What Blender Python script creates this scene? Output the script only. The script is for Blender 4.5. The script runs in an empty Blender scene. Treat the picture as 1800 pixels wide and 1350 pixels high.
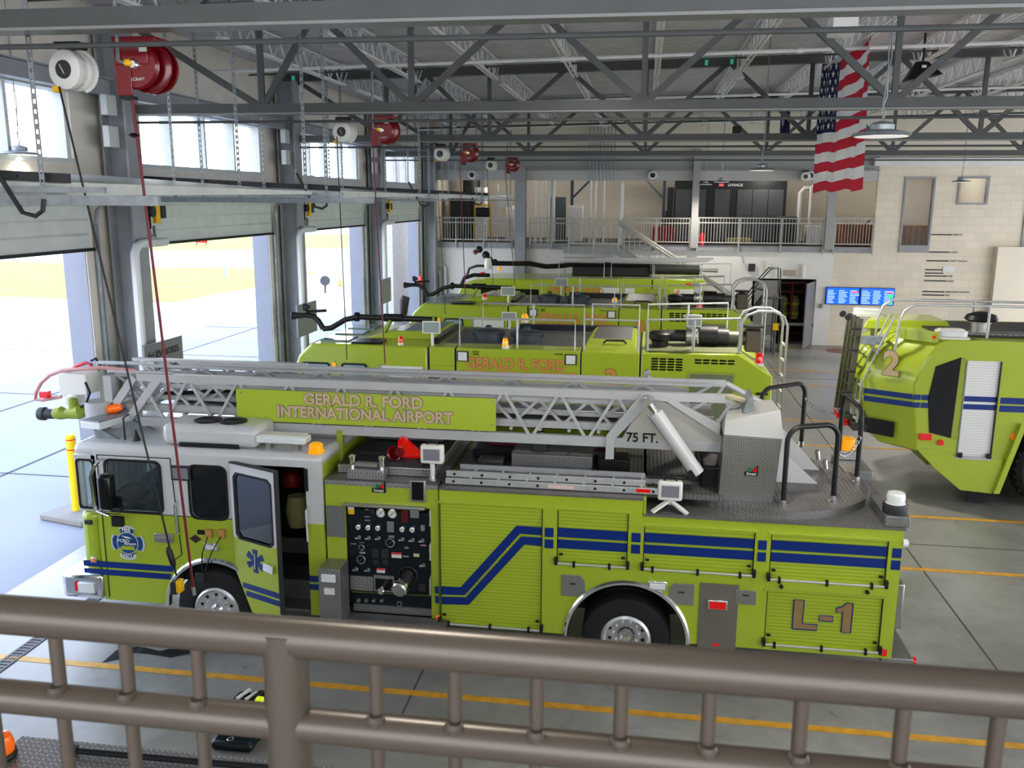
import bpy, math, random
from mathutils import Vector as V, Matrix
random.seed(7)
C = bpy.context.scene.collection
PI = math.pi
# ------------------------------------------------------------------ camera
YAW, PIT, ROL, FPX, EYE = -.1465, .2052, .0059, 1558., 5.64
fw = V((math.sin(YAW)*math.cos(PIT), math.cos(YAW)*math.cos(PIT), -math.sin(PIT)))
rt = V((math.cos(YAW), -math.sin(YAW), 0)); up = rt.cross(fw)
c_, s_ = math.cos(ROL), math.sin(ROL)
rt, up = rt*c_+up*s_, -rt*s_+up*c_
cam = bpy.data.cameras.new('camera'); cam.sensor_width = 36; cam.lens = FPX/1800*36; cam.clip_end = 900; cam.clip_start = .05
co = bpy.data.objects.new('camera', cam); C.objects.link(co)
co.matrix_world = Matrix(((rt.x, up.x, -fw.x, 0), (rt.y, up.y, -fw.y, 0), (rt.z, up.z, -fw.z, EYE), (0, 0, 0, 1)))
bpy.context.scene.camera = co
cam.dof.use_dof = True; cam.dof.focus_distance = 12; cam.dof.aperture_fstop = 9
def at(px, py, val, ax='y'):          # survey helper: where the sight line through a photo pixel meets a world plane
    d = fw+rt*((px-900)/FPX)+up*((675-py)/FPX)
    i = 'xyz'.index(ax); o = V((0, 0, EYE)); return o+d*((val-o[i])/d[i])
# ------------------------------------------------------------------ materials
def M(name, col, rough=.5, metal=0., var=0., vs=3., bump=0., bs=30., emit=0., coat=0., alpha=1., trans=0.):
    m = bpy.data.materials.new(name); m.use_nodes = True; nt = m.node_tree; N = nt.nodes; L = nt.links
    b = N['Principled BSDF']; b.inputs['Base Color'].default_value = (*col, 1); b.inputs['Roughness'].default_value = rough
    b.inputs['Metallic'].default_value = metal; b.inputs['Coat Weight'].default_value = coat; b.inputs['Coat Roughness'].default_value = .05
    if alpha < 1: b.inputs['Alpha'].default_value = alpha
    if trans: b.inputs['Transmission Weight'].default_value = trans
    if emit: b.inputs['Emission Color'].default_value = (*col, 1); b.inputs['Emission Strength'].default_value = emit
    tc = N.new('ShaderNodeTexCoord')
    n = N.new('ShaderNodeTexNoise'); n.inputs['Scale'].default_value = vs; n.inputs['Detail'].default_value = 5; L.new(tc.outputs['Object'], n.inputs['Vector'])
    mr = N.new('ShaderNodeMapRange'); L.new(n.outputs['Fac'], mr.inputs['Value']); mr.inputs['From Min'].default_value = .3; mr.inputs['From Max'].default_value = .7
    mr.inputs['To Min'].default_value = 1-max(var, .02); mr.inputs['To Max'].default_value = 1+max(var, .02)
    mx = N.new('ShaderNodeMix'); mx.data_type = 'RGBA'; mx.blend_type = 'MULTIPLY'; mx.inputs[0].default_value = 1
    mx.inputs[6].default_value = (*col, 1); L.new(mr.outputs[0], mx.inputs[7]); L.new(mx.outputs[2], b.inputs['Base Color'])
    if bump:
        n2 = N.new('ShaderNodeTexNoise'); n2.inputs['Scale'].default_value = bs; L.new(tc.outputs['Object'], n2.inputs['Vector'])
        bp = N.new('ShaderNodeBump'); bp.inputs['Strength'].default_value = bump; bp.inputs['Distance'].default_value = .02
        L.new(n2.outputs['Fac'], bp.inputs['Height']); L.new(bp.outputs[0], b.inputs['Normal'])
    m['mx'] = 0; return m
def nodes(m): return m.node_tree.nodes, m.node_tree.links, m.node_tree.nodes['Principled BSDF']
def base_of(m):
    for n in m.node_tree.nodes:
        if n.type == 'MIX': return n
def mathn(N, L, op, a, b=None, c=None):
    n = N.new('ShaderNodeMath'); n.operation = op
    for i, x in enumerate((a, b, c)):
        if x is None: continue
        if isinstance(x, (int, float)): n.inputs[i].default_value = x
        else: L.new(x, n.inputs[i])
    return n.outputs[0]
def pattern(m, fac, lo, hi, bump=0., dist=.004):       # multiply base colour by a pattern and bump with it
    N, L, b = nodes(m); mx = base_of(m)
    mr = N.new('ShaderNodeMapRange'); L.new(fac, mr.inputs['Value']); mr.inputs['To Min'].default_value = lo; mr.inputs['To Max'].default_value = hi
    m2 = N.new('ShaderNodeMix'); m2.data_type = 'RGBA'; m2.blend_type = 'MULTIPLY'; m2.inputs[0].default_value = 1
    L.new(mx.outputs[2], m2.inputs[6]); L.new(mr.outputs[0], m2.inputs[7]); L.new(m2.outputs[2], b.inputs['Base Color'])
    if bump:
        bp = N.new('ShaderNodeBump'); bp.inputs['Strength'].default_value = bump; bp.inputs['Distance'].default_value = dist
        L.new(fac, bp.inputs['Height']); L.new(bp.outputs[0], b.inputs['Normal'])
def tread(m, s=.028, lo=.78, hi=1.55):
    N, L, b = nodes(m); g = N.new('ShaderNodeNewGeometry'); sp = N.new('ShaderNodeSeparateXYZ'); L.new(g.outputs['Position'], sp.inputs[0])
    x, y, z = sp.outputs; u = mathn(N, L, 'DIVIDE', mathn(N, L, 'ADD', x, y), s); v = mathn(N, L, 'DIVIDE', mathn(N, L, 'ADD', y, z), s)
    par = mathn(N, L, 'MODULO', mathn(N, L, 'ABSOLUTE', mathn(N, L, 'ADD', mathn(N, L, 'FLOOR', u), mathn(N, L, 'FLOOR', v))), 2)
    fu = mathn(N, L, 'SUBTRACT', mathn(N, L, 'FRACT', u), .5); fv = mathn(N, L, 'SUBTRACT', mathn(N, L, 'FRACT', v), .5)
    sg = mathn(N, L, 'MULTIPLY_ADD', mathn(N, L, 'GREATER_THAN', par, .5), 2, -1)
    p = mathn(N, L, 'MULTIPLY_ADD', fv, sg, fu); q = mathn(N, L, 'MULTIPLY_ADD', mathn(N, L, 'MULTIPLY', fv, -1), sg, fu)
    e = mathn(N, L, 'ADD', mathn(N, L, 'POWER', mathn(N, L, 'DIVIDE', p, .62), 2), mathn(N, L, 'POWER', mathn(N, L, 'DIVIDE', q, .17), 2))
    pattern(m, mathn(N, L, 'LESS_THAN', e, 1), lo, hi, .5, .003); return m
def slats(m, pitch=.042, lo=.72, hi=1.04, axis='Z', w=.2, bump=.6):
    N, L, b = nodes(m); g = N.new('ShaderNodeNewGeometry'); sp = N.new('ShaderNodeSeparateXYZ'); L.new(g.outputs['Position'], sp.inputs[0])
    f = mathn(N, L, 'FRACT', mathn(N, L, 'DIVIDE', sp.outputs['XYZ'.index(axis)], pitch))
    s = N.new('ShaderNodeMapRange'); s.interpolation_type = 'SMOOTHSTEP'; L.new(f, s.inputs['Value']); s.inputs['From Max'].default_value = w
    pattern(m, s.outputs[0], lo, hi, bump, .006); return m
LC = (.375, .465, .04)
lime = M('lime_paint', LC, .28, coat=.5, var=.03, vs=1)
limeslat = slats(M('lime_roller_shutter', LC, .38, var=.03, vs=1))
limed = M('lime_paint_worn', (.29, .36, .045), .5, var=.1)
white = M('white_paint', (.56, .57, .57), .3, coat=.4, var=.03)
grey_alu = M('brushed_aluminium', (.46, .47, .48), .45, .4, var=.08, vs=8)
ladderm = M('ladder_silver_paint', (.47, .48, .49), .42, .15, var=.06)
chrome = M('chrome', (.85, .86, .88), .12, 1)
rimm = M('polished_rim', (.6, .6, .6), .32, .6)
steel = M('stainless_steel', (.42, .42, .41), .35, .8, var=.06)
shutter_w = slats(M('white_roller_shutter', (.75, .76, .75), .4), .05, .7, 1)
plate_m = tread(M('diamond_plate', (.36, .36, .36), .35, .75, var=.08))
plate_d = tread(M('dark_diamond_plate', (.19, .185, .18), .45, .4, var=.15), .032, .8, 1.6)
plate_g = tread(M('bright_diamond_plate', (.5, .5, .5), .3, .7, var=.06), .036, .72, 1.4)
ribbed = slats(M('ribbed_deck_plate', (.17, .165, .16), .5, .4, var=.15), .05, .72, 1.1, 'X', .3)
blue = M('blue_stripe_vinyl', (.003, .03, .2), .35, coat=.3)
navy = M('navy_panel', (.006, .012, .02), .35, var=.2)
gold = M('gold_lettering', (.32, .2, .09), .5)
tanl = M('tan_lettering', (.55, .42, .27), .5, var=.1, vs=20)
orangel = M('copper_lettering', (.62, .27, .09), .5)
blk = M('black_plastic', (.012, .012, .013), .45, var=.1)
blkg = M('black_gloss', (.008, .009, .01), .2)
dkg = M('dark_grey_metal', (.05, .052, .055), .5, .3, var=.1)
charc = M('charcoal_lid', (.045, .058, .075), .42, var=.1)
rub = M('tyre_rubber', (.016, .016, .017), .75, var=.2, bump=.2)
glassd = M('dark_tinted_glass', (.012, .018, .022), .06, coat=.6)
glassl = M('cab_glass', (.45, .62, .6), .03, alpha=.25, coat=.4)
glassc = M('cab_side_glass', (.05, .07, .08), .03, alpha=.5, coat=.5)
glassg = M('clear_window_glass', (.8, .9, .9), .02, alpha=.05)
red = M('red_enamel', (.19, .003, .01), .25, coat=.5)
redl = M('red_lens', (.6, .006, .006), .15, coat=.6, emit=.15)
amber = M('amber_lens', (.85, .36, .01), .15, coat=.5, emit=.25)
orng = M('orange_lens', (.85, .16, .01), .2, coat=.5, emit=.15)
clearl = M('clear_lens', (.72, .75, .75), .12, coat=.6)
ivory = M('lamp_white', (.72, .72, .68), .4)
trussm = M('grey_steel_paint', (.10, .106, .106), .45, var=.08)
trussl = M('light_steel_paint', (.74, .74, .73), .45, var=.06)
columnm = M('grey_column_paint', (.32, .33, .35), .45, var=.08)
galv = M('galvanised_steel', (.3, .33, .35), .4, .5, var=.15, vs=10)
railm = M('railing_taupe_metallic', (.105, .084, .064), .33, .2, var=.04)
mrail = M('mezzanine_rail_paint', (.42, .42, .40), .45, .1)
cream = M('cream_wall_paint', (.74, .68, .57), .6, var=.04, vs=.8)
creamw = M('white_wall_paint', (.74, .73, .71), .6, var=.04, vs=.8)
wallg = M('wall_grey_cladding', (.66, .62, .55), .6, var=.05)
lav = M('jamb_outdoor_tint', (.27, .285, .34), .7, var=.04)  # lavender of reflected outdoor light put into the jamb colour
doorp = M('door_panel_grey', (.56, .59, .57), .45, var=.06)
yel = M('yellow_paint', (.8, .48, .01), .45, var=.05)
ylw = M('yellow_bollard_sleeve', (.9, .6, .01), .4)
lineY = M('floor_line_yellow', (.62, .34, .05), .5, var=.2, vs=6)
jointm = M('floor_joint_dark', (.09, .09, .085), .8)
woodm = slats(M('varnished_timber_slats', (.26, .11, .04), .5, var=.2), .22, .4, 1.1, 'X', .25)
flagr = M('flag_red_cloth', (.62, .01, .045), .7, bump=.1); flagw = M('flag_white_cloth', (.85, .82, .79), .7, bump=.1); flagb = M('flag_navy_cloth', (.012, .016, .07), .7, bump=.1)
screenb = M('screen_blue', (.01, .09, .75), .3, emit=.9); screenw = M('screen_text', (.5, .7, .95), .3, emit=.8); screeng = M('screen_green', (.05, .6, .2), .3, emit=.8); screenr = M('screen_red', (.9, .1, .1), .3, emit=.8)
scr = M('grey_screen', (.2, .2, .23), .35, emit=.05)
olive = M('khaki_cloth', (.3, .27, .12), .8, var=.2, bump=.3)
# block wall
block = M('painted_block', (.76, .69, .575), .6, var=.04, vs=1.)
def brickify(m, w, h, lo, xs='X'):
    N, L, b = nodes(m); g = N.new('ShaderNodeNewGeometry'); sp = N.new('ShaderNodeSeparateXYZ'); L.new(g.outputs['Position'], sp.inputs[0])
    cb = N.new('ShaderNodeCombineXYZ'); L.new(mathn(N, L, 'ADD', sp.outputs[0], sp.outputs[1]), cb.inputs[0]); L.new(sp.outputs[2], cb.inputs[1])
    br = N.new('ShaderNodeTexBrick'); L.new(cb.outputs[0], br.inputs['Vector']); br.inputs['Scale'].default_value = 1; br.inputs['Brick Width'].default_value = w
    br.inputs['Row Height'].default_value = h; br.inputs['Mortar Size'].default_value = .012; br.inputs['Color1'].default_value = (1, 1, 1, 1); br.inputs['Color2'].default_value = (.94, .94, .94, 1); br.inputs['Mortar'].default_value = (lo, lo, lo, 1)
    pattern(m, br.outputs['Color'], 0, 1, .3, .01)
brickify(block, .6, .3, .88)
brick = M('pale_brick', (.55, .54, .56), .7, var=.05); brickify(brick, .3, .1, .75)
# floor
flo = M('polished_concrete', (.29, .29, .275), .34, var=.22, vs=.45, bump=.04, bs=6)
N, L, b = nodes(flo); mx = base_of(flo)
n3 = N.new('ShaderNodeTexNoise'); n3.inputs['Scale'].default_value = 2.2; n3.inputs['Detail'].default_value = 9; n3.inputs['Distortion'].default_value = 1.5
tcf = N.new('ShaderNodeTexCoord'); L.new(tcf.outputs['Object'], n3.inputs['Vector'])
pattern(flo, n3.outputs['Fac'], .72, 1.3)
rr = N.new('ShaderNodeMapRange'); L.new(n3.outputs['Fac'], rr.inputs['Value']); rr.inputs['To Min'].default_value = .18; rr.inputs['To Max'].default_value = .5; L.new(rr.outputs[0], b.inputs['Roughness'])
apron = M('apron_concrete', (.26, .26, .29), .75, var=.07, vs=.3)
grassm = M('grass_turf', (.15, .18, .035), .9, var=.25, vs=.3)
deckm = M('roof_deck_steel', (.54, .52, .535), .5, .0, var=.07)
slats(deckm, .165, .5, 1.08, 'Y', .35, .3)  # shade between the ribs painted into the deck colour as dark grooves
# ------------------------------------------------------------------ mesh builder
W = {}
class MB:
    def __init__(s): s.v = []; s.f = []; s.m = []; s.k = 0
    def add(s, vs, fs):
        o = len(s.v); s.v += [V(p) for p in vs]; s.f += [[i+o for i in f] for f in fs]; s.m += [s.k]*len(fs); return s
    def box(s, x0, x1, y0, y1, z0, z1):
        return s.add([(x, y, z) for z in (z0, z1) for y in (y0, y1) for x in (x0, x1)], [(0, 2, 3, 1), (4, 5, 7, 6), (0, 1, 5, 4), (2, 6, 7, 3), (0, 4, 6, 2), (1, 3, 7, 5)])
    def hexa(s, b4, t4): return s.add(list(b4)+list(t4), [(3, 2, 1, 0), (4, 5, 6, 7), (0, 1, 5, 4), (1, 2, 6, 5), (2, 3, 7, 6), (3, 0, 4, 7)])
    def bar(s, p, q, w, h, upv=(0, 0, 1)):
        p, q = V(p), V(q); d = (q-p).normalized(); u = V(upv)
        if abs(d.dot(u)) > .95: u = V((1, 0, 0)) if abs(d.x) < .9 else V((0, 1, 0))
        a = d.cross(u).normalized()*w/2; c = a.cross(d).normalized()*h/2
        return s.hexa([p-a-c, p+a-c, p+a+c, p-a+c], [q-a-c, q+a-c, q+a+c, q-a+c])
    def tube(s, pts, r, n=8, cap=True, rs=None):
        pts = [V(p) for p in pts]; vs = []; pa = None
        for i, p in enumerate(pts):
            d = (pts[min(i+1, len(pts)-1)]-pts[max(i-1, 0)]).normalized()
            if pa is None: pa = d.orthogonal().normalized()
            pa = (pa-d*pa.dot(d)).normalized(); pb = d.cross(pa); rr = rs[i] if rs else r
            vs += [p+pa*math.cos(t*2*PI/n)*rr+pb*math.sin(t*2*PI/n)*rr for t in range(n)]
        fs = [(i*n+t, i*n+(t+1) % n, (i+1)*n+(t+1) % n, (i+1)*n+t) for i in range(len(pts)-1) for t in range(n)]
        if cap: fs += [tuple(reversed(range(n))), tuple(range((len(pts)-1)*n, len(pts)*n))]
        return s.add(vs, fs)
    def cyl(s, p, q, r, r2=None, n=12): return s.tube([p, q], r, n, rs=[r, r if r2 is None else r2])
    def lathe(s, c, ax, prof, n=20, cap=True):                     # prof: (radius, height along ax)
        c = V(c); ax = V(ax).normalized(); a = ax.orthogonal().normalized(); b = ax.cross(a); vs = []
        for r, h in prof: vs += [c+ax*h+(a*math.cos(t*2*PI/n)+b*math.sin(t*2*PI/n))*max(r, .0005) for t in range(n)]
        fs = [(i*n+t, i*n+(t+1) % n, (i+1)*n+(t+1) % n, (i+1)*n+t) for i in range(len(prof)-1) for t in range(n)]
        if cap: fs += [tuple(reversed(range(n))), tuple(range((len(prof)-1)*n, len(prof)*n))]
        return s.add(vs, fs)
    def prism(s, poly, ax, a, b):
        mp = {'y': lambda u, w, t: (u, t, w), 'x': lambda u, w, t: (t, u, w), 'z': lambda u, w, t: (u, w, t)}[ax]; n = len(poly)
        vs = [mp(u, w, t) for t in (a, b) for u, w in poly]
        return s.add(vs, [tuple(range(n)), tuple(reversed(range(n, 2*n)))]+[(i, i+n, (i+1) % n+n, (i+1) % n) for i in range(n)])
    def torus(s, c, ax, R, r, a0=0, a1=2*PI, n=24, m=8, ref=None):
        ax = V(ax).normalized(); a = V(ref).normalized() if ref else ax.orthogonal().normalized(); b = ax.cross(a)
        pts = [V(c)+(a*math.cos(a0+(a1-a0)*i/n)+b*math.sin(a0+(a1-a0)*i/n))*R for i in range(n+1)]
        return s.tube(pts, r, m)
    def build(s, name, mat, parent=None, bevel=0, smooth=True, loc=None):
        me = bpy.data.meshes.new(name); ms = mat if isinstance(mat, (list, tuple)) else [mat]
        if parent is not None: o0 = W[parent.name]; off = V((0, 0, 0))
        else:
            xs, ys, zs = zip(*[tuple(v) for v in s.v]); o0 = V(loc) if loc else V(((min(xs)+max(xs))/2, (min(ys)+max(ys))/2, min(zs))); off = o0
        me.from_pydata([tuple(v-o0) for v in s.v], [], s.f)
        for m in ms: me.materials.append(m)
        for p, k in zip(me.polygons, s.m): p.material_index = k
        return finish(me, name, parent, off, o0, bevel, smooth)
def finish(me, name, parent, off, o0, bevel=0, smooth=True):
    me.validate(); me.update()
    import bmesh
    bm = bmesh.new(); bm.from_mesh(me); bmesh.ops.recalc_face_normals(bm, faces=bm.faces); bm.to_mesh(me); bm.free()
    if smooth:
        for p in me.polygons: p.use_smooth = True
        me.set_sharp_from_angle(angle=.62)
    o = bpy.data.objects.new(name, me); C.objects.link(o); o.location = off
    if parent is not None: o.parent = parent
    W[o.name] = V(o0)
    if bevel:
        bv = o.modifiers.new('bevel', 'BEVEL'); bv.width = bevel; bv.segments = 2; bv.limit_method = 'ANGLE'; bv.angle_limit = .6
    return o
def thing(name, label, cat, loc=(0, 0, 0), group=None):
    o = bpy.data.objects.new(name, None); C.objects.link(o); o.location = loc; o['label'] = label; o['category'] = cat; o.empty_display_size = .2
    if group: o['group'] = group
    W[o.name] = V(loc); return o
def tag(o, label, cat, group=None):
    o['label'] = label; o['category'] = cat
    if group: o['group'] = group
    return o
def struct(o): o['kind'] = 'structure'; return o
def dup(root, d, label=None, group=None, name=None):
    r = root.copy(); C.objects.link(r); r.location = root.location+V(d); W[r.name] = W[root.name]+V(d)
    if label: r['label'] = label
    if group: r['group'] = group
    for ch in list(root.children):
        c = ch.copy(); C.objects.link(c); c.parent = r; W[c.name] = W[r.name]
        for g in ch.children:
            k = g.copy(); C.objects.link(k); k.parent = c; W[k.name] = W[r.name]
    return r
def lab(o, l): o['label'] = l; return o
B1 = lambda *a: MB().box(*a)
def rrect(x0, x1, z0, z1, r=.05, n=4):
    out = []
    for cx, cz, a in ((x1-r, z1-r, 0), (x0+r, z1-r, 1), (x0+r, z0+r, 2), (x1-r, z0+r, 3)):
        out += [(cx+r*math.cos((a+i/n)*PI/2), cz+r*math.sin((a+i/n)*PI/2)) for i in range(n+1)]
    return out
def circ(cx, cz, r, n=24, a0=0, a1=2*PI): return [(cx+r*math.cos(a0+(a1-a0)*i/n), cz+r*math.sin(a0+(a1-a0)*i/n)) for i in range(n+(a1-a0 < 6.2))]
FR = Matrix(((1, 0, 0), (0, 0, -1), (0, 1, 0)))       # drawing plane -> faces -Y
def curve_mesh(cu, R, loc, parent, name, mat):
    ob = bpy.data.objects.new('tmp', cu); me = bpy.data.meshes.new_from_object(ob); bpy.data.objects.remove(ob)
    o0 = W[parent.name] if parent is not None else V(loc)
    for v in me.vertices: v.co = R@v.co+V(loc)-o0
    me.materials.clear(); me.materials.append(mat); me.name = name
    return finish(me, name, parent, V((0, 0, 0)) if parent is not None else o0, o0, 0, False)
from mathutils.geometry import delaunay_2d_cdt
def plate(name, loops, y, t, mat, parent, R=FR, loc0=None):      # sheet facing -Y with real cut-outs; loops in (x,z)
    pts = []; ed = []
    for lp in loops:
        o = len(pts); n = len(lp); pts += [V(p) for p in lp]; ed += [(o+i, o+(i+1) % n) for i in range(n)]
    vs, es, fs, ov, oe, of = delaunay_2d_cdt(pts, ed, [], 0, 1e-5)
    def inside(c):
        k = 0
        for a, b in ed:
            p, q = pts[a], pts[b]
            if (p.y > c.y) != (q.y > c.y) and c.x < (q.x-p.x)*(c.y-p.y)/(q.y-p.y)+p.x: k ^= 1
        return k
    fs = [f for f in fs if inside(sum((vs[i] for i in f), V((0, 0)))/len(f))]; n = len(vs)
    L0 = V(loc0 or (0, y+t/2, 0)); o0 = W[parent.name] if parent is not None else V((0, 0, 0))
    me = bpy.data.meshes.new(name); cnt = {}
    for f in fs:
        for a, b in zip(f, list(f[1:])+[f[0]]): cnt[(a, b)] = cnt.get((a, b), 0)+1
    rim = [(a, b) for (a, b) in cnt if (b, a) not in cnt]
    allv = [tuple(R@V((v.x, v.y, w_))+L0-o0) for w_ in (t/2, -t/2) for v in vs]
    me.from_pydata(allv, [], [tuple(f) for f in fs]+[tuple(i+n for i in reversed(f)) for f in fs]+[(b, a, a+n, b+n) for a, b in rim])
    me.materials.append(mat)
    return finish(me, name, parent, V((0, 0, 0)), o0, 0, False)
def text(s, size, loc, mat, parent, R=FR, name='lettering', bold=.02, wid=None, align='CENTER', back=None, backoff=.03, ext=.003, slant=0):
    def mk(off, m, nm, dy, ex):
        cu = bpy.data.curves.new('t', 'FONT'); cu.body = s; cu.size = size; cu.align_x = align; cu.align_y = 'CENTER'; cu.offset = off*size; cu.extrude = ex; cu.shear = slant
        RR = R
        if wid:
            ob = bpy.data.objects.new('tmp', cu); me = bpy.data.meshes.new_from_object(ob); xs = [v.co.x for v in me.vertices]; bpy.data.objects.remove(ob); bpy.data.meshes.remove(me)
            RR = R@Matrix.Diagonal((mk.k if hasattr(mk, 'k') else wid/(max(xs)-min(xs)), 1, 1)); mk.k = RR.col[0].length
        return curve_mesh(cu, RR, V(loc)+R@V((0, 0, dy)), parent, nm, m)
    o = mk(bold, mat, name, .002, ext)
    if back: mk(bold+backoff, back, name+'_outline', -.001, ext*.6)
    return o
LAMP = 480
# ------------------------------------------------------------------ building shell
WX = -9.0; P = 7.2; FY = 36.5
COLY = [14.15+P*k for k in range(-1, 4)]               # column lines on the door wall
struct(B1(WX, 24, -5, 46, -.25, 0).build('floor', flo))
struct(B1(-300, WX, -60, 300, -.3, -.02).build('ground_apron', apron))
def ground_poly(name, pts, mat, z=.0):
    o = MB().prism([(p[0], p[1]) for p in pts], 'z', z-.05, z).build(name, mat); o['kind'] = 'stuff'; o['label'] = 'sunlit grass strip beyond the apron'; o['category'] = 'grass'; return o
G = lambda *pp: [at(x, y, 0, 'z') for x, y in pp]
ground_poly('grass', G((-100, 462), (-20, 458), (130, 464), (260, 470), (440, 471), (560, 478), (445, 505), (350, 522), (310, 531), (260, 529), (130, 525), (0, 520), (-100, 517)), grassm)
ground_poly('grass', G((-300, 446), (900, 433), (900, 409), (-300, 421)), grassm)['label'] = 'distant band of grass behind the taxiway'
ground_poly('grass', G((-300, 396), (900, 390), (900, 372), (-300, 378)), grassm)['label'] = 'farthest band of grass near the horizon'
# yellow bay lines and slab joints
YA, BW = 9.115, 4.70
ti = 0
def trim(bld, mat):
    global ti; ti += 1; return struct(bld.build('trim_%d' % ti, mat))
for k in range(4):
    for y in (YA+P*k, YA+P*k+BW): trim(B1(WX+.3, 21, y-.055, y+.055, .001, .004), lineY)
for x in (-2.5, 4.48, 11.2): trim(B1(x-.012, x+.012, -4, 36.3, .001, .003), jointm)
for y in (14.9, 29.3): trim(B1(WX, 21, y-.012, y+.012, .001, .003), jointm)
MBj = MB()
for x in (-13, -17, -25): MBj.box(x-.03, x+.03, -20, 60, -.015, -.01)
for y in (2, 9, 16, 23, 30, 37): MBj.box(-60, -9.3, y-.02, y+.02, -.015, -.01)
trim(MBj, jointm)
# trench drain
dr = MB()
for i in range(150): dr.box(-7.69, -7.56, 6+i*.07, 6+i*.07+.035, .003, .01)
dr.box(-7.72, -7.69, 2, 18, .002, .01); dr.box(-7.56, -7.53, 2, 18, .002, .01)
trim(dr, dkg)
st = MB().prism([(at(x, y, 0, 'z').x, at(x, y, 0, 'z').y) for x, y in ((180, 1165), (205, 1143), (240, 1136), (262, 1140), (280, 1145), (310, 1138), (345, 1142), (365, 1148), (330, 1150), (300, 1156), (262, 1150), (235, 1148), (215, 1158))], 'z', .002, .004)
o = st.build('water_puddle', M('wet_floor', (.04, .045, .045), .08)); tag(o, 'dark wet streak on the floor near the trench drain', 'puddle'); o['kind'] = 'stuff'
# manhole in far floor
o = MB().cyl((7.6, 35.2, .001), (7.6, 35.2, .012), .55, n=24).build('floor_cover', M('rusty_cover', (.3, .17, .12), .7, var=.2)); tag(o, 'round rusty floor cover by the back wall', 'manhole cover')
# left wall with door and window openings
OY = [(c+.62, c+P-.75) for c in COLY]                  # door openings
WYs = [(c+.95, c+P-.85) for c in COLY]
DZ = 5.75
wl = MB(); wl.box(WX-.35, WX, -5, COLY[0]+.62, 0, 9.2)
for k, (a, b) in enumerate(OY):
    nx = OY[k+1][0] if k < 4 else FY
    if k == 4: break
    wl.box(WX-.35, WX, b, nx if k < 3 else FY+.3, 0, 6.16)
    wl.box(WX-.35, WX, a, b, DZ, 6.16)
    w0, w1 = WYs[k]; pw = WYs[k-1][1] if k else a
    wl.box(WX-.35, WX, pw, w0, 6.16, 7.32)
wl.box(WX-.35, WX, WYs[3][1], FY+.3, 6.16, 7.32)
wl.box(WX-.35, WX, OY[0][0], FY+.3, 7.32, 8.9)
struct(wl.build('wall_left', wallg))
fr = MB()
for k in range(4):                                    # jamb facings, painted lavender for the outdoor light they reflect
    b = OY[k][1]; a = OY[k+1][0]
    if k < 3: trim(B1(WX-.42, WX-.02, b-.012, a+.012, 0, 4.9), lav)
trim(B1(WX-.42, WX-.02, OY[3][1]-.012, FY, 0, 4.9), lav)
trim(B1(-11.7, -10.9, 38.6, 44, 0, 12), brick); trim(B1(-11.3, -10.7, 37.2, 38.6, 0, 12), brick)
for k in range(4):                                    # ribbon windows
    w0, w1 = WYs[k]; z0, z1 = 6.16, 7.32; fm = MB(); n = 4; x0, x1 = WX-.28, WX-.06
    for z in (z0, z1-.07): fm.box(x0, x1+.08, w0, w1, z, z+.07)
    for i in range(n+1):
        y = w0+(w1-w0-.07)*i/n; fm.box(x0, x1, y, y+.07, z0+.07, z1-.07)
    wdw = fm.build('window_%d' % (k+1), doorp); struct(wdw)
    W[wdw.name] = W[wdw.name]
    struct(B1(WX-.2, WX-.19, w0+.05, w1-.05, z0+.05, z1-.05).build('window_pane', glassg, wdw))
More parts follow.
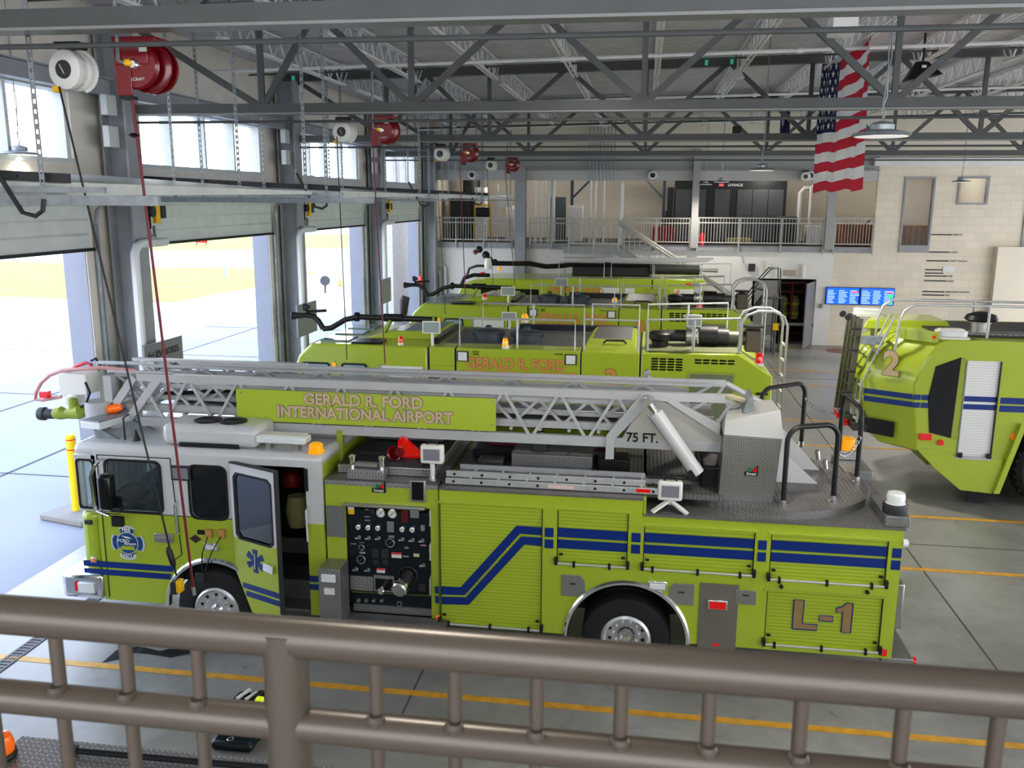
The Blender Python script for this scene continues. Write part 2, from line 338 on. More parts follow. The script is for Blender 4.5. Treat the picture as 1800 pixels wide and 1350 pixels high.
# roll-up doors, raised
for k in range(4):
    y0, y1 = OY[k]; d = MB(); zz = 4.82; x = WX+.03
    prof = [(0, 4.82), (0, 5.03), (.02, 5.045), (0, 5.06), (0, 5.27), (.02, 5.285), (.01, 5.3), (.05, 5.5), (.09, 5.515), (.09, 5.53), (.22, 5.72), (.45, 5.9), (.42, 5.93), (.16, 5.76), (.0, 5.53), (-.05, 5.3), (-.05, 4.82)]
    d.prism([(y0-.1, 0)], 'y', 0, 0) if 0 else d.prism([(x+a-.02, b) for a, b in prof], 'y', y0-.1, y1+.1)
    top = d.build('door_%d' % (k+1), doorp, bevel=.008); struct(top)
    r = MB(); r.hexa([(WX+.35, y0-.1, 5.68), (WX+.35, y1+.1, 5.93), (WX+3.85, y1+.1, 5.70), (WX+3.85, y0-.1, 5.65)], [(WX+.35, y0-.1, 5.94), (WX+.35, y1+.1, 5.98), (WX+3.85, y1+.1, 5.75), (WX+3.85, y0-.1, 5.77)])
    struct(r.build('stored_panels', doorp, top))
    e = MB(); e.bar((WX+.25, y0-.13, 5.965), (WX+3.9, y0-.13, 5.8), .05, .085)
    for i in range(14): e.cyl((WX+.4+i*.25, y0-.17, 5.958-i*.0113), (WX+.4+i*.25, y0-.14, 5.958-i*.0113), .014, n=6)
    struct(e.build('door_edge_seal', dkg, top))
    t = MB()
    for y in (y0-.22, y1+.22):
        t.bar((WX+.1, y, 5.61), (WX+4.0+(.8 if k == 0 else 0), y, 5.61), .05, .085 if k == 0 else .035); t.bar((WX+.1, y, 5.72), (WX+4.3, y, 5.70), .04, .05) if k == 0 else None
        t.bar((WX+.06, y, 0), (WX+.06, y, 5.2), .06, .06)
        t.tube([(WX+.06, y, 5.2), (WX+.1, y, 5.42), (WX+.25, y, 5.56), (WX+.45, y, 5.6)], .03, 6)
    struct(t.build('door_track', galv, top))
    b2 = MB(); b2.bar((WX+.06, y0-.14, 4.80), (WX+.06, y1+.14, 4.80), .03, .05); struct(b2.build('bottom_seal', blk, top))
    hk = MB()
    hk.tube([(WX+3.2, y0-.25, 6.05), (WX+3.35, y0-.25, 5.75), (WX+3.5, y0-.25, 5.5), (WX+3.62, y0-.25, 5.47), (WX+3.7, y0-.25, 5.52), (WX+3.72, y0-.25, 5.62)], .022, 6)
    struct(hk.build('stop_spring', dkg, top))
# perforated hangers for the tracks
first = None
for k in range(4):
    for j, y in enumerate((OY[k][0]-.22, OY[k][1]+.22)):
        for i, dx in enumerate((1.5, 2.6, 3.7)):
            if first is None:
                h = MB()
                for q in range(40):
                    z = 5.62+q*.085; h.box(-.025, .025, -.003, .003, z, z+.05); h.box(-.025, -.012, -.003, .003, z+.05, z+.085); h.box(.012, .025, -.003, .003, z+.05, z+.085)
                first = h.build('track_hanger', galv, loc=(0, 0, 5.62)); src = first; o = first
            else: o = src.copy(); C.objects.link(o)
            o.location = (WX+dx, y, 5.62)
            tag(o, 'perforated steel hanger strap holding up a bay door track', 'hanger', 'perforated hangers above the bay doors')
# door wall columns
names = ['column nearest the camera on the door wall', 'grey steel column second from the camera on the door wall', 'grey steel column third from the camera on the door wall', 'grey steel column fourth on the door wall by the last bay', 'grey steel column in the far left corner of the hall']
for k, cy in enumerate([c for c in COLY]):
    if k == 4: cy = 35.85
    m = MB(); m.box(WX+.08, WX+.12, cy-.2, cy+.2, 0, 8.4); m.box(WX+.5, WX+.54, cy-.2, cy+.2, 0, 8.4); m.box(WX+.1, WX+.52, cy-.015, cy+.015, 0, 8.4); m.box(WX+.02, WX+.6, cy-.28, cy+.28, 0, .03)
    o = m.build('steel_column', columnm); tag(o, names[k], 'column', 'columns of the door wall')
    if k < 4:
        m = MB()
        for j, (dy, r) in enumerate(((.3, .02), (.36, .02), (.42, .03), (.5, .02))): m.cyl((WX+.12, cy+dy, .1), (WX+.12, cy+dy, 6.3 if j % 2 else 8.3), r, n=6)
        o = m.build('electrical_conduit', galv); tag(o, ['conduit bundle beside the nearest wall column', 'conduit bundle beside the second wall column', 'conduit bundle beside the third wall column', 'conduit bundle beside the fourth wall column'][k], 'conduit', 'conduits up the door wall')
        m = MB(); px_ = cy-.38
        m.tube([(WX+.62, px_, 0), (WX+.62, px_, 4.72), (WX+.64, px_+.05, 4.84), (WX+.66, px_+.14, 4.88), (WX+.66, cy+.55, 4.88)], .075, 10)
        o = m.build('rainwater_pipe', M('pipe_white', (.6, .62, .62), .4)); tag(o, ['white pipe with elbow wrapping the %s wall column' % q for q in ('nearest', 'second', 'third', 'fourth')][k], 'pipe', 'pipes on the wall columns')
        # operator boxes on column
        for j, z in enumerate((6.62, 7.1)):
            o = B1(WX+.3, WX+.42, cy-.5, cy-.22, z-.19 if j == 0 else z-.17, z+.15).build('control_box', ivory if 0 else M('box_grey%d%d' % (k, j), (.55, .58, .56), .4), bevel=.01)
            tag(o, ['lower', 'upper'][j]+' pale grey control box on the '+['nearest', 'second', 'third', 'fourth'][k]+' wall column', 'box', 'control boxes on the columns')
        t = thing('door_operator', 'black and yellow door operator at the head of the '+['nearest', 'second', 'third', 'fourth'][k]+' wall column', 'motor', (WX+.3, cy+.1, 5.2), 'door operators')
        B1(WX+.3, WX+.5, cy+.22, cy+.42, 5.1, 5.55).build('gearbox', blk, t, .02)
        MB().cyl((WX+.5, cy+.3, 5.4), (WX+.62, cy+.3, 5.4), .09).build('pulley', dkg, t)
        B1(WX+.52, WX+.6, cy+.42, cy+.56, 5.2, 5.58).build('bracket', yel, t, .01)
        B1(WX+.45, WX+.6, cy+.6, cy+.75, 5.28, 5.5).build('limit_box', dkg, t, .01)
        MB().tube([(WX+.5, cy+.3, 5.1), (WX+.52, cy+.36, 4.98), (WX+.5, cy+.5, 4.95), (WX+.52, cy+.45, 5.15)], .03, 6).build('cable_loop', galv, t)
# wall beam between columns
for k in range(4):
    c0 = COLY[k]+.2; c1 = COLY[k+1]-.2 if k < 3 else 35.6
    m = MB(); m.bar((WX+.3, c0, 7.5), (WX+.3, c1, 7.5), .2, .02); m.bar((WX+.3, c0, 7.38), (WX+.3, c1, 7.38), .02, .22); m.bar((WX+.3, c0, 7.26), (WX+.3, c1, 7.26), .2, .02)
    o = m.build('girt_beam', columnm); tag(o, 'grey wall beam over the %s window strip' % ['nearest', 'second', 'third', 'fourth'][k], 'beam', 'beams over the wall windows')
# big display screens bolted to the columns
for k, (a, b, c) in enumerate((((253, 608), (320, 590), (.62)), ((523, 540), (556, 525), .6), ((668, 493), (687, 487), .62))):
    cy = COLY[k+0]; X = -8.18
    y0 = [13.95, 20.85, 28.0][k]; 
    p0 = at(*a, X, 'x'); p1 = at(*b, X, 'x'); z1 = (p0.z+p1.z)/2
    t = thing('display_screen', ['flat grey screen showing the date by the nearest bay column', 'flat grey screen on arms behind the first airport engine', 'flat grey screen on arms at the third bay column'][k], 'screen', (X, p0.y, z1-.7), 'screens on the bay columns')
    B1(X-.05, X, p0.y, p1.y, z1-.78, z1).build('panel', scr, t, .01)
    m = MB(); cc = [14.15, 21.35, 28.55][k]
    for z in (z1-.15, z1-.6): m.bar((WX+.54, cc, z), (X-.05, p0.y+.3, z), .03, .04)
    m.build('mounting_arm', galv, t)
    if k == 0:
        RX = Matrix(((0, 0, 1), (1, 0, 0), (0, 1, 0)))
        text('Fri 05/30/2025', .17, (X+.004, (p0.y+p1.y)/2-.02, z1-.2), dkg, t, R=RX, bold=.0)
        text('11:17 am', .17, (X+.004, (p0.y+p1.y)/2+.05, z1-.42), dkg, t, R=RX, bold=.0)
# ------------------------------------------------------------------ far wall and mezzanine
MZ = 3.72; X0, X1 = WX, 8.75
bw = MB(); bw.box(WX, 20.5, FY, FY+.3, 0, MZ)
# door opening cut: built from pieces
bw = MB(); dx0, dx1, dz = 5.05, 6.1, 2.62
bw.box(WX, 4.3, FY, FY+.3, 0, MZ); bw.box(4.3, 6.75, FY, FY+.3, dz, MZ); bw.box(6.75, 7.35, FY, FY+.3, 0, MZ)
struct(B1(7.35, 13.4, FY, FY+.3, 0, MZ).build('wall_back_block', block))
bwl = bw.build('wall_back', creamw); struct(bwl)
b3 = MB()
b3.box(X1, 9.75, FY, FY+.3, MZ, 7.0); b3.box(9.75, 10.8, FY, FY+.3, 6.5, 7.15); b3.box(9.75, 10.8, FY, FY+.3, MZ, 3.98)
b3.box(10.8, 11.68, FY, FY+.3, MZ, 7.15); b3.box(11.68, 12.72, FY, FY+.3, MZ, 5.58); b3.box(11.68, 12.72, FY, FY+.3, 6.56, 7.15); b3.box(12.72, 21, FY, FY+.3, MZ, 7.15)
b3.box(X1, 21, FY-.006, FY, 0, 7.15) if 0 else None
struct(b3.build('wall_back_upper', block))
b4 = MB(); b4.box(13.4, 21, FY, FY+.3, 0, MZ); struct(b4.build('wall_back_right', block))
b5 = MB(); b5.box(13.2, 21, FY-.35, FY, 0, 4.0); struct(b5.build('wall_pilaster', cream))
b6 = MB(); b6.box(14.1, 14.35, FY-.06, FY, 4.0, 6.6); struct(b6.build('door_jamb_upper', columnm)); struct(B1(14.35, 16, FY-.03, FY, 4., 6.6).build('door_upper', dkg))
struct(B1(WX, 21, FY, FY+.3, 7.15, 9.6).build('wall_back_top', cream))
struct(B1(8.5, 21, FY-.3, FY, 6.98, 7.25).build('trim_beam_right', trussl))
# window frames on right block wall
def wframe(n, x0, x1, z0, z1):
    m = MB(); w = .07
    m.box(x0-w, x0, FY-.05, FY+.2, z0-w, z1+w); m.box(x1, x1+w, FY-.05, FY+.2, z0-w, z1+w); m.box(x0, x1, FY-.05, FY+.2, z1, z1+w); m.box(x0, x1, FY-.05, FY+.2, z0-w, z0)
    o = m.build(n, columnm); struct(o); struct(B1(x0, x1, FY+.1, FY+.11, z0, z1).build('window_pane', glassg, o)); return o
wframe('window_5', 9.78, 10.76, 4.0, 6.5); wframe('window_6', 11.72, 12.68, 5.62, 6.52)
struct(B1(9.72, 10.82, FY-.06, FY, 3.72, 3.96).build('trim_sill', trussm if 0 else columnm))
# mezzanine slab, fascia, header
struct(B1(WX, 21, FY+.3, 43, 3.72, 3.86).build('floor_mezzanine', dkg))
struct(B1(WX+.3, X1, FY-.12, FY, 3.68, 3.90).build('trim_fascia', columnm))
hbm = M('header_beam_paint', (.36, .37, .37), .45)
hd = MB(); hd.box(WX, X1, FY-.02, FY+.3, 6.84, 7.36); hd.box(WX, X1, FY-.25, FY+.3, 7.36, 7.4); hd.box(WX, X1, FY-.25, FY+.3, 6.81, 6.84)
struct(hd.build('trim_header_beam', hbm))
struct(B1(WX, X1, FY+.02, FY+.28, 6.41, 6.8).build('trim_header_panel', M('header_panel_paint', (.5, .5, .49), .5)))
struct(B1(WX, 21, 43, 43.2, 3.86, 9).build('wall_mezzanine_back', cream)); struct(B1(WX-.3, WX, FY, 43, 0, 9).build('wall_mezzanine_left', cream))
struct(B1(13, 13.2, FY+.3, 43, 3.86, 9).build('wall_mezzanine_right', cream)); struct(B1(WX, 13.2, FY+.3, 43.2, 7.2, 7.4).build('ceiling_mezzanine', deckm))
mcol = M('mezzanine_column_paint', (.36, .36, .36), .45)
for k, x in enumerate((-5.05, 1.9, 7.05)):
    m = MB(); m.box(x-.22, x+.22, FY-.34, FY-.30, 0, 6.9 if k < 2 else 6.9); m.box(x-.22, x+.22, FY-.06, FY-.02, 0, 6.9); m.box(x-.02, x+.02, FY-.3, FY-.06, 0, 6.9)
    if k == 2: m = MB().box(x-.16, x+.16, FY-.3, FY-.05, 3.8, 7.0)
    if k == 1: m = MB().box(x-.13, x+.13, FY-.3, FY-.05, 3.8, 7.6)
    o = m.build('steel_column', mcol if k else columnm); tag(o, ['wide grey column in front of the left mezzanine opening', 'slim pale column at the middle of the mezzanine', 'pale column at the right of the mezzanine behind the flag'][k], 'column', 'columns along the mezzanine')
o = MB().box(-1.02, -.9, FY-.2, FY-.08, 3.86, 6.3).build('steel_column', trussl); tag(o, 'thin pale post left of the stair head', 'post')
# mezzanine railings: post, rail, picket each a part
def railing(name, lb, x0, x1, y, z0, z1, npost, npick, mat, grp, post_w=.05, sub=.12, pw=.02):
    t = thing(name, lb, 'railing', ((x0+x1)/2, y, z0), grp)
    for z in (z1, z1-sub*1.6, z0+.12): MB().bar((x0, y, z), (x1, y, z), .045, .045).build('rail', mat, t)
    for i in range(npost):
        x = x0+(x1-x0)*i/(npost-1); MB().box(x-post_w/2, x+post_w/2, y-.025, y+.025, z0-.28, z1).build('post', mat, t)
    pk = None
    for i in range(npick):
        x = x0+(x1-x0)*(i+.5)/npick
        if pk is None: pk = MB().box(x-pw/2, x+pw/2, y-pw/2, y+pw/2, z0+.12, z1).build('picket', mat, t); xb = x
        else:
            c = pk.copy(); C.objects.link(c); c.parent = t; c.location = (x-xb, 0, 0)
    return t
RY = FY-.2
railing('mezzanine_railing', 'pale picket railing at the far left end of the mezzanine', -8.9, -5.4, RY, 3.9, 4.9, 4, 32, mrail, 'mezzanine railings')
railing('mezzanine_railing', 'short pale picket railing between wide column and stair landing', -4.65, -2.9, RY, 3.9, 4.9, 3, 16, mrail, 'mezzanine railings')
railing('mezzanine_railing', 'pale picket railing from stair head to the middle column', -.9, 1.75, RY, 3.9, 4.95, 3, 24, mrail, 'mezzanine railings')
railing('mezzanine_railing', 'long pale picket railing in front of the dark lockers', 2.05, 6.85, RY, 3.9, 4.98, 4, 42, mrail, 'mezzanine railings')
railing('mezzanine_railing', 'pale picket railing at the right end below the flag', 7.25, 8.7, RY, 3.9, 5.0, 2, 13, mrail, 'mezzanine railings')
# stair
t = thing('steel_staircase', 'grey steel staircase descending from the mezzanine behind the trucks', 'staircase', (1, 35, 0))
SY0, SY1 = 34.3, 35.5
B1(-3.1, -1.0, SY0, RY+.1, 3.62, 3.88).build('landing', columnm, t)
for y in (SY0, SY1): MB().bar((-1.0, y, 3.72), (4.2, y, .5), .05, .3).build('stringer', columnm, t)
for i in range(14): 
    f = (i+.5)/14; B1(-1.0+5.2*f-.14, -1.0+5.2*f+.14, SY0+.02, SY1-.02, 3.72-3.2*f, 3.76-3.2*f).build('tread', dkg, t)
for y in (SY0, SY1):
    for dz in (.95, .82): MB().tube([(-1.0, y, 3.9+dz), (4.2, y, .68+dz)], .03, 6).build('handrail', mrail, t)
    for i in range(26):
        f = i/26; x = -1+5.2*f; B1(x-.01, x+.01, y-.01, y+.01, 3.72-3.2*f, 4.78-3.2*f).build('picket', mrail, t)
railing('stair_landing_railing', 'picket railing on the projecting stair landing', -2.9, -1.0, SY0, 3.9, 4.9, 3, 20, mrail, 'mezzanine railings')
B1(4.2, 5.0, SY0, SY1, .3, .5).build('lower_landing', columnm, t)
for x in (4.25, 4.95):
    for y in (SY0+.05, SY1-.05): B1(x-.04, x+.04, y-.04, y+.04, 0, .3).build('leg', columnm, t)
# mezzanine contents
def crate(name, lb, cat, x0, x1, y0, y1, z0, z1, mat, grp=None, bev=.01):
    return tag(B1(x0, x1, y0, y1, z0, z1).build(name, mat, bevel=bev), lb, cat, grp)
MF = 3.86
t = thing('storage_locker', 'long row of dark grey storage lockers with black fascia on the mezzanine', 'locker', (3.6, 40, MF))
B1(1.2, 5.9, 40.0, 40.8, MF, 6.5).build('carcass', blk, t, .01)
for i, x in enumerate((1.25, 1.9, 2.9, 3.85, 4.5, 5.15)):
    d = B1(x, x+.63, 39.95, 40.0, MF+.1, 6.12).build('door', M('locker_door%d' % i, (.075, .08, .085), .45, .1), t, .008); B1(x+.58, x+.6, 39.93, 39.95, MF+.9, MF+1.1).build('handle', blk, d)
text('LEVRACK', .15, (3.75, 39.97, 6.3), ivory, t, bold=.02); B1(3.05, 3.25, 39.96, 39.99, 6.25, 6.37).build('badge', redl, t)
t = thing('storage_locker', 'single black locker with printer left of the dark locker row', 'locker', (.85, 40.2, MF))
B1(.9, 1.15, 40, 40.8, MF, 6.2).build('carcass', blk, t, .01); B1(.82, .9, 40, 40.6, MF, 5.2).build('side_unit', blkg, t, .03)
for i, (x, w, z) in enumerate(((3.0, .35, 6.55), (1.35, .4, 6.55), (2.0, .3, 6.55))): crate('cardboard_box', ['brown cardboard box on top of the lockers, rightmost', 'brown cardboard box on top of the lockers, leftmost', 'brown cardboard box on the lockers between two others'][i], 'box', x, x+w, 40.1, 40.5, z, z+.22, M('cardboard%d' % i, (.35, .22, .12), .8))
t = thing('lifting_frame', 'dark blue steel portal frame with knee braces on the mezzanine', 'frame', (-1.3, 40.4, MF)); fm_ = M('frame_blue', (.03, .045, .07), .4)
for x in (-3.3, .75): B1(x-.06, x+.06, 40.3, 40.45, MF, 6.5).build('post', fm_, t)
B1(-3.36, .81, 40.3, 40.45, 6.5, 6.66).build('beam', fm_, t); MB().bar((-3.3, 40.37, 5.7), (-2.5, 40.37, 6.5), .08, .08).build('brace', fm_, t); MB().bar((.75, 40.37, 5.7), (-.05, 40.37, 6.5), .08, .08).build('brace', fm_, t)
t = thing('storage_bin', 'varnished timber slat bin on the mezzanine behind the right railing', 'bin', (9, 38.5, MF)); B1(7.9, 11.2, 38.2, 39.2, MF, 4.72).build('slatted_side', woodm, t, .02); MB().tube([(8.8, 38.3, 4.72), (9.1, 38.3, 5.0), (9.6, 38.3, 5.05), (9.9, 38.3, 4.98)], .03, 6).build('hose', blk, t)
for i, (x, w, d, h, m, lb) in enumerate(((-8.6, .8, .6, 1.9, dkg, 'dark cabinet at the far left of the mezzanine'), (-7.5, .5, .5, 2.3, ivory, 'white upright panel among the mezzanine plant'), (-6.1, .6, .5, 1.5, creamw, 'small white cabinet beside the wide column'), (-4.2, .7, .5, 1.9, M('cab_green', (.1, .13, .13), .5), 'dark green electrical cabinet on the mezzanine'), (-3.35+.0, .62, .5, 1.55, creamw, 'tall cream cabinet near the stair head'))):
    t = thing('plant_cabinet', lb, 'cabinet', (x+w/2, 39.5, MF)); B1(x, x+w, 39.2, 39.2+d, MF, MF+h).build('carcass', m, t, .01); B1(x+.03, x+w-.03, 39.17, 39.2, MF+.08, MF+h-.08).build('door', m, t, .01)
t = thing('hand_truck', 'yellow and black wheeled equipment stand on the left mezzanine', 'equipment', (-7, 38.2, MF))
for x in (-7.3, -6.6): MB().tube([(x, 38.2, MF), (x, 38.2, 5.35), (x+(.1 if x < -7 else -.1), 38.2, 5.45)], .03).build('upright', yel, t)
B1(-7.25, -6.65, 38.1, 38.3, 4.9, 5.3).build('body', blk, t, .05); B1(-7.3, -6.6, 38.18, 38.22, 5.35, 5.42).build('crossbar', yel, t)
t = thing('equipment_rack', 'pale metal rack with an open grid on the left mezzanine', 'rack', (-6, 39, MF))
for x in (-6.35, -5.75): B1(x-.03, x+.03, 38.4, 38.46, MF, 6.3).build('upright', ivory, t)
for z in (4.3, 4.7, 5.3, 5.9): B1(-6.35, -5.75, 38.4, 38.5, z, z+.05).build('shelf', ivory, t)
o = B1(-6.3, -5.8, 38.5, 38.55, 5.3+.05, 5.88).build('metal_duct', creamw); tag(o, 'flat pale duct behind the open metal rack', 'duct')
o = MB().cyl((-7.9, 40.6, MF), (-7.9, 40.6, 6.6), .4, n=16).build('metal_tank', dkg); tag(o, 'large dark cylindrical tank high on the left mezzanine', 'tank')
for i, (x, r) in enumerate(((-4.6, .07), (-4.35, .05), (-4.05, .09), (-3.85, .08), (-2.3, .05), (-2.1, .05), (-1.75, .04), (6.5, .09), (6.9, .06))):
    o = MB().tube([(x, 37.6, MF), (x, 37.6, 7.1)] if i < 7 else [(x, 42-i*.25, MF), (x, 42-i*.25, 6.0+i*.2-1.4), (x+.15, 42-i*.25, 6.2+i*.2-1.4), (x+1.5, 42-i*.25, 6.2+i*.2-1.4)], r, 8).build('riser_pipe', ivory if i < 4 else trussl)
    tag(o, 'vertical %s riser pipe, number %s from the left on the mezzanine' % ('white' if i < 4 else 'grey', ['one', 'two', 'three', 'four', 'five', 'six', 'seven', 'eight', 'nine'][i]), 'pipe', 'riser pipes on the mezzanine')
for i in range(8):
    x = -2.28+i*.14; o = MB().cyl((x, FY-.02-.3, 6.35), (x, FY-.32, 8.9), .022, n=6).build('electrical_conduit', galv); tag(o, 'thin vertical conduit in the cluster above the stair landing', 'conduit', 'conduit cluster above the landing')
t = thing('fire_extinguisher', 'red fire extinguisher behind the railing near the middle column', 'extinguisher', (2.25, RY+.3, MF)); MB().lathe((2.25, RY+.3, MF), (0, 0, 1), [(.08, 0), (.085, .1), (.085, .45), (.03, .54)], 14).build('cylinder', redl, t); B1(2.2, 2.32, RY+.28, RY+.32, MF+.54, MF+.6).build('valve', blk, t)
for i, (x, z, h, lb) in enumerate(((3.4, .0, .25, 'yellowish crates on the mezzanine floor'), (.3, 0, .7, 'red machine standing on the mezzanine'), (5.4, 0, 1.15, 'grey workbench equipment behind the railing'), (6.6, 0, .8, 'white appliance behind the long railing'))):
    crate(['plastic_crate', 'floor_machine', 'work_bench', 'white_appliance'][i], lb, ['crate', 'machine', 'bench', 'appliance'][i], x, x+[1, .9, .8, .6][i], 38.6, 39.2, MF, MF+h, [olive, M('machine_red', (.25, .02, .02), .5), dkg, trussl][i], bev=.04)
# speakers / cameras / exhaust nozzles on header
for i, x in enumerate((-7.0, .2, 6.15)):
    t = thing('exhaust_nozzle', ['round grey exhaust nozzle on the left of the mezzanine header', 'round grey exhaust nozzle on the middle of the header', 'round grey exhaust nozzle beside the right cord reel'][i], 'nozzle', (x, FY-.5, 6.6), 'nozzles on the mezzanine header')
    MB().lathe((x, FY-.5, 6.6), (0, 1, 0), [(.15, 0), (.2, .1), (.2, .5)], 16).build('housing', trussl, t); MB().cyl((x, FY-.52, 6.6), (x, FY-.49, 6.6), .1).build('opening', blk, t)
# double screens, signs, door on far wall
for i, (x0, x1) in enumerate(((7.13, 8.39), (8.42, 9.7))):
    t = thing('wall_display', ['left blue schedule screen on the back wall', 'right blue schedule screen with green block on the back wall'][i], 'screen', (x0, FY-.1, 1.66), 'blue schedule screens')
    B1(x0, x1, FY-.1, FY-.02, 1.66, 2.34).build('bezel', blk, t); B1(x0+.02, x1-.02, FY-.108, FY-.1, 1.68, 2.32).build('picture', screenb, t)
    m = MB()
    for r_ in range(9):
        for c_2 in range(3): m.box(x0+.06+c_2*.42, x0+.06+c_2*.42+random.uniform(.2, .36), FY-.112, FY-.108, 1.72+r_*.06, 1.738+r_*.06)
    m.build('text_rows', screenw, t)
    if i: B1(x1-.24, x1-.06, FY-.114, FY-.108, 1.7, 1.8).build('green_block', screeng, t); B1(x1-.24, x1-.06, FY-.114, FY-.108, 1.95, 2.1).build('green_block', screeng, t)
    B1(x1-.3, x1-.06, FY-.114, FY-.108, 2.14, 2.19).build('red_row', screenr, t)
# scale marks with words
MKS = ((4.78, 'EMT'), (4.03, 'ALERT'), (3.66, 'DEPUTY CHIEF'), (3.28, 'AIDE'), (3.14, 'CAPT'), (3.02, 'LT'), (2.82, 'ARFF'), (2.36, 'FIREFIGHTER'), (2.2, 'EMT'), (2.0, 'ROOKIE'))
for i, (py, wd) in enumerate(((457, 'AIRPORT'), (549, 'ALERT'), (595, 'EVENT WATCH'), (642, ''), (660, ''), (675, 'FIRE'), (700, 'ALERT'), (757, 'EMERGENCY WATCH'), (775, 'FIRE'), (800, 'STATION'))):
    py = 260+py/3; xx = 1200+([1302, 1292, 1287, 1280, 1280, 1278, 1274, 1266, 1264, 1262][i])/3
    a = at(xx, py, FY-.03); t = thing('wall_marker', 'thin dark line marker with small text on the back wall, %s from the top' % ['first', 'second', 'third', 'fourth', 'fifth', 'sixth', 'seventh', 'eighth', 'ninth', 'lowest'][i], 'marker', a, 'line markers on the back wall')
    B1(a.x, a.x+(.8 if i not in (3, 4) else .66), FY-.03, FY-.005, a.z-.022, a.z+.022).build('bar', dkg, t)
    if wd: text(wd, .09, (a.x+.84, FY-.03, a.z), trussm, t, align='LEFT', bold=.01)
a = at(1658, 468, FY-.04); b = at(1678, 478, FY-.04); t = thing('wall_notice', 'small grey framed notice among the line markers', 'notice', (a.x, a.y, b.z)); B1(a.x, b.x, FY-.04, FY-.01, b.z, a.z).build('frame', creamw, t); B1(a.x+.04, b.x-.04, FY-.045, FY-.04, b.z+.03, a.z-.03).build('sheet', trussl, t)
# lower door with store room
struct(MB().box(4.3, 4.36, FY-.03, FY+.3, 0, dz).box(6.69, 6.75, FY-.03, FY+.3, 0, dz).box(4.3, 6.75, FY-.03, FY+.3, dz-.06, dz+.02).build('door_5', columnm))
struct(MB().hexa([(6.65, FY-.05, .02), (6.7, FY, .02), (6.2, FY-1.3, .02), (6.15, FY-1.3, .02)], [(6.65, FY-.05, 2.55), (6.7, FY, 2.55), (6.2, FY-1.3, 2.55), (6.15, FY-1.3, 2.55)]).build('door_6', M('door_leaf_grey', (.2, .2, .2), .45)))
struct(B1(4.4, 5.35, FY+.05, FY+.09, 0, 2.55).build('door_7', M('door_leaf_light', (.3, .3, .29), .45)))
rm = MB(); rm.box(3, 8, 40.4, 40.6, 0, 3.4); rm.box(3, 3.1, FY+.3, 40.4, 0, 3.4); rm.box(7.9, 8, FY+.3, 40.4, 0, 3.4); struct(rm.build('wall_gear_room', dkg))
t = thing('gear_rack', 'dark red turnout gear rack inside the open doorway', 'rack', (6, 38, 0)); rk = M('rack_red', (.22, .01, .012), .4)
for x in (5.4, 6.0, 6.6):
    for y in (37.4, 38.0): B1(x-.03, x+.03, y-.03, y+.03, 0, 2.4).build('upright', rk, t)
for z in (.3, 2.0, 2.35): B1(5.4, 6.6, 37.4, 38, z, z+.04).build('shelf', rk, t)
B1(5.38, 5.42, 37.4, 38, .3, 2.35).build('side_mesh', rk, t)
for i, x in enumerate((5.7, 6.15)):
    t = thing('turnout_coat', ['khaki turnout coat hanging in the red rack, left', 'khaki turnout coat hanging in the red rack, right'][i], 'coat', (x, 37.6, .9))
    MB().lathe((x, 37.6, .9), (0, 0, 1), [(.16, 0), (.19, .1), (.17, .5), (.19, .8), (.08, .95)], 12).build('cloth', olive, t)
    for z in (1.1, 1.5): MB().lathe((x, 37.6, z), (0, 0, 1), [(.2, 0), (.2, .06)], 12).build('reflective_band', M('hi_vis%d%d' % (i, int(z*10)), (.6, .7, .05), .5), t)
for i, (x, z, w, h, m, n, lb) in enumerate(((4.75, 2.9, .16, .42, ivory, 'wall_speaker', 'white box on the back wall left of the doorway'), (4.1, 2.9, .25, .3, dkg, 'wall_heater', 'grey box lamp on the back wall above the doorway'), (5.5, 2.75, .4, .22, M('plaque', (.4, .35, .28), .5), 'wall_plaque', 'small tan plaque above the doorway'), (6.95, 1.5, .1, .16, columnm, 'wall_switch', 'small switch box right of the doorway'))):
    crate(n, lb, 'box', x, x+w, FY-.12, FY-.01, z, z+h, m)
o = MB().tube([(6.2, FY-.12, 2.7), (6.2, FY-.12, 3.2)], .08, 10).build('wall_lamp', ivory); tag(o, 'white tubular lamp on the wall above the doorway', 'lamp')
o = B1(-8.5, -8.1, FY-.06, FY-.01, 1.9, 2.5).build('wall_sign', ivory); tag(o, 'small pale sign on the back wall at the far left', 'sign')
o = MB().tube([(-9+.25, 36.3, 2.95), (-8.3, 36.3, 2.95), (-8.2, 36.3, 2.85), (-8.2, 36.3, .1)], .06).tube([(-9+.25, 36.25, 2.7), (-8.5, 36.25, 2.7), (-8.42, 36.25, 2.6), (-8.42, 36.25, .1)], .06).build('wall_pipe', ivory); tag(o, 'pair of white pipes bending down in the far left corner', 'pipe')
o = MB().lathe((-8.85, 34.4, 2.5), (1, 0, 0), [(.17, 0), (.17, .12)], 14).build('alarm_bell', redl); tag(o, 'round red alarm bell on the door wall by the far corner', 'bell')
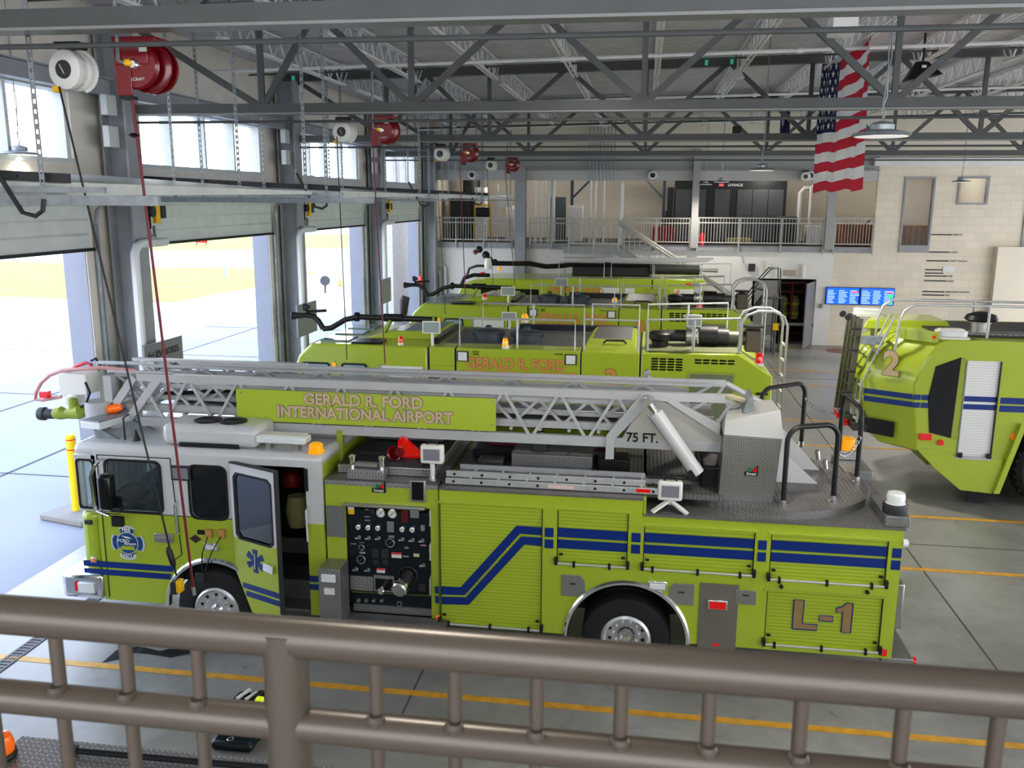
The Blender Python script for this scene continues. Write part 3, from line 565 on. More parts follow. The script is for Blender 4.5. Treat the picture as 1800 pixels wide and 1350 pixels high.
# ------------------------------------------------------------------ roof
RZ = lambda x: 8.66+.02*x
dk = MB(); n = 0; y = -5.; vs = []; 
prof = []
while y < FY+.3: prof += [(y, 0), (y+.05, 0), (y+.075, .05), (y+.14, .05)]; y += .165
vs = [(x, yy, RZ(x)+.2+dz_) for x in (WX-.3, 24) for yy, dz_ in prof]; k = len(prof)
dk.add(vs, [(i, i+1, k+i+1, k+i) for i in range(k-1)])
dk.box(WX-.4, 24, -5, FY+.3, 9.5, 9.6)
struct(dk.build('ceiling', deckm, smooth=False))
BN = [-6.25]+[-3.75+3.65*i for i in range(7)]; TN = [-8.6, -5.3]+[-1.92+3.65*i for i in range(6)]
ords = ['nearest', 'second', 'third', 'fourth']
for k in range(4):
    y = 7.12+P*k; y = 7.12+7.19*k
    t = thing('roof_truss', ords[k]+' grey steel roof truss from the camera', 'truss', (5, y, 7), 'roof trusses')
    m = MB(); m.box(WX+.3, 21.5, y-.11, y+.11, 6.97, 6.995); m.box(WX+.3, 21.5, y-.012, y+.012, 6.995, 7.13); m.build('bottom_chord_flange', trussl if 0 else M('chord_light%d' % k, (.27, .275, .27), .4), t)
    m = MB(); m.box(WX+.3, 21.5, y-.09, y+.09, 7.0, 7.14); m.build('bottom_chord', trussm, t)
    m = MB(); m.bar((WX+.1, y, RZ(WX)), (21.5, y, RZ(21.5)), .2, .17); m.build('top_chord', trussm, t)
    for i, x in enumerate(BN):
        MB().bar((x, y, 7.1), (x, y, RZ(x)), .06, .09).build('vertical_web', trussm, t)
        a = TN[i]; MB().bar((x, y-.01, 7.08), (a, y-.01, RZ(a)), .07, .1).build('diagonal_web', trussm, t)
        if i+1 < len(TN): a = TN[i+1]; MB().bar((x, y+.01, 7.08), (a, y+.01, RZ(a)), .07, .1).build('diagonal_web', trussm, t)
    o = MB().cyl((WX+.2, y-.02, 6.86), (21, y-.02, 6.86), .022, n=8).build('strut_rail', galv if 0 else trussm, None); tag(o, 'long thin pipe slung under the %s truss' % ords[k], 'pipe', 'pipes under the trusses')
    for i in range(8): 
        x = -7.5+i*3.6; MB().box(x-.02, x+.02, y-.03, y+.01, 6.84, 6.98)
jx = [-7.15+1.82*i for i in range(15)]
pro = None
for k in range(5):
    y0 = 7.12+7.19*(k-1)+.1; L_ = 6.99
    for i, x in enumerate(jx):
        if k == 0 and (x > 6): continue
        if pro is None:
            t = thing('roof_joist', 'j', 'joist', (0, 0, 8.8)); pro = t
            for s in (-.045, .045): MB().box(s-.022, s+.018, 0, L_, 8.765, 8.8).box(s-.022, s+.018, .35, L_-.35, 8.36, 8.4).build('chord_angle', trussl, t)
            m = MB(); n = 10
            for q in range(n): a = .35+(L_-.7)*q/n; b_ = .35+(L_-.7)*(q+1)/n; mid = (a+b_)/2; m.bar((0, a, 8.78), (0, mid, 8.38), .03, .03).bar((0, mid, 8.38), (0, b_, 8.78), .03, .03)
            m.bar((0, 0, 8.78), (0, .4, 8.38), .025, .025).bar((0, L_, 8.78), (0, L_-.4, 8.38), .025, .025); m.build('lattice_web', trussl, t); o = t
            base = V((0, 0, 8.8))
        else: o = dup(pro, (0, 0, 0))
        o.location = (x, y0, 8.8+RZ(x)-8.66+.02)
        o['label'] = 'open web steel joist under the corrugated roof deck'; o['group'] = 'roof joists'
# cross pipes and conduits in the roof
for i, (y, z, r) in enumerate(((4.2, 8.55, .03), (10.5, 8.2, .035), (12.2, 8.45, .02), (17.5, 8.2, .035), (19.5, 8.4, .02), (24.5, 8.2, .035), (26.5, 8.45, .02), (31.5, 8.1, .03), (33.5, 8.3, .05))):
    m = MB().cyl((WX+.2, y, z-.1), (21, y, z+.45), r, n=8)
    for q in range(6): m.cyl((-6+q*4.3, y, z-.1+(3+q*4.3)*.018), (-5.9+q*4.3, y, z-.1+(3.1+q*4.3)*.018), r*1.5, n=8)
    o = m.build('sprinkler_pipe', trussl if i % 2 else trussm); tag(o, 'sprinkler or conduit run crossing the roof, %s one from the camera' % ['first', 'second', 'third', 'fourth', 'fifth', 'sixth', 'seventh', 'eighth', 'ninth'][i], 'pipe', 'pipes crossing the roof')
struct(B1(21.2, 21.5, -5, FY+.3, 7, 9.6).build('wall_right', cream))  # unseen wall, opening below raised to let more daylight in
struct(B1(WX, 21.5, -5.2, -5, 0, 3.9).build('wall_front_light_stop', cream))  # unseen low wall, added to cut light from the open front
for x in (-6, -.5, 5, 11):  # lamps added to brighten the mezzanine, no such fixtures known there
    t = thing('mezzanine_fill_lamp', 'added unseen fill lamp that brightens the mezzanine', 'lamp', (x, 39, 7.1), 'added mezzanine fill lamps'); B1(x-.6, x+.6, 38.9, 39.1, 7.1, 7.2).build('fill_lamp_body', ivory, t)
    l = bpy.data.lights.new('mezzanine_fill_light', 'POINT'); l.energy = 65; l.shadow_soft_size = .3; l.color = (1, .95, .87); o = bpy.data.objects.new('mezzanine_fill_light', l); C.objects.link(o); o.location = (x, 39, 6.9)
rw = MB()
for y in (-4.5, 2.7, 9.9, 17.1, 24.3, 31.5, 36.2): rw.box(21.2, 21.5, y-.3, y+.3, 0, 7)
struct(rw.build('wall_right_piers', cream))
bounce_mat = M('bounce_ground_concrete', (.6, .58, .54), .8)  # bright unseen ground, added to bounce light up into the hall
struct(B1(21.5, 120, -60, 120, -.3, -.02).build('ground_bounce_right', bounce_mat)); struct(B1(WX, 21.5, -60, -5, -.3, -.02).build('ground_bounce_front', bounce_mat))
# ------------------------------------------------------------------ ladder truck
YN, YF = 9.75, 12.25
S = lambda px, py, y=YN: (at(px, py, y).x, at(px, py, y).z)
L1 = thing('ladder_fire_truck', 'lime and white ladder fire truck marked L-1 parked nearest the railing', 'fire truck', (-2, 11, 0))
def stripe(pts, y=YN-.008, parent=L1, mat=blue, name='stripe'): return MB().prism(pts, 'y', y, y+.005).build(name, mat, parent, smooth=False)
def wheel(cx, cz, yo, yi, parent, r=.53, dual=False, rimr=.29, nm='wheel'):
    s = 1 if yi > yo else -1
    w_ = MB().lathe((cx, yo, cz), (0, s, 0), [(rimr, .03), (rimr+.03, 0), (r-.08, -.005), (r-.02, .02), (r, .06), (r, abs(yi-yo)-.06), (r-.05, abs(yi-yo)), (rimr, abs(yi-yo))], 40, cap=False)
    for i in range(36):
        a = i*PI/18; w_.obb = None
    t_ = w_.build(nm, rub, parent)
    d = .16 if dual else .03
    rm_ = MB().lathe((cx, yo, cz), (0, s, 0), [(rimr+.015, .05), (rimr+.01, .02), (rimr-.02, .0), (rimr-.05, .03), (rimr-.07, d), (.1, d), (.1, d+.02)], 32, cap=False).build('rim', rimm, t_)
    hb = MB().lathe((cx, yo, cz), (0, s, 0), [(.0, -.02+d*.4), (.05, -.01+d*.4), (.085, .03+d*.4), (.1, d)], 20).build('hub', chrome, t_)
    m = MB()
    for i in range(10): a = i*PI/5; m.cyl((cx+.15*math.cos(a), yo+s*(d-.025), cz+.15*math.sin(a)), (cx+.15*math.cos(a), yo+s*d, cz+.15*math.sin(a)), .018, n=6)
    m.build('lug_nuts', chrome, t_)
    m = MB()
    for i in range(10): a = (i+.5)*PI/5; m.cyl((cx+.205*math.cos(a), yo+s*(d-.004), cz+.205*math.sin(a)), (cx+.205*math.cos(a), yo+s*d, cz+.205*math.sin(a)), .022, n=8)
    m.build('hand_holes', blk, t_)
FX, RX_ = -5.2, -.06
wheel(FX, .53, YN-.02, YN+.28, L1); wheel(FX, .53, YF+.02, YF-.28, L1)
wheel(RX_, .53, YN+.02, YN+.32, L1, dual=True); wheel(RX_, .53, YF-.02, YF-.32, L1, dual=True)
wheel(RX_, .53, YN+.36, YN+.66, L1, dual=True); wheel(RX_, .53, YF-.36, YF-.66, L1, dual=True)
MB().box(-6.9, 2.8, 10.4, 10.55, .6, .85).box(-6.9, 2.8, 11.45, 11.6, .6, .85).cyl((FX, 9.9, .53), (FX, 12.1, .53), .07).cyl((RX_, 9.9, .53), (RX_, 12.1, .53), .1).build('chassis_frame', blk, L1)
# cab shell
cz0, czb, czt = .56, 1.76, 2.50; cx0, cxd, cxr, cx1 = -6.72, -4.9, -3.95, -3.74
arch = circ(FX, .53, .6, 18, 0, PI)
wA = [S(183, 815), S(290, 815), S(292, 905), S(183, 900)]
def win(px0, py0, px1, py1, r=.06): a = S(px0, py0); b = S(px1, py1); return rrect(a[0], b[0], b[1], a[1], r)
w1_ = rrect(-6.55, -5.84, 1.79, 2.43, .07); w2_ = rrect(-5.44, -4.98, 1.76, 2.41, .08)
cx0 = -6.72
low = [(cx0, cz0), (-5.85, cz0)]+list(reversed(circ(FX, .56, .62, 18, 0, PI)))+[(-4.54, cz0), (-4.54, cz0)]
lowp = [(cx0, czb), (cx0, cz0), (FX-.62, cz0)]+list(reversed([(FX+.62*math.cos(a*PI/18), .56+.62*math.sin(a*PI/18)) for a in range(19)]))[0:19]
lowp = [(cx0, czb), (cx0, cz0), (FX-.62, cz0)]+[(FX-.62*math.cos(a*PI/18), .56+.62*math.sin(a*PI/18)) for a in range(1, 18)]+[(FX+.62, cz0), (-4.56, cz0), (-4.56, .9), (cxd, 1.1), (cxd, czb)]
for (yy, nm, sgn) in ((YN, 'cab_side_lower', 1), (YF-.04, 'cab_side_lower', -1)):
    if sgn > 0: plate(nm, [lowp], yy, .04, lime, L1)
    else: plate(nm, [[(cx0, czb), (cx0, cz0), (FX-.62, cz0)]+[(FX-.62*math.cos(a*PI/18), .56+.62*math.sin(a*PI/18)) for a in range(1, 18)]+[(FX+.62, cz0), (cx1, cz0), (cx1, czb)]], yy, .04, lime, L1)
    if sgn > 0: plate('cab_side_upper', [[(cx0, czb), (cxd, czb), (cxd, czt-.03), (cxr, czt-.03), (cxr, czb), (cx1, czb), (cx1, czt+.05), (cx0, czt+.05)], w1_, w2_], yy, .04, white, L1)
    else: plate('cab_side_upper', [[(cx0, czb), (cx1, czb), (cx1, czt+.05), (cx0, czt+.05)], w1_, w2_], yy, .04, white, L1)
plate('cab_rear_pillar', [[(cxr, cz0), (cx1, cz0), (cx1, czb), (cxr, czb)]], YN, .04, lime, L1)
plate('window_gasket', [rrect(-6.58, -5.81, 1.76, 2.46, .09), w1_], YN-.012, .012, blk, L1); plate('window_gasket', [rrect(-5.47, -4.95, 1.73, 2.44, .1), w2_], YN-.012, .012, blk, L1)
plate('window_glass', [w1_], YN+.01, .005, glassc, L1); plate('window_glass', [w2_], YN+.01, .005, glassd, L1)
plate('window_glass', [w1_], YF-.02, .005, glassl, L1); plate('window_glass', [w2_], YF-.02, .005, glassd, L1)
MB().box(cx1-.04, cx1, YN+.04, YF-.04, cz0, 2.5).build('cab_rear_wall', lime, L1)
rf = MB().box(-7.0, cx1, YN, YF, 2.46, 2.635).build('cab_roof', white, L1, .09)
rf.modifiers['bevel'].segments = 5
rf.modifiers['bevel'].angle_limit = .6
MB().box(-7.0, -6.7, YN+.0, YF, .56, 1.76).build('cab_front_lower', lime, L1, .12).modifiers['bevel'].segments = 4
f = MB().box(-6.96, -6.9, YN+.1, YF-.1, 1.78, 2.48); f.box(-6.93, -6.76, YN+.012, YN+.03, 1.8, 2.42); f.build('windshield', glassl, L1, .004)
MB().box(-6.99, -6.68, YN+.02, YN+.07, 1.74, 1.8).box(-6.76, -6.68, YN, YN+.06, 1.76, 2.5).box(-6.99, -6.9, YN+.02, YN+.1, 1.76, 2.5).box(-6.99, -6.68, YN+.0, YN+.06, 2.42, 2.5).build('windshield_pillar', white, L1, .015); B1(-6.76, -6.68, YF-.06, YF, 1.76, 2.5).build('windshield_pillar', white, L1, .015)
plate('windshield_gasket', [rrect(-6.965, -6.72, 1.78, 2.44, .05), rrect(-6.94, -6.745, 1.81, 2.41, .04)], YN-.002, .012, blk, L1)
MB().box(-6.7, -3.8, YN+.25, YF-.08, .9, 1.1).build('cab_floor', blk, L1)
MB().box(-6.97, -6.5, YN+.06, YF-.1, 1.1, 1.8).build('dashboard', blk, L1, .06)
sw = MB().torus((-6.46, 10.15, 1.84), (.25, -.35, 1), .23, .017, n=28).build('steering_wheel', blkg, L1); MB().bar((-6.66, 10.15, 1.9), (-6.26, 10.15, 1.79), .03, .02).bar((-6.46, 9.97, 1.78), (-6.46, 10.34, 1.9), .03, .02).cyl((-6.46, 10.15, 1.84), (-6.6, 10.2, 1.5), .03).build('steering_column', blk, sw)
MB().box(-5.75, -5.3, 9.95, 10.5, 1.1, 1.5).box(-5.4, -5.25, 9.95, 10.5, 1.5, 2.25).build('driver_seat', blk, L1, .05)
MB().box(-5.7, -5.6, YN+.3, YF-.1, 1.0, 2.45).build('cab_bulkhead', blk, L1); B1(-6.7, -3.8, YF-.09, YF-.06, .9, 1.76).build('cab_dark_liner', blk, L1)  # black liner added so the cab interior reads dark
# crew opening interior
MB().box(cxd+.0, cxr, 10.6, 10.7, 1.0, 2.5).build('crew_back_panel', blk, L1)
MB().box(cxd+.03, cxr-.03, YN+.02, YN+.35, .58, .62).box(cxd+.03, cxr-.03, YN+.3, YN+.34, .6, .95).build('entry_step', plate_d, L1); MB().box(cxd+.03, cxr-.03, YN+.34, 10.6, .93, .97).box(cxd+.03, cxr-.03, YN+.62, YN+.66, .97, 1.3).build('entry_step', plate_d, L1)
MB().lathe((-4.35, 10.3, 2.05), (0, 0, 1), [(.12, 0), (.14, .08), (.1, .16), (.02, .2)], 14).build('crew_helmet', M('helmet_red', (.2, .01, .01), .4), L1); MB().lathe((-4.25, 10.2, 1.55), (0, 0, 1), [(.12, 0), (.16, .2), (.12, .4)], 10).build('stowed_gear', olive, L1)
# open crew door (hinged at its front edge)
hx, hy = cxd+.01, YN-.01; ang = math.radians(42); DR = Matrix(((math.cos(ang), 0, math.sin(ang)), (-math.sin(ang), 0, math.cos(ang)), (0, 1, 0)))
a_ = at(478, 1075, .6, 'z'); b_ = at(470, 838, 2.47, 'z'); 
dv = V(((a_.x+b_.x)/2-hx, (a_.y+b_.y)/2-hy, 0)); dw = min(.8, max(.6, (V((b_.x, b_.y))-V((hx, hy))).length)); dv.normalize()
nrm = V((dv.y, -dv.x, 0))                                # outward normal of the door skin
DRm = Matrix((( dv.x, 0, nrm.x), (dv.y, 0, nrm.y), (0, 1, 0)))
dl = thing('d', 'd', 'd'); C.objects.unlink(dl)
wd_ = [(u*dw/.86, w) for u, w in ((.08, 1.62), (.08, 2.30), (.13, 2.36), (.7, 2.36), (.76, 2.3), (.76, 1.62), (.7, 1.56), (.14, 1.56))]
dlow = [(0, 1.76-.56*0), (0, 1.1), (.28, .62), (dw, .6), (dw, 1.76)]
dr_ = plate('crew_door', [[(0, 2.5), (0, 1.1), (.25, .6), (dw, .6), (dw, 2.5)], wd_], 0, .04, lime, L1, DRm, (hx, hy, 0))
plate('door_upper', [[(0, 2.5), (0, 1.55), (dw, 1.55), (dw, 2.5)], wd_], 0, .044, white, dr_, DRm, (hx, hy, 0))
off = lambda u, z, n=0.: V((hx, hy, 0))+dv*u+nrm*n+V((0, 0, z))
MB().bar(off(dw, .6, .0), off(dw, 2.5, .0), .07, .012, dv).bar(off(.0, 2.5), off(dw, 2.5), .07, .015).build('door_edge_trim', dkg, dr_)
plate('door_glass', [wd_], 0, .006, glassd, dr_, DRm, (hx, hy, 0)); plate('door_gasket', [[(u*dw/.86, w) for u, w in ((.05, 1.59), (.05, 2.33), (.11, 2.39), (.72, 2.39), (.79, 2.33), (.79, 1.58), (.72, 1.53), (.12, 1.53))], wd_], 0, .05, blk, dr_, DRm, (hx, hy, 0))
for z0, z1 in ((.90, .97), (.80, .87)): plate('door_stripe', [[(.17 if z0 < .85 else .12, z0), (dw, z0), (dw, z1), (.17 if z0 < .85 else .12, z1)]], 0, .052, blue, dr_, DRm, (hx, hy, 0))
sl = []
for i in range(6):
    a = i*PI/3+PI/2; cxs, czs = .36, 1.3; r0, r1, hw = .05, .15, .042
    p = (-math.sin(a), math.cos(a)); d = (math.cos(a), math.sin(a))
    b0 = (cxs+r0*1.0*math.cos(a-PI/6), czs+r0*1.0*math.sin(a-PI/6)); sl += [b0, (cxs+d[0]*r1-p[0]*hw, czs+d[1]*r1-p[1]*hw), (cxs+d[0]*r1+p[0]*hw, czs+d[1]*r1+p[1]*hw)]
plate('star_of_life', [sl], 0, .055, blue, dr_, DRm, (hx, hy, 0))
MB().tube([off(.36, 1.2, .032), off(.36, 1.4, .032)], .008, 6).build('star_staff', white, dr_)
MB().bar(off(.52, 1.28, .04), off(.68, 1.26, .04), .03, .1).build('door_latch', chrome, dr_)
# seams, trims on the cab
def line(pts, mat=blk, w=.01, name='panel_seam', y=YN-.003, parent=L1):
    m = MB()
    for p, q in zip(pts, pts[1:]): m.bar((p[0], y, p[1]), (q[0], y, q[1]), .006, w, (0, 1, 0)) if 0 else m.bar((p[0], y, p[1]), (q[0], y, q[1]), w, .006, (0, 1, 0))
    return m.build(name, mat, parent)
line([(-6.66, .6), (-6.66, 2.5), (-5.68, 2.5), (-5.68, 2.4), (-5.62, 1.25), (-5.78, 1.12)]); line([(cx0, czb), (cxd, czb)], dkg, .008)
MB().torus((FX, YN-.015, .56), (0, 1, 0), .645, .035, 0, -PI, 28, 6, ref=(1, 0, 0)).build('fender_trim', chrome, L1)
MB().lathe((FX, YN+.04, .56), (0, 1, 0), [(.62, 0), (.62, .5), (.0, .5)], 28).build('wheel_well', blk, L1) if 0 else MB().box(FX-.6, FX+.6, YN+.5, YN+.55, .3, 1.2).build('wheel_well', blk, L1)
MB().torus((FX, YN+.28, .56), (0, 1, 0), .63, .02, 0, -PI, 24, 4, ref=(1, 0, 0)).build('wheel_well_liner', blk, L1)
wlm = MB(); 
for cx_, rr_ in ((FX, .61), (RX_, .69)):
    pts = circ(cx_, .56, rr_, 20, 0, PI); n0 = len(wlm.v)
    wlm.add([(x, y, z) for y in (YN+.03, YN+.75) for x, z in pts], [(i, i+1, 22+i-1+0, 21+i) for i in range(20)])
wlm.build('wheel_arch_liner', blk, L1)
for z0, z1 in ((1.005, 1.085), (.90, .975)):
    stripe([(-6.98, z0), (FX-.56 if z0 > 1 else FX-.6, z0), (FX-.52 if z0 > 1 else FX-.58, z1), (-6.98, z1)])
    stripe([(cxr, z0), (cx1, z0), (cx1, z1), (cxr, z1)])
def handle(pts, r=.016, mat=chrome, name='grab_rail'): return MB().tube(pts, r, 8).build(name, mat, L1)
gy = YN-.07
for (x, za, zb) in ((S(313, 900)[0], S(313, 882)[1], S(320, 938)[1]), (S(541, 900)[0], S(541, 890)[1], S(541, 950)[1])): handle([(x, YN, za+.0), (x, gy, za-.02), (x+.01, gy, zb+.02), (x+.01, YN, zb)])
def box2(name, px0, py0, px1, py1, mat, y0=YN-.03, y1=YN, bev=.008, parent=L1, Y=YN):
    a = S(px0, py0, Y); b = S(px1, py1, Y); return B1(a[0], b[0], y0, y1, b[1], a[1]).build(name, mat, parent, bev)
o = box2('side_lamp', 301, 817, 337, 845, dkg); box2('lamp_lens', 305, 821, 333, 841, scr, YN-.036, YN-.03, 0, o)
o = box2('door_handle', 272, 936, 306, 954, steel); MB().bar(V((S(278, 945)[0], YN-.05, S(278, 943)[1])), V((S(300, 945)[0], YN-.05, S(300, 946)[1])), .03, .02).build('lever', chrome, o)
o = box2('marker_lamp', 149, 913, 163, 922, dkg, YN-.02); o = box2('marker_lamp', 161, 978, 172, 988, chrome, YN-.03); MB().lathe((S(166, 983)[0], YN-.04, S(166, 983)[1]), (0, 1, 0), [(.02, 0), (.03, .02)], 12).build('amber_lens', orng, o)
o = box2('warning_lamp', 360, 953, 385, 968, chrome); box2('lens', 363, 956, 382, 965, clearl, YN-.036, YN-.03, 0, o)
for px in (369, 392):
    o = box2('charging_socket', px-6, 929, px+6, 944, M('socket_tan%d' % px, (.5, .25, .08), .5), YN-.05, YN, .006)
    a = S(px, 940); e = S(362 if px < 380 else 366, 1002)
    MB().tube([(a[0], YN-.06, a[1]), ((a[0]*.6+e[0]*.4), YN-.16, (a[1]*.6+e[1]*.4)), (e[0], YN-.1, e[1])], .008, 6).build('cable', blk, o)
a = S(360, 1005); B1(a[0]-.07, a[0]+.05, YN-.12, YN-.08, a[1]-.1, a[1]+.03).build('plug_adapter', dkg, L1, .01)
box2('name_plate', 347, 931, 362, 940, blk, YN-.006, YN, 0)
c0_ = S(344, 947); plate('diamond_badge', [[(c0_[0]-.08, c0_[1]), (c0_[0], c0_[1]-.055), (c0_[0]+.08, c0_[1]), (c0_[0], c0_[1]+.055)]], YN-.007, .005, M('badge_brown', (.06, .03, .03), .4), L1)
# round fire rescue emblem
ec = S(225, 954); ex, ez = ec; R0 = .2
def maltese(cx, cz, r):
    pts = []
    for i in range(4):
        a = PI/2+i*PI/2; w_ = .50
        pts += [(cx+r*.62*math.cos(a-.62), cz+r*.62*math.sin(a-.62)), (cx+r*1.0*math.cos(a-w_), cz+r*1.0*math.sin(a-w_)), (cx+r*1.04*math.cos(a-.2), cz+r*1.04*math.sin(a-.2)), (cx+r*1.04*math.cos(a+.2), cz+r*1.04*math.sin(a+.2)), (cx+r*1.0*math.cos(a+w_), cz+r*1.0*math.sin(a+w_)), (cx+r*.62*math.cos(a+.62), cz+r*.62*math.sin(a+.62))]
    return pts
em = plate('emblem', [maltese(ex, ez, R0*1.12)], YN-.006, .004, white, L1); embl = M('emblem_blue', (.01, .07, .2), .35)
plate('emblem_cross', [maltese(ex, ez, R0)], YN-.009, .003, embl, em); plate('emblem_ring', [circ(ex, ez, R0*.74)], YN-.012, .003, white, em); plate('emblem_disc', [circ(ex, ez, R0*.68)], YN-.015, .003, embl, em)
text('FIRE', .065, (ex, YN-.014, ez+R0*.88), ivory, em, bold=.02); text('RESCUE', .065, (ex, YN-.014, ez-R0*.88), ivory, em, bold=.02)
text('FORD', .06, (ex-.045, YN-.018, ez+.03), ivory, em, bold=.01); text('Airport', .055, (ex+.04, YN-.018, ez-.005), ivory, em, bold=.01)
plate('emblem_truck', [[(ex-.1, ez-.09), (ex-.1, ez-.06), (ex-.07, ez-.04), (ex+.09, ez-.04), (ex+.1, ez-.09)]], YN-.018, .002, lime, em)
plate('emblem_plane', [[(ex-.08, ez+.1), (ex+.02, ez+.085), (ex+.08, ez+.06), (ex-.02, ez+.07)]], YN-.018, .002, ivory, em)
# mirror
mr_ = MB(); a = at(172, 830, 9.35); 
hd_ = at(190, 862, 9.3); mirror = MB().box(hd_.x-.07, hd_.x+.09, 9.18, 9.34, hd_.z-.22, hd_.z+.22).build('side_mirror', blkg, L1, .04)
MB().tube([(-6.62, YN, 2.45), (hd_.x-.12, 9.25, hd_.z+.3), (hd_.x-.17, 9.24, hd_.z+.18), (hd_.x-.15, 9.24, hd_.z-.25), (hd_.x-.02, 9.28, hd_.z-.3), (-6.4, YN, 1.72)], .022, 8).build('mirror_arm', chrome, mirror)
q = at(206, 885, 9.3); MB().lathe((q.x, q.y, q.z), (.3, 1, -.2), [(.09, 0), (.1, .03), (.05, .08)], 16).build('convex_mirror', blk, mirror); q = at(205, 918, 9.5); B1(q.x-.07, q.x+.07, q.y, q.y+.06, q.z-.06, q.z+.06).build('mirror_base', blk, mirror)
# front bumper
bm_ = MB().box(-7.3, -6.72, YN-.05, YF+.05, .56, .92).build('front_bumper', chrome, L1, .07); bm_.modifiers['bevel'].segments = 4
B1(-7.05, -6.82, YN-.075, YN-.05, .66, .8).build('bumper_lamp', clearl, bm_, .01); B1(-7.09, -7.05, YN-.07, YN-.05, .68, .8).build('bumper_marker', redl, bm_)
# roof equipment
ac = MB().box(-5.84, -4.58, 9.84, 10.42, 2.635, 2.91).build('roof_air_conditioner', white, L1, .09); ac.modifiers['bevel'].segments = 4
for px in (349, 398):
    c = at(px, 747, 2.93, 'z'); MB().lathe((c.x-.03, 10.1, 2.895), (0, 0, 1), [(.17, 0), (.17, .03), (.15, .035), (.05, .025)], 24).build('fan_grille', blk, ac); MB().torus((c.x-.03, 10.1, 2.93), (0, 0, 1), .12, .006, n=20, m=4).torus((c.x-.03, 10.1, 2.93), (0, 0, 1), .07, .008, n=16, m=4).build('fan_guard', dkg, ac)
B1(-5.6, -4.82, 9.83, 9.86, 2.625, 2.69).build('unit_gap', blk, ac, .01)
lb = thing('x', 'x', 'x'); C.objects.unlink(lb)
c = at(488, 775, 3.0, 'z'); l2 = MB().box(-4.6, -3.97, 9.84, 10.06, 2.72, 2.81).build('roof_light_bar', clearl, L1, .02); B1(-4.57, -4.0, 9.86, 10.04, 2.81, 2.825).build('cover', ivory, l2, .004); MB().box(-4.5, -4.44, 9.9, 10.0, 2.63, 2.72).box(-4.14, -4.08, 9.9, 10.0, 2.63, 2.72).build('bar_foot', steel, l2)
l1 = MB().hexa([(-7.02, 10.0, 2.76), (-6.72, 9.95, 2.76), (-6.55, 10.65, 2.76), (-6.85, 10.75, 2.76)], [(-7.02, 10.0, 2.85), (-6.72, 9.95, 2.85), (-6.55, 10.65, 2.85), (-6.85, 10.75, 2.85)]).build('front_light_bar', clearl, L1, .01); MB().hexa([(-7.0, 10.02, 2.85), (-6.74, 9.97, 2.85), (-6.57, 10.63, 2.85), (-6.83, 10.73, 2.85)], [(-7.0, 10.02, 2.87), (-6.74, 9.97, 2.87), (-6.57, 10.63, 2.87), (-6.83, 10.73, 2.87)]).build('cover', galv, l1)
MB().hexa([(-6.85, 10.0, 2.76), (-6.75, 10.0, 2.76), (-6.75, 10.05, 2.76), (-6.85, 10.05, 2.76)], [(-6.8, 10.0, 2.63), (-6.5, 10.0, 2.63), (-6.5, 10.05, 2.63), (-6.8, 10.05, 2.63)]).build('bar_bracket', galv, l1); MB().hexa([(-6.72, 10.5, 2.76), (-6.62, 10.5, 2.76), (-6.62, 10.55, 2.76), (-6.72, 10.55, 2.76)], [(-6.7, 10.5, 2.63), (-6.3, 10.5, 2.63), (-6.3, 10.55, 2.63), (-6.7, 10.55, 2.63)]).build('bar_bracket', galv, l1)
MB().lathe((-3.84, 9.86, 2.635), (0, 0, 1), [(.1, 0), (.1, .03), (.085, .035), (.085, .1), (.06, .12)], 18).build('amber_beacon', amber, L1)
MB().tube([(-6.42, 10.0, 2.63), (-6.42, 10.0, 2.92), (-6.34, 10.0, 2.97)], .012, 6).build('antenna', blk, L1); MB().lathe((-6.27, 10.0, 2.635), (0, 0, 1), [(.06, 0), (.03, .08), (.01, .14)], 8).build('antenna_fin', blk, L1)
B1(S(535, 830)[0], S(541, 830)[0], YN-.02, YN, S(540, 863)[1], S(540, 824)[1]).build('vent_slot', blk, L1)
# ---- pump module
PX0, PX1 = -3.72, -2.32; PT = 2.30
plate('pump_module_side', [[(PX0, .6), (PX1, .6), (PX1, PT), (PX0, PT)], rrect(S(605, 900)[0], -2.42, .62, S(605, 888)[1], .01)], YN+.04, .03, lime, L1)
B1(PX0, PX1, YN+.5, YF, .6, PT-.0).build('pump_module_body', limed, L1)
B1(PX0-.0, PX1, YN+.03, YF, PT, PT+.03).build('pump_module_deck', plate_d, L1)
B1(PX0, PX1, YN+.025, YN+.045, PT-.03, PT+.03).build('deck_edge', plate_g, L1)
pp = B1(S(605, 900)[0]-.02, -2.33, YN+.09, YN+.11, .72, 1.95).build('pump_panel', navy, L1)
PY = YN+.085
PS = lambda px, py: (lambda q: (q.x, q.z))(at(px, py, PY))
Z = lambda zx, zy: PS(560+zx/5.627, 860+zy/5.625)          # close-up survey of the panel
def dial(zx, zy, r, mat=ivory, nm='gauge', ring=chrome):
    x, z = Z(zx, zy); o = MB().lathe((x, PY-.03, z), (0, 1, 0), [(r*.8, 0), (r, .004), (r, .04)], 20).build(nm, ring, pp); MB().cyl((x, PY-.034, z), (x, PY-.03, z), r*.8, n=20).build('dial_face', mat, o); MB().bar((x-r*.5, PY-.036, z-r*.4), (x+r*.4, PY-.036, z+r*.4), .004, .006).build('needle', blk, o)
for zx, zy in ((620, 230), (735, 238)): dial(zx, zy, .058)
for zx, zy in ((397, 370), (493, 375), (590, 380), (830, 392), (930, 397)): dial(zx, zy, .034)
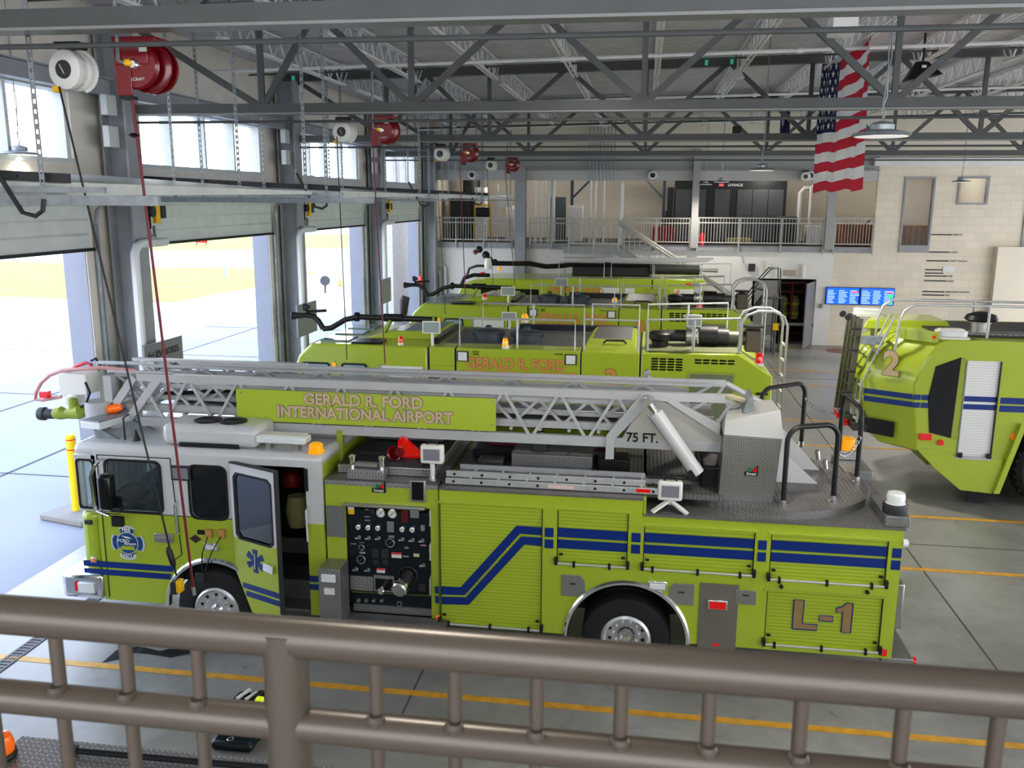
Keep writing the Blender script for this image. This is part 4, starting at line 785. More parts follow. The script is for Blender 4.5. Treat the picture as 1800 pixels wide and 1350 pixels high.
for zx, zy in ((407, 465), (505, 470), (603, 474), (837, 485), (937, 492), (1035, 497), (1045, 740), (380, 780), (497, 787)):
    x, z = Z(zx, zy); o = MB().lathe((x, PY-.05, z), (0, 1, 0), [(.018, 0), (.028, .02), (.012, .03), (.012, .06)], 14).build('valve_knob', steel, pp)
    x, z = Z(zx-18, zy+20); B1(x-.035, x+.035, PY-.006, PY, z-.008, z+.008).build('knob_tag', ivory, o)
for zx, zy, r in ((710, 525, .052), (425, 690, .05), (428, 570, .034)):
    x, z = Z(zx, zy); o = MB().torus((x, PY-.02, z), (0, 1, 0), r, .008, n=22, m=6).build('valve_dial', steel, pp); MB().bar((x-r*.7, PY-.03, z-r*.8), (x+r*.5, PY-.03, z+r*.5), .014, .02).build('valve_handle', dkg, o)
for i, (a, b_, c, d, m) in enumerate(((677, 315, 748, 425, steel), (905, 200, 995, 285, steel), (528, 580, 598, 680, dkg), (622, 585, 695, 685, dkg), (543, 690, 595, 745, dkg), (636, 690, 690, 745, dkg), (1010, 350, 1052, 412, scr), (692, 452, 752, 482, galv), (818, 205, 890, 330, M('pilot_red', (.12, .01, .01), .4)), (455, 262, 508, 278, scr), (457, 298, 510, 314, scr), (460, 192, 495, 207, scr), (515, 195, 555, 240, dkg), (722, 622, 822, 680, ivory), (575, 778, 660, 828, ivory), (940, 632, 998, 668, M('label_cream', (.6, .55, .35), .5)), (1010, 545, 1065, 560, ivory), (850, 565, 892, 588, scr), (835, 652, 892, 672, galv), (292, 172, 356, 246, yel), (318, 530, 375, 545, scr), (405, 614, 465, 640, galv), (405, 520, 455, 532, scr), (985, 930, 1062, 1010, dkg))):
    p, q = Z(a, b_), Z(c, d); o = B1(p[0], q[0], PY-.012, PY, q[1], p[1]).build(['instrument', 'label_plate'][m in (ivory, scr, galv)], m, pp, .003)
    if m is ivory or m is yel: B1(p[0], q[0], PY-.014, PY-.012, p[1]-(p[1]-q[1])*.3, p[1]).build('label_band', redl if m is ivory else ivory, o)
p, q = Z(312, 848), Z(545, 1005); B1(p[0], q[0], PY-.014, PY, q[1], p[1]).build('tread_cover', plate_g, pp)
p, q = Z(548, 842), Z(755, 1015); o = plate('hatch_frame', [[(p[0], q[1]), (q[0], q[1]), (q[0], p[1]), (p[0], p[1])], [(p[0]+.02, q[1]+.02), (q[0]-.02, q[1]+.02), (q[0]-.02, p[1]-.04), (p[0]+.02, p[1]-.04)]], PY-.02, .02, steel, pp)
x, z = Z(648, 950); MB().lathe((x, PY-.16, z-.02), (0, 1, .12), [(.03, 0), (.045, .02), (.045, .06), (.03, .08), (.03, .16)], 16).build('discharge_cap', chrome, pp)
x, z = Z(885, 850); MB().torus((x, PY-.01, z), (0, 1, 0), .115, .014, n=28, m=6).build('intake_flange', dkg, pp)
o = MB().lathe((x, PY, z), (-.12, -1, -.22), [(.085, 0), (.075, .06), (.07, .2), (.085, .22)], 20).build('suction_intake', dkg, pp); e = V((x, PY, z))+V((-.12, -1, -.22)).normalized()*.2
MB().lathe(e, (-.12, -1, -.22), [(.09, 0), (.098, .01), (.098, .05), (.09, .055), (.098, .06), (.098, .1), (.08, .12)], 24).build('intake_cap', chrome, o)
for zx in (400, 475, 550, 628): x, z = Z(zx, 1095); MB().lathe((x, PY-.03, z), (0, 1, 0), [(.02, 0), (.026, .03)], 12).build('drain_knob', steel, pp)
x, z = Z(800, 1132); MB().torus((x, PY-.006, z), (0, 1, 0), .028, .007, n=16, m=5).build('port_ring', steel, pp)
a, b_ = Z(325, 1010), Z(1150, 1055); MB().bar((a[0], PY-.004, a[1]), (b_[0], PY-.004, b_[1]), .006, .006).build('panel_joint', limed, pp)
a, b_ = S(603, 884), S(747, 897); o = MB().box(a[0], b_[0], YN-.03, YN+.05, b_[1]-.0, a[1]+.0).build('panel_light_hood', steel, L1, .008)
a, b_ = S(572, 890), S(606, 946); B1(a[0], b_[0], YN+.02, YN+.045, b_[1], a[1]).build('tread_panel', plate_m, L1)
a, b_ = S(720, 844), S(748, 884); o = B1(a[0], b_[0], YN+.0, YN+.045, b_[1], a[1]).build('storage_cubby', steel, L1, .01); B1(a[0]+.025, b_[0]-.025, YN-.004, YN+.0, b_[1]+.03, a[1]-.02).build('opening', blkg, o)
def smeal(cx, cz, s, y, parent):
    o = plate('maker_badge', [[(cx-s, cz-.75*s), (cx+s, cz-.75*s), (cx+s, cz+s), (cx+.55*s, cz+.6*s), (cx-.1*s, cz-.05*s), (cx-s, cz-.1*s)]], y, .006, blk, parent)
    MB().cyl((cx-.15*s, y-.004, cz+.18*s), (cx-.15*s, y, cz+.18*s), s*.32, n=14).build('badge_green', M('badge_green_%d' % (s*1000), (.01, .2, .08), .4), o); plate('badge_red', [[(cx+.1*s, cz-.05*s), (cx+.75*s, cz-.05*s), (cx+.75*s, cz+.7*s)]], y-.003, .003, redl, o)
    text('Smeal', s*.62, (cx, y-.003, cz-.42*s), ivory, o, bold=.01)
q_ = S(665, 858); smeal(q_[0], q_[1], .085, YN+.018, L1)
# tread-plate box beside the panel
a = S(556, 968, 9.5); b_ = S(596, 985, 9.5)
tb = MB().box(a[0]+.03, b_[0]+.02, 9.45, YN+.02, .45, 1.32).build('tread_plate_cabinet', plate_m, L1, .006)
B1(a[0]+.07, b_[0]-.03, 9.425, 9.45, 1.16, 1.26).build('cabinet_lamp', clearl, tb, .01); B1(a[0]+.1, b_[0]-.05, 9.44, 9.45, 1.0, 1.08).build('cabinet_label', ivory, tb)
B1(PX0+.1, PX1+.1, 9.75-.12, YN+.5, .56, .62).build('running_board', plate_d, L1); B1(PX0+.3, PX1, YN+.07, YN+.11, .6, .72).build('kick_plate', plate_m, L1)
for i, (pa, pb) in enumerate(((893, 925), (952, 985), (1013, 1045))):
    q0 = S(757, pa); q1 = S(758, pb); handle([(q0[0], YN+.03, q0[1]), (q0[0], YN-.04, q0[1]-.02), (q0[0], YN-.04, q1[1]+.02), (q0[0], YN+.03, q1[1])], .012)
# things on the pump module deck
B1(-3.65, -2.42, 10.05, 11.9, PT+.03, PT+.14).build('raised_hatch', plate_g, L1, .01); B1(-3.63, -2.44, 10.07, 11.88, PT+.14, PT+.15).build('hatch_top', dkg, L1)
B1(-3.45, -3.0, YN+.08, YN+.28, PT+.03, PT+.15).build('valve_box', plate_g, L1, .005)
for x in (-3.42, -3.05): MB().lathe((x, YN+.2, PT+.15), (0, 0, 1), [(.035, 0), (.035, .1), (.045, .11), (.045, .14), (.02, .15)], 12).build('deck_fitting', chrome, L1)
MB().bar((-3.38, YN+.2, PT+.19), (-3.1, YN+.2, PT+.19), .08, .04).build('roller', steel, L1)
c = at(700, 790, 2.6, 'z'); o = MB().lathe((c.x-.02, c.y-.1, 2.58), (-.2, -1, .12), [(.06, -.2), (.09, 0), (.1, .01), (.08, .0), (.05, -.1)], 18).build('red_nozzle', red, L1)
MB().hexa([(c.x-.02, c.y, 2.48), (c.x+.3, c.y+.1, 2.48), (c.x+.3, c.y+.2, 2.48), (c.x, c.y+.12, 2.48)], [(c.x+.0, c.y, 2.72), (c.x+.06, c.y+.05, 2.74), (c.x+.06, c.y+.12, 2.74), (c.x+.02, c.y+.1, 2.74)]).build('red_bracket', redl, L1)
B1(c.x-.2, c.x+.35, c.y-.2, c.y+.0, 2.44, 2.5).build('nozzle_tray', dkg, L1)
MB().hexa([(-3.6, 11.2, 2.46), (-2.6, 11.2, 2.46), (-2.4, 12.0, 2.46), (-3.3, 12.0, 2.46)], [(-3.6, 11.2, 2.5), (-2.6, 11.2, 2.5), (-2.4, 12.0, 2.5), (-3.3, 12.0, 2.5)]).build('rear_hatch', plate_d, L1)
def flood(name, x, y, z0, zh, rz=0, tripod=False):
    o = MB().box(x-.14, x+.14, y-.05, y+.06, zh-.115, zh+.115).build(name, ivory, L1, .025); B1(x-.1, x+.1, y-.056, y-.05, zh-.07, zh+.07).build('lamp_lens', scr, o, .01)
    for dz_ in (-.025, .0, .025): pass
    MB().tube([(x-.07, y, zh+.11), (x-.06, y, zh+.15), (x+.06, y, zh+.15), (x+.07, y, zh+.11)], .012, 6).build('lamp_handle', blk, o)
    MB().cyl((x, y, z0+.08), (x, y, zh-.1), .03).build('lamp_stem', ivory, o)
    if tripod:
        for dx, dy in ((-.2, -.12), (.2, -.12), (0, .2)): MB().bar((x, y, z0+.13), (x+dx, y+dy, z0+.012), .06, .025).build('lamp_foot', ivory, o)
    else: MB().lathe((x, y, z0), (0, 0, 1), [(.05, 0), (.05, .04), (.035, .09)], 14).build('lamp_base', steel, o)
    return o
c = at(760, 798, 9.95); flood('scene_lamp', c.x, 9.95, PT+.0, c.z)
# ---- rear body
BT1, BT2, BE = 2.285, 2.10, 2.93; BX = -2.3; BM = .085
holes = []; dd = []
def dr(px0, py0, px1, py1): a = S(px0, py0); b = S(px1, py1); dd.append((a[0], b[0], b[1], a[1])); return
dA = (S(771, 0+1000)[0], S(953, 1000)[0], .66, 2.09); 
zt_ = lambda px, py: S(px, py)[1]
doors = [(S(773, 990)[0], S(953, 990)[0], zt_(865, 1100)+.0, zt_(775, 885)), (S(979, 950)[0], S(1104, 950)[0], zt_(1040, 992), zt_(1040, 900)), (S(1131, 960)[0], S(1327, 960)[0], zt_(1225, 1004), zt_(1225, 931)), (S(1353, 985)[0], S(1560, 985)[0], zt_(1455, 1023), zt_(1455, 946)), (S(1345, 1090)[0], S(1550, 1090)[0], zt_(1450, 1138), zt_(1450, 1046))]
body = [(BX, .56), (RX_-.70, .56)]+[(RX_-.70*math.cos(a*PI/20), .56+.70*math.sin(a*PI/20)) for a in range(1, 20)]+[(RX_+.70, .56), (BE, .56), (BE, BT2), (.09, BT2), (.09, BT1), (BX, BT1)]
plate('body_side', [body]+[[(a, c), (b, c), (b, d), (a, d)] for a, b, c, d in doors], YN, .04, lime, L1)
for i, (a, b, c, d) in enumerate(doors):
    o = B1(a, b, YN+.025, YN+.04, c, d).build('roller_shutter', limeslat, L1)
    [MB().bar((q, YN+.012, c), (q, YN+.012, d), .012, .02).build('shutter_track', blk, o) for q in (a, b)]
    MB().box(a-.03, b+.03, YN-.02, YN, d+.015, d+.03).build('drip_rail', lime, o)
    bz = c+.0; MB().cyl((a-.03, YN-.035, bz), (b+.03, YN-.035, bz), .013, n=8).build('pull_bar', grey_alu, o)
    n = 3 if b-a > 1 else 2
    for j in range(n): x = a+(b-a)*((j+.5)/n if n == 2 else (.09, .5, .88)[j]); B1(x-.014, x+.014, YN-.055, YN-.015, bz-.035, bz+.035).build('bar_clip', blk, o)
    for x in (a-.005, b+.005): B1(x-.02, x+.02, YN-.05, YN+.02, bz-.02, bz+.07).build('bar_bracket', blk, o, .005)
    for x in (a+.05, b-.05): B1(x-.02, x+.02, YN-.01, YN+.02, bz+.09, bz+.11).build('stop', blk, o)
MB().box(BX, .09, YN+.04, YF, 1.3, BT1-.01).box(.09, BE, YN+.04, YF, 1.3, BT2-.01).box(BX, RX_-.75, YN+.04, YF, .56, 1.3).box(RX_+.75, BE, YN+.04, YF, .56, 1.3).build('body_shell', limed, L1)
B1(BX, .09, YN-.01, YN+.55, BT1, BT1+.03).build('upper_deck_edge', plate_d, L1); B1(.09, BE+.02, YN-.01, YF+.01, BT2, BT2+.03).build('rear_deck', plate_d, L1)
B1(BX, 1.0, YN+.3, YF, BT1-.06, BT1+.005).build('top_walkway', ribbed, L1)
B1(.085, .12, YN, YF, BT2, BT1+.02).build('deck_riser', lime, L1)
plate('body_side_far', [body], YF, .03, lime, L1)
MB().torus((RX_, YN-.012, .56), (0, 1, 0), .715, .03, 0, -PI, 32, 6, ref=(1, 0, 0)).build('fender_trim', chrome, L1)
# blue stripes
yz = YN-.006
def zline(px, py, y=YN): return S(px, py, y)[1]
sx = [S(965, 945)[0]]
ua, ub, la, lb_ = 1.93, 1.81, 1.775, 1.655
ua = zt_(1040, 932)+.0; ub = zt_(1040, 948); la = zt_(1040, 952.5); lb_ = zt_(1040, 968)
segs = [(S(957.5, 945)[0], S(973, 945)[0], yz), (doors[1][0]+.01, doors[1][1]-.01, YN+.018), (S(1110, 945)[0], S(1126, 945)[0], yz), (doors[2][0]+.01, doors[2][1]-.01, YN+.018), (S(1332, 966)[0], S(1347, 966)[0], yz), (doors[3][0]+.01, doors[3][1]-.01, YN+.018), (S(1567, 985)[0], S(1583, 985)[0], yz)]
for a, b, y in segs:
    stripe([(a, ub), (b, ub), (b, ua), (a, ua)], y-.003); stripe([(a, lb_), (b, lb_), (b, la), (a, la)], y-.003)
yd = YN+.016
dp = lambda pts: stripe([S(x, y, YN+.02) for x, y in pts], yd)
dp([(775, 1031), (810, 1032), (908, 924), (953, 927), (953, 941), (914, 938), (817, 1046), (776, 1045)])
dp([(776, 1049), (819, 1050), (916, 943), (953, 945), (953, 960), (922, 957), (824, 1063), (777, 1062)])
stripe([S(764.5, 1030), S(771, 1031), S(771.5, 1043), S(765, 1042)]); stripe([S(765, 1047), S(771.5, 1048), S(772, 1060), S(765.5, 1059)])
# fixtures on the flank
def hatch(px0, py0, px1, py1, cut=None):
    a = S(px0, py0); b = S(px1, py1); c = .06
    pts = [(a[0], b[1]), (b[0], b[1]), (b[0], a[1]), (a[0], a[1])]
    if cut == 'r': pts = [(a[0], b[1]), (b[0]-c, b[1]), (b[0], b[1]+c), (b[0], a[1]-c), (b[0]-c, a[1]), (a[0], a[1])]
    if cut == 'l': pts = [(a[0]+c, b[1]), (b[0], b[1]), (b[0], a[1]), (a[0]+c, a[1]), (a[0], a[1]-c), (a[0], b[1]+c)]
    o = MB().prism(pts, 'y', YN-.014, YN).build('service_hatch', steel, L1, .003); mx_ = (a[0]+b[0])/2; mz_ = (a[1]+b[1])/2; B1(mx_-.04, mx_+.03, YN-.024, YN-.014, mz_+.02, mz_+.035).build('latch', dkg, o); return o
hatch(987, 1009, 1028, 1049, 'r'); hatch(1177, 1024, 1219, 1064, 'l'); hatch(1294, 1036, 1328, 1063)
sp_ = box2('splash_panel', 1231, 1024, 1292, 1145, M('taupe_panel', (.17, .155, .13), .45), YN-.012, YN, .003)
o = box2('warning_lamp', 1139, 1020, 1172, 1038, chrome); box2('lens', 1142, 1023, 1169, 1035, clearl, YN-.036, YN-.03, .004, o)
o = box2('warning_lamp', 1244, 1052, 1278, 1071, chrome, YN-.04, YN-.012); box2('lens', 1247, 1055, 1275, 1069, redl, YN-.046, YN-.04, .004, o)
box2('reflector', 1252, 1130, 1264, 1135, redl, YN-.016, YN-.012, 0); box2('reflector', 767, 1081, 773, 1093, orng, YN-.01, YN, 0); box2('reflector', 1549, 1141, 1558, 1153, redl, YN-.01, YN, 0)
for px, py in ((1373, 1030), (1524, 1040)): q = S(px, py); MB().cyl((q[0], YN-.03, q[1]), (q[0], YN, q[1]), .022).build('bumper_stop', blk, L1)
q = S(1446, 1088, YN+.02); a = S(1394, 1080, YN+.02); b = S(1497, 1090, YN+.02)
ux, uz, us = a[0], S(1394, 1105, YN+.02)[1], (b[0]-a[0])
def glyph(pts, grow=0): return [(ux+p*us, uz+w*.36-p*.0) for p, w in pts]
for pts in ([(0, 0), (.42, 0), (.42, .2), (.17, .2), (.17, 1), (0, 1)], [(.45, .34), (.68, .34), (.68, .52), (.45, .52)], [(.84, 0), (1, 0), (1, 1), (.89, 1), (.84, .88), (.73, .8), (.73, .66), (.84, .7)]):
    g = glyph(pts); plate('unit_number', [g], YN+.014, .004, gold, L1); cxg = sum(p for p, w in g)/len(g); 
    MB().tube([(p, YN+.016, w) for p, w in g+[g[0]]], .008, 4).build('unit_number_outline', blue, L1)
# rear end
B1(BE, BE+.04, YN+.2, YF-.2, .5, 2.0).build('rear_wall', steel, L1); B1(BE, BE+.09, YN+.05, YN+.3, .9, 1.45).build('rear_lamp_box', steel, L1, .02); B1(BE-.1, BE+.25, YN+.02, YF-.02, .48, .56).build('rear_step', plate_m, L1, .01)
MB().cyl((BE+.26, YN+.1, .5), (BE+.29, YN+.1, .5), .05).build('step_lamp', redl, L1)
MB().lathe((BE+.0, YN+.02, 1.95), (1, 0, 0), [(.05, 0), (.05, .05), (.02, .07)], 12).build('corner_lamp', clearl, L1)
b0 = MB().box(BE-.2, BE+.06, YN+.02, YN+.75, BT2+.03, BT2+.15).build('rear_light_box', plate_m, L1, .006)
MB().lathe((BE-.07, YN+.17, BT2+.15), (0, 0, 1), [(.125, 0), (.13, .08), (.12, .11), (.1, .115), (.1, .2), (.09, .23), (.04, .245)], 22).build('rotating_beacon', clearl, b0); MB().lathe((BE-.07, YN+.17, BT2+.15), (0, 0, 1), [(.13, 0), (.135, .08), (.125, .112)], 22).build('beacon_base', dkg, b0)
b0 = MB().box(BE-.3, BE+.06, YF-.8, YF-.02, BT2+.03, BT2+.15).build('rear_light_box', plate_m, L1, .006); b1_ = B1(BE-.28, BE-.0, YF-.3, YF-.05, BT2+.15, BT2+.27).build('beacon_riser', steel, b0, .01); MB().lathe((BE-.14, YF-.17, BT2+.27), (0, 0, 1), [(.11, 0), (.11, .15), (.06, .17)], 18).build('amber_beacon', amber, b0)
# ---- things on top
TT = 2.22; tc = (1.6, 11.05); TR = 1.23
MB().lathe((tc[0], tc[1], TT-.1), (0, 0, 1), [(TR, 0), (TR, .1)], 72).build('turntable', plate_m, L1)
MB().lathe((tc[0], tc[1], TT), (0, 0, 1), [(TR-.02, 0), (TR-.02, .006)], 72).build('turntable_deck', ribbed, L1); MB().lathe((tc[0], tc[1], BT2+.02), (0, 0, 1), [(.8, 0), (.8, .04)], 32).build('turntable_bearing', blk, L1)
B1(-.35, .6, YN+.9, YF-.3, BT1, BT1+.02).build('walkway_plate', ribbed, L1)
# guard hoops
def hoop(p, q, h, name='guard_hoop'):
    p, q = V(p), V(q); n = 8; pts = [p]; r = .17; d = (q-p); u = d.normalized(); top = h
    pts += [p+V((0, 0, top-r))]+[p+V((0, 0, top-r))+u*(r-r*math.cos(a*PI/2/n))+V((0, 0, r*math.sin(a*PI/2/n))) for a in range(1, n+1)]
    pts += [q+V((0, 0, top-r))-u*(r-r*math.cos(a*PI/2/n))+V((0, 0, r*math.sin(a*PI/2/n))) for a in range(n, -1, -1)]+[q]
    o = MB().tube(pts, .03, 10).build(name, blk, L1)
    for w_ in (p, q): MB().lathe(w_, (0, 0, 1), [(.05, 0), (.05, .015), (.035, .02), (.035, .08)], 10).build('hoop_foot', chrome, o)
    return o
zt = TT
hp = lambda px, py: at(px, py, zt, 'z')
hoop(hp(1376, 890), hp(1464, 882), .93); hoop(hp(1505, 848), hp(1473, 809), .93); hoop(hp(1332, 800), hp(1408, 785), .93)
def chain(a, b, sag):
    m = MB(); n = 26; a, b = V(a), V(b)
    pts = [a.lerp(b, i/n)-V((0, 0, sag*4*(i/n)*(1-i/n))) for i in range(n+1)]
    for i in range(n):
        c = (pts[i]+pts[i+1])/2; d = (pts[i+1]-pts[i]); m.torus(c, (0, 1, 0) if i % 2 else (1, 0, 1), d.length*.62, .005, n=8, m=4)
    return m.build('safety_chain', chrome, L1)
h1, h2, h3 = hp(1408, 785), hp(1473, 809), hp(1464, 882); chain(h1+V((0, 0, .72)), h2+V((0, 0, .72)), .12); chain(hp(1505, 848)+V((0, 0, .6)), h3+V((0, 0, .62)), .14)
# control pedestal
pf = at(1262, 878, TT, 'z'); pb = at(1356, 884, TT, 'z'); yF_ = (pf.y+pb.y)/2
x0_, x1_ = pf.x, at(1360, 885, yF_).x+.02; ztop = at(1268, 765, yF_).z; zc = at(1366, 733, yF_).z
ped = MB().hexa([(x0_, yF_, TT), (x1_-.03, yF_, TT), (x1_-.03, yF_+.55, TT), (x0_, yF_+.55, TT)], [(x0_+.03, yF_, ztop), (x1_+.03, yF_, ztop-.02), (x1_+.03, yF_+.55, ztop-.02), (x0_+.03, yF_+.55, ztop)]).build('control_pedestal', plate_m, L1, .006)
MB().hexa([(x0_+.02, yF_-.005, ztop), (x1_+.04, yF_-.005, ztop-.02), (x1_+.04, yF_+.56, ztop-.02), (x0_+.02, yF_+.56, ztop)], [(x0_+.03, yF_+.02, ztop+.17), (x1_+.0, yF_+.1, ztop+.3), (x1_-.05, yF_+.5, ztop+.34), (x0_+.1, yF_+.5, ztop+.25)]).build('console_cover', M('console_grey', (.46, .46, .44), .45), ped, .01)
q = V((x0_+.33, yF_+.25, ztop+.3)); MB().hexa([q+V((-.09, -.1, -.06)), q+V((.05, -.1, -.06)), q+V((.05, .2, -.04)), q+V((-.09, .2, -.04))], [q+V((-.03, -.1, .13)), q+V((.01, -.1, .14)), q+V((.01, .2, .16)), q+V((-.03, .2, .15))]).build('control_box', galv, ped)
MB().torus(q+V((-.16, .15, .03)), (.2, .4, 1), .14, .035, PI*.9, PI*2.1, 14, 6).build('hose_loop', M('hose_cream', (.5, .45, .3), .6), ped)
smeal((x0_+x1_)/2+.03, TT+.37, .075, yF_-.01, ped)
m = MB().prism([(x1_+.05, TT), (x1_+.62, TT), (x1_+.05, TT+.5)], 'y', 10.9, 10.94); m.build('gusset_plate', white, L1); MB().prism([(x1_+.05, TT), (x1_+.75, TT+.0), (x1_+.05, TT+.75)], 'y', 11.5, 11.53).build('gusset_plate', white, L1)
for i in range(3): q = at((1437, 1450, 1463)[i], (792, 808, 829)[i], TT+.2, 'z'); MB().cyl(q, q+V((.02, 0, -.12)), .03).build('chrome_fitting', chrome, L1)
# ladder
YL, YR = 10.45, 11.55
Lad = thing('zz', 'zz', 'zz'); C.objects.unlink(Lad)
def truss_side(y, xa, xb, zb_a, zb_b, zt_a, zt_b, rail, web, pitch, nm, hb=.1, ht=.07, w=.05):
    zb = lambda x: zb_a+(zb_b-zb_a)*(x-xa)/(xb-xa); ztp = lambda x: zt_a+(zt_b-zt_a)*(x-xa)/(xb-xa)
    o = MB().bar((xa, y, ztp(xa)), (xb, y, ztp(xb)), w+.03, ht).build(nm+'_top_rail', ladderm, L1); MB().bar((xa, y, zb(xa)), (xb, y, zb(xb)), w+.02, hb).build(nm+'_bottom_rail', ladderm, o)
    m = MB(); n = max(1, round((xb-xa)/pitch)); dx = (xb-xa)/n
    for i in range(n):
        x = xa+i*dx; m.bar((x, y, ztp(x)), (x+dx/2, y, zb(x+dx/2)), .03, .035); m.bar((x+dx/2, y, zb(x+dx/2)), (x+dx, y, ztp(x+dx)), .03, .035)
    m.build(nm+'_lattice', ladderm, o); return o
lt = lambda px, py, y: S(px, py, y)
zL0, zL1 = 3.36, 3.36
bL0, bL1 = lt(260, 740, YL)[1], lt(1060, 769, YL)[1]
truss_side(YL, -6.45, 1.1, bL0, bL0+.0, zL0, zL0, 0, 0, .68, 'base_section', .12, .1)
truss_side(YR, -6.45, 1.1, bL0, bL0, zL0-.04, zL0-.04, 0, 0, .68, 'base_section', .12, .08)
for y in (YL+.12, YR-.12): truss_side(y, -6.7, .6, bL0+.16, bL0+.16, zL0-.12, zL0-.12, 0, 0, .6, 'mid_section', .09, .05)
for y in (YL+.22, YR-.22): truss_side(y, -6.9, .9, bL0+.28, bL0+.28, zL0-.03, zL0-.03, 0, 0, .9, 'fly_section', .05, .03)
truss_side(YR+.04, -7.2, -4.6, zL0-.2, zL0-.2, zL0+.01, zL0+.01, 0, 0, .6, 'tip_side', .03, .04)
m = None
for i in range(21):
    x = -6.6+i*.36; z = bL0+.1; MB().cyl((x, YL+.05, z), (x, YR-.05, z), .022, n=8).build('rung', grey_alu, L1)
MB().box(-6.3, .9, YL+.3, YR-.3, bL0+.05, bL0+.11).build('ladder_deck', blk, L1)
MB().tube([(-6.2, 10.95, bL0+.2), (-4, 10.98, bL0+.22), (-1, 10.95, bL0+.2), (.6, 10.98, bL0+.2)], .05, 8).build('waterway_pipe', steel, L1)
MB().tube([(-6.3, 10.75, bL0+.3), (-5.4, 10.85, bL0+.36), (-4.8, 10.7, bL0+.3), (-4.2, 10.8, bL0+.36)], .03, 6).build('hydraulic_hose', blk, L1); MB().box(-5.1, -4.2, 10.65, 10.85, bL0+.28, bL0+.36).build('cable_tray', ivory, L1, .01)
# heavy end braces at the tip
MB().bar((-6.62, YL, bL0+.02), (-6.15, YL, zL0), .06, .1).build('end_brace', ladderm, L1); MB().bar((-6.95, YL, bL0+.0), (-6.5, YL, zL0), .06, .1).build('end_brace', ladderm, L1)
# tip equipment
tip = at(150, 650, YL+.1); tz = zL0+.05
rh = M('tip_rail_red', (.5, .04, .04), .4)
MB().tube([at(x, y, YL+.05) for x, y in ((240, 652), (180, 646), (110, 651), (88, 659), (72, 673), (63, 690), (62, 702), (75, 703), (108, 697))], .026, 8).build('tip_rail', M('tip_rail_white_red', (.55, .3, .3), .4), L1)
MB().tube([at(x, y, YR) for x, y in ((163, 668), (160, 640), (150, 638), (135, 643), (124, 652), (119, 662))], .028, 8).build('tip_rail', rh, L1); MB().tube([at(x, y, YR) for x, y in ((160, 634), (168, 630), (176, 640), (172, 650))], .02, 6).build('tip_cable', blk, L1)
MB().tube([at(172, 637, YR), at(300, 640, YR)], .028, 6).build('tip_rail', ladderm, L1)
MB().tube([(-6.9, YL+.05, tz), (-6.0, YL+.05, tz)], .026).build('tip_rail', ladderm, L1)
a = at(101, 657, YL-.1); b = at(153, 695, YL-.1); B1(a.x, b.x, YL-.1, YL+.2, b.z, a.z).build('tip_control_box', ivory, L1, .01)
a = at(122, 680, YL-.15); MB().lathe((-7.35, YL+.1, a.z-.02), (-1, -.3, .2), [(.02, -.1), (.1, 0), (.11, .03)], 16).build('tip_spotlight', dkg, L1); q = at(78, 694, YL); B1(q.x-.06, q.x+.07, YL-.03, YL+.05, q.z-.04, q.z+.05).build('tip_marker', redl, L1, .01)
MB().box(-7.2, -6.85, YL-.02, YR+.02, bL0+.1, bL0+.18).box(-6.93, -6.82, YL-.03, YL+.08, bL0+.1, zL0).box(-6.93, -6.82, YR-.08, YR+.03, bL0+.1, zL0).build('tip_frame', ladderm, L1)
n0 = at(70, 727, YL); n1 = at(102, 727, YL); n2 = at(140, 725, YL)
mo = MB().lathe(n0, (1, 0, 0.02), [(.085, 0), (.09, .02), (.09, .08), (.07, .1), (.065, .24)], 20).build('water_monitor', dkg, L1); MB().tube([n1-V((.05, 0, 0)), n1+V((.05, 0, .01)), n1+V((.12, 0, .0)), n2+V((.0, 0, .01)), n2+V((.06, .05, .02))], .07, 12, rs=[.07, .09, .065, .1, .07]).build('monitor_elbow', limed, mo); q = n2+V((-.08, 0, .08)); MB().lathe(q, (0, 0, 1), [(.06, -.02), (.06, .1), (.03, .12)], 14).build('monitor_knob', limed, mo)
q = at(128, 703, YL+.05); B1(q.x-.08, q.x+.08, YL, YL+.2, q.z-.06, q.z+.06).build('monitor_motor', ivory, mo, .01)
q = at(176, 730, YL); MB().lathe(q, (0, 0, 1), [(.1, -.2), (.16, -.12), (.18, .05), (.18, .2)], 20).build('monitor_swivel', ladderm, mo)
q = at(200, 718, YL-.05); MB().lathe(q, (-1, -.3, -.15), [(.04, -.1), (.06, -.02), (.05, .07), (.02, .09)], 14).build('orange_lamp', orng, L1)
MB().tube([at(150, 672, YL-.1), at(158, 690, YL-.12), at(152, 708, YL-.1), at(140, 718, YL)], .016, 6).build('cable', blk, L1)
# sign board on the ladder
sa, sb, sc_, sd = [lt(x, y, YL-.06) for x, y in ((415, 683), (872, 700), (872, 752), (418, 738))]
sx0, sx1 = sa[0], sb[0]; sz1, sz0 = sa[1], sd[1]-.0
sg = B1(sx0, sx1, YL-.075, YL-.055, sz0, sz1).build('ladder_sign', M('sign_lime', (.40, .50, .045), .4), L1)
SC = lambda px, py: lt(px, py, YL-.08)
a, b = SC(534, 700), SC(743, 709); text('GERALD R. FORD', .2, ((a[0]+b[0])/2, YL-.079, (SC(640, 706)[1])), tanl, sg, wid=b[0]-a[0], bold=.04, back=blue, backoff=.022)
a, b = SC(487, 730), SC(796, 735); text('INTERNATIONAL AIRPORT', .2, ((a[0]+b[0])/2, YL-.079, (SC(640, 730)[1])), tanl, sg, wid=b[0]-a[0], bold=.04, back=blue, backoff=.022)
for px, py in ((423, 690), (865, 706), (423, 733), (865, 747)): q = SC(px, py); MB().cyl((q[0], YL-.08, q[1]), (q[0], YL-.075, q[1]), .012, n=8).build('sign_bolt', steel, sg)
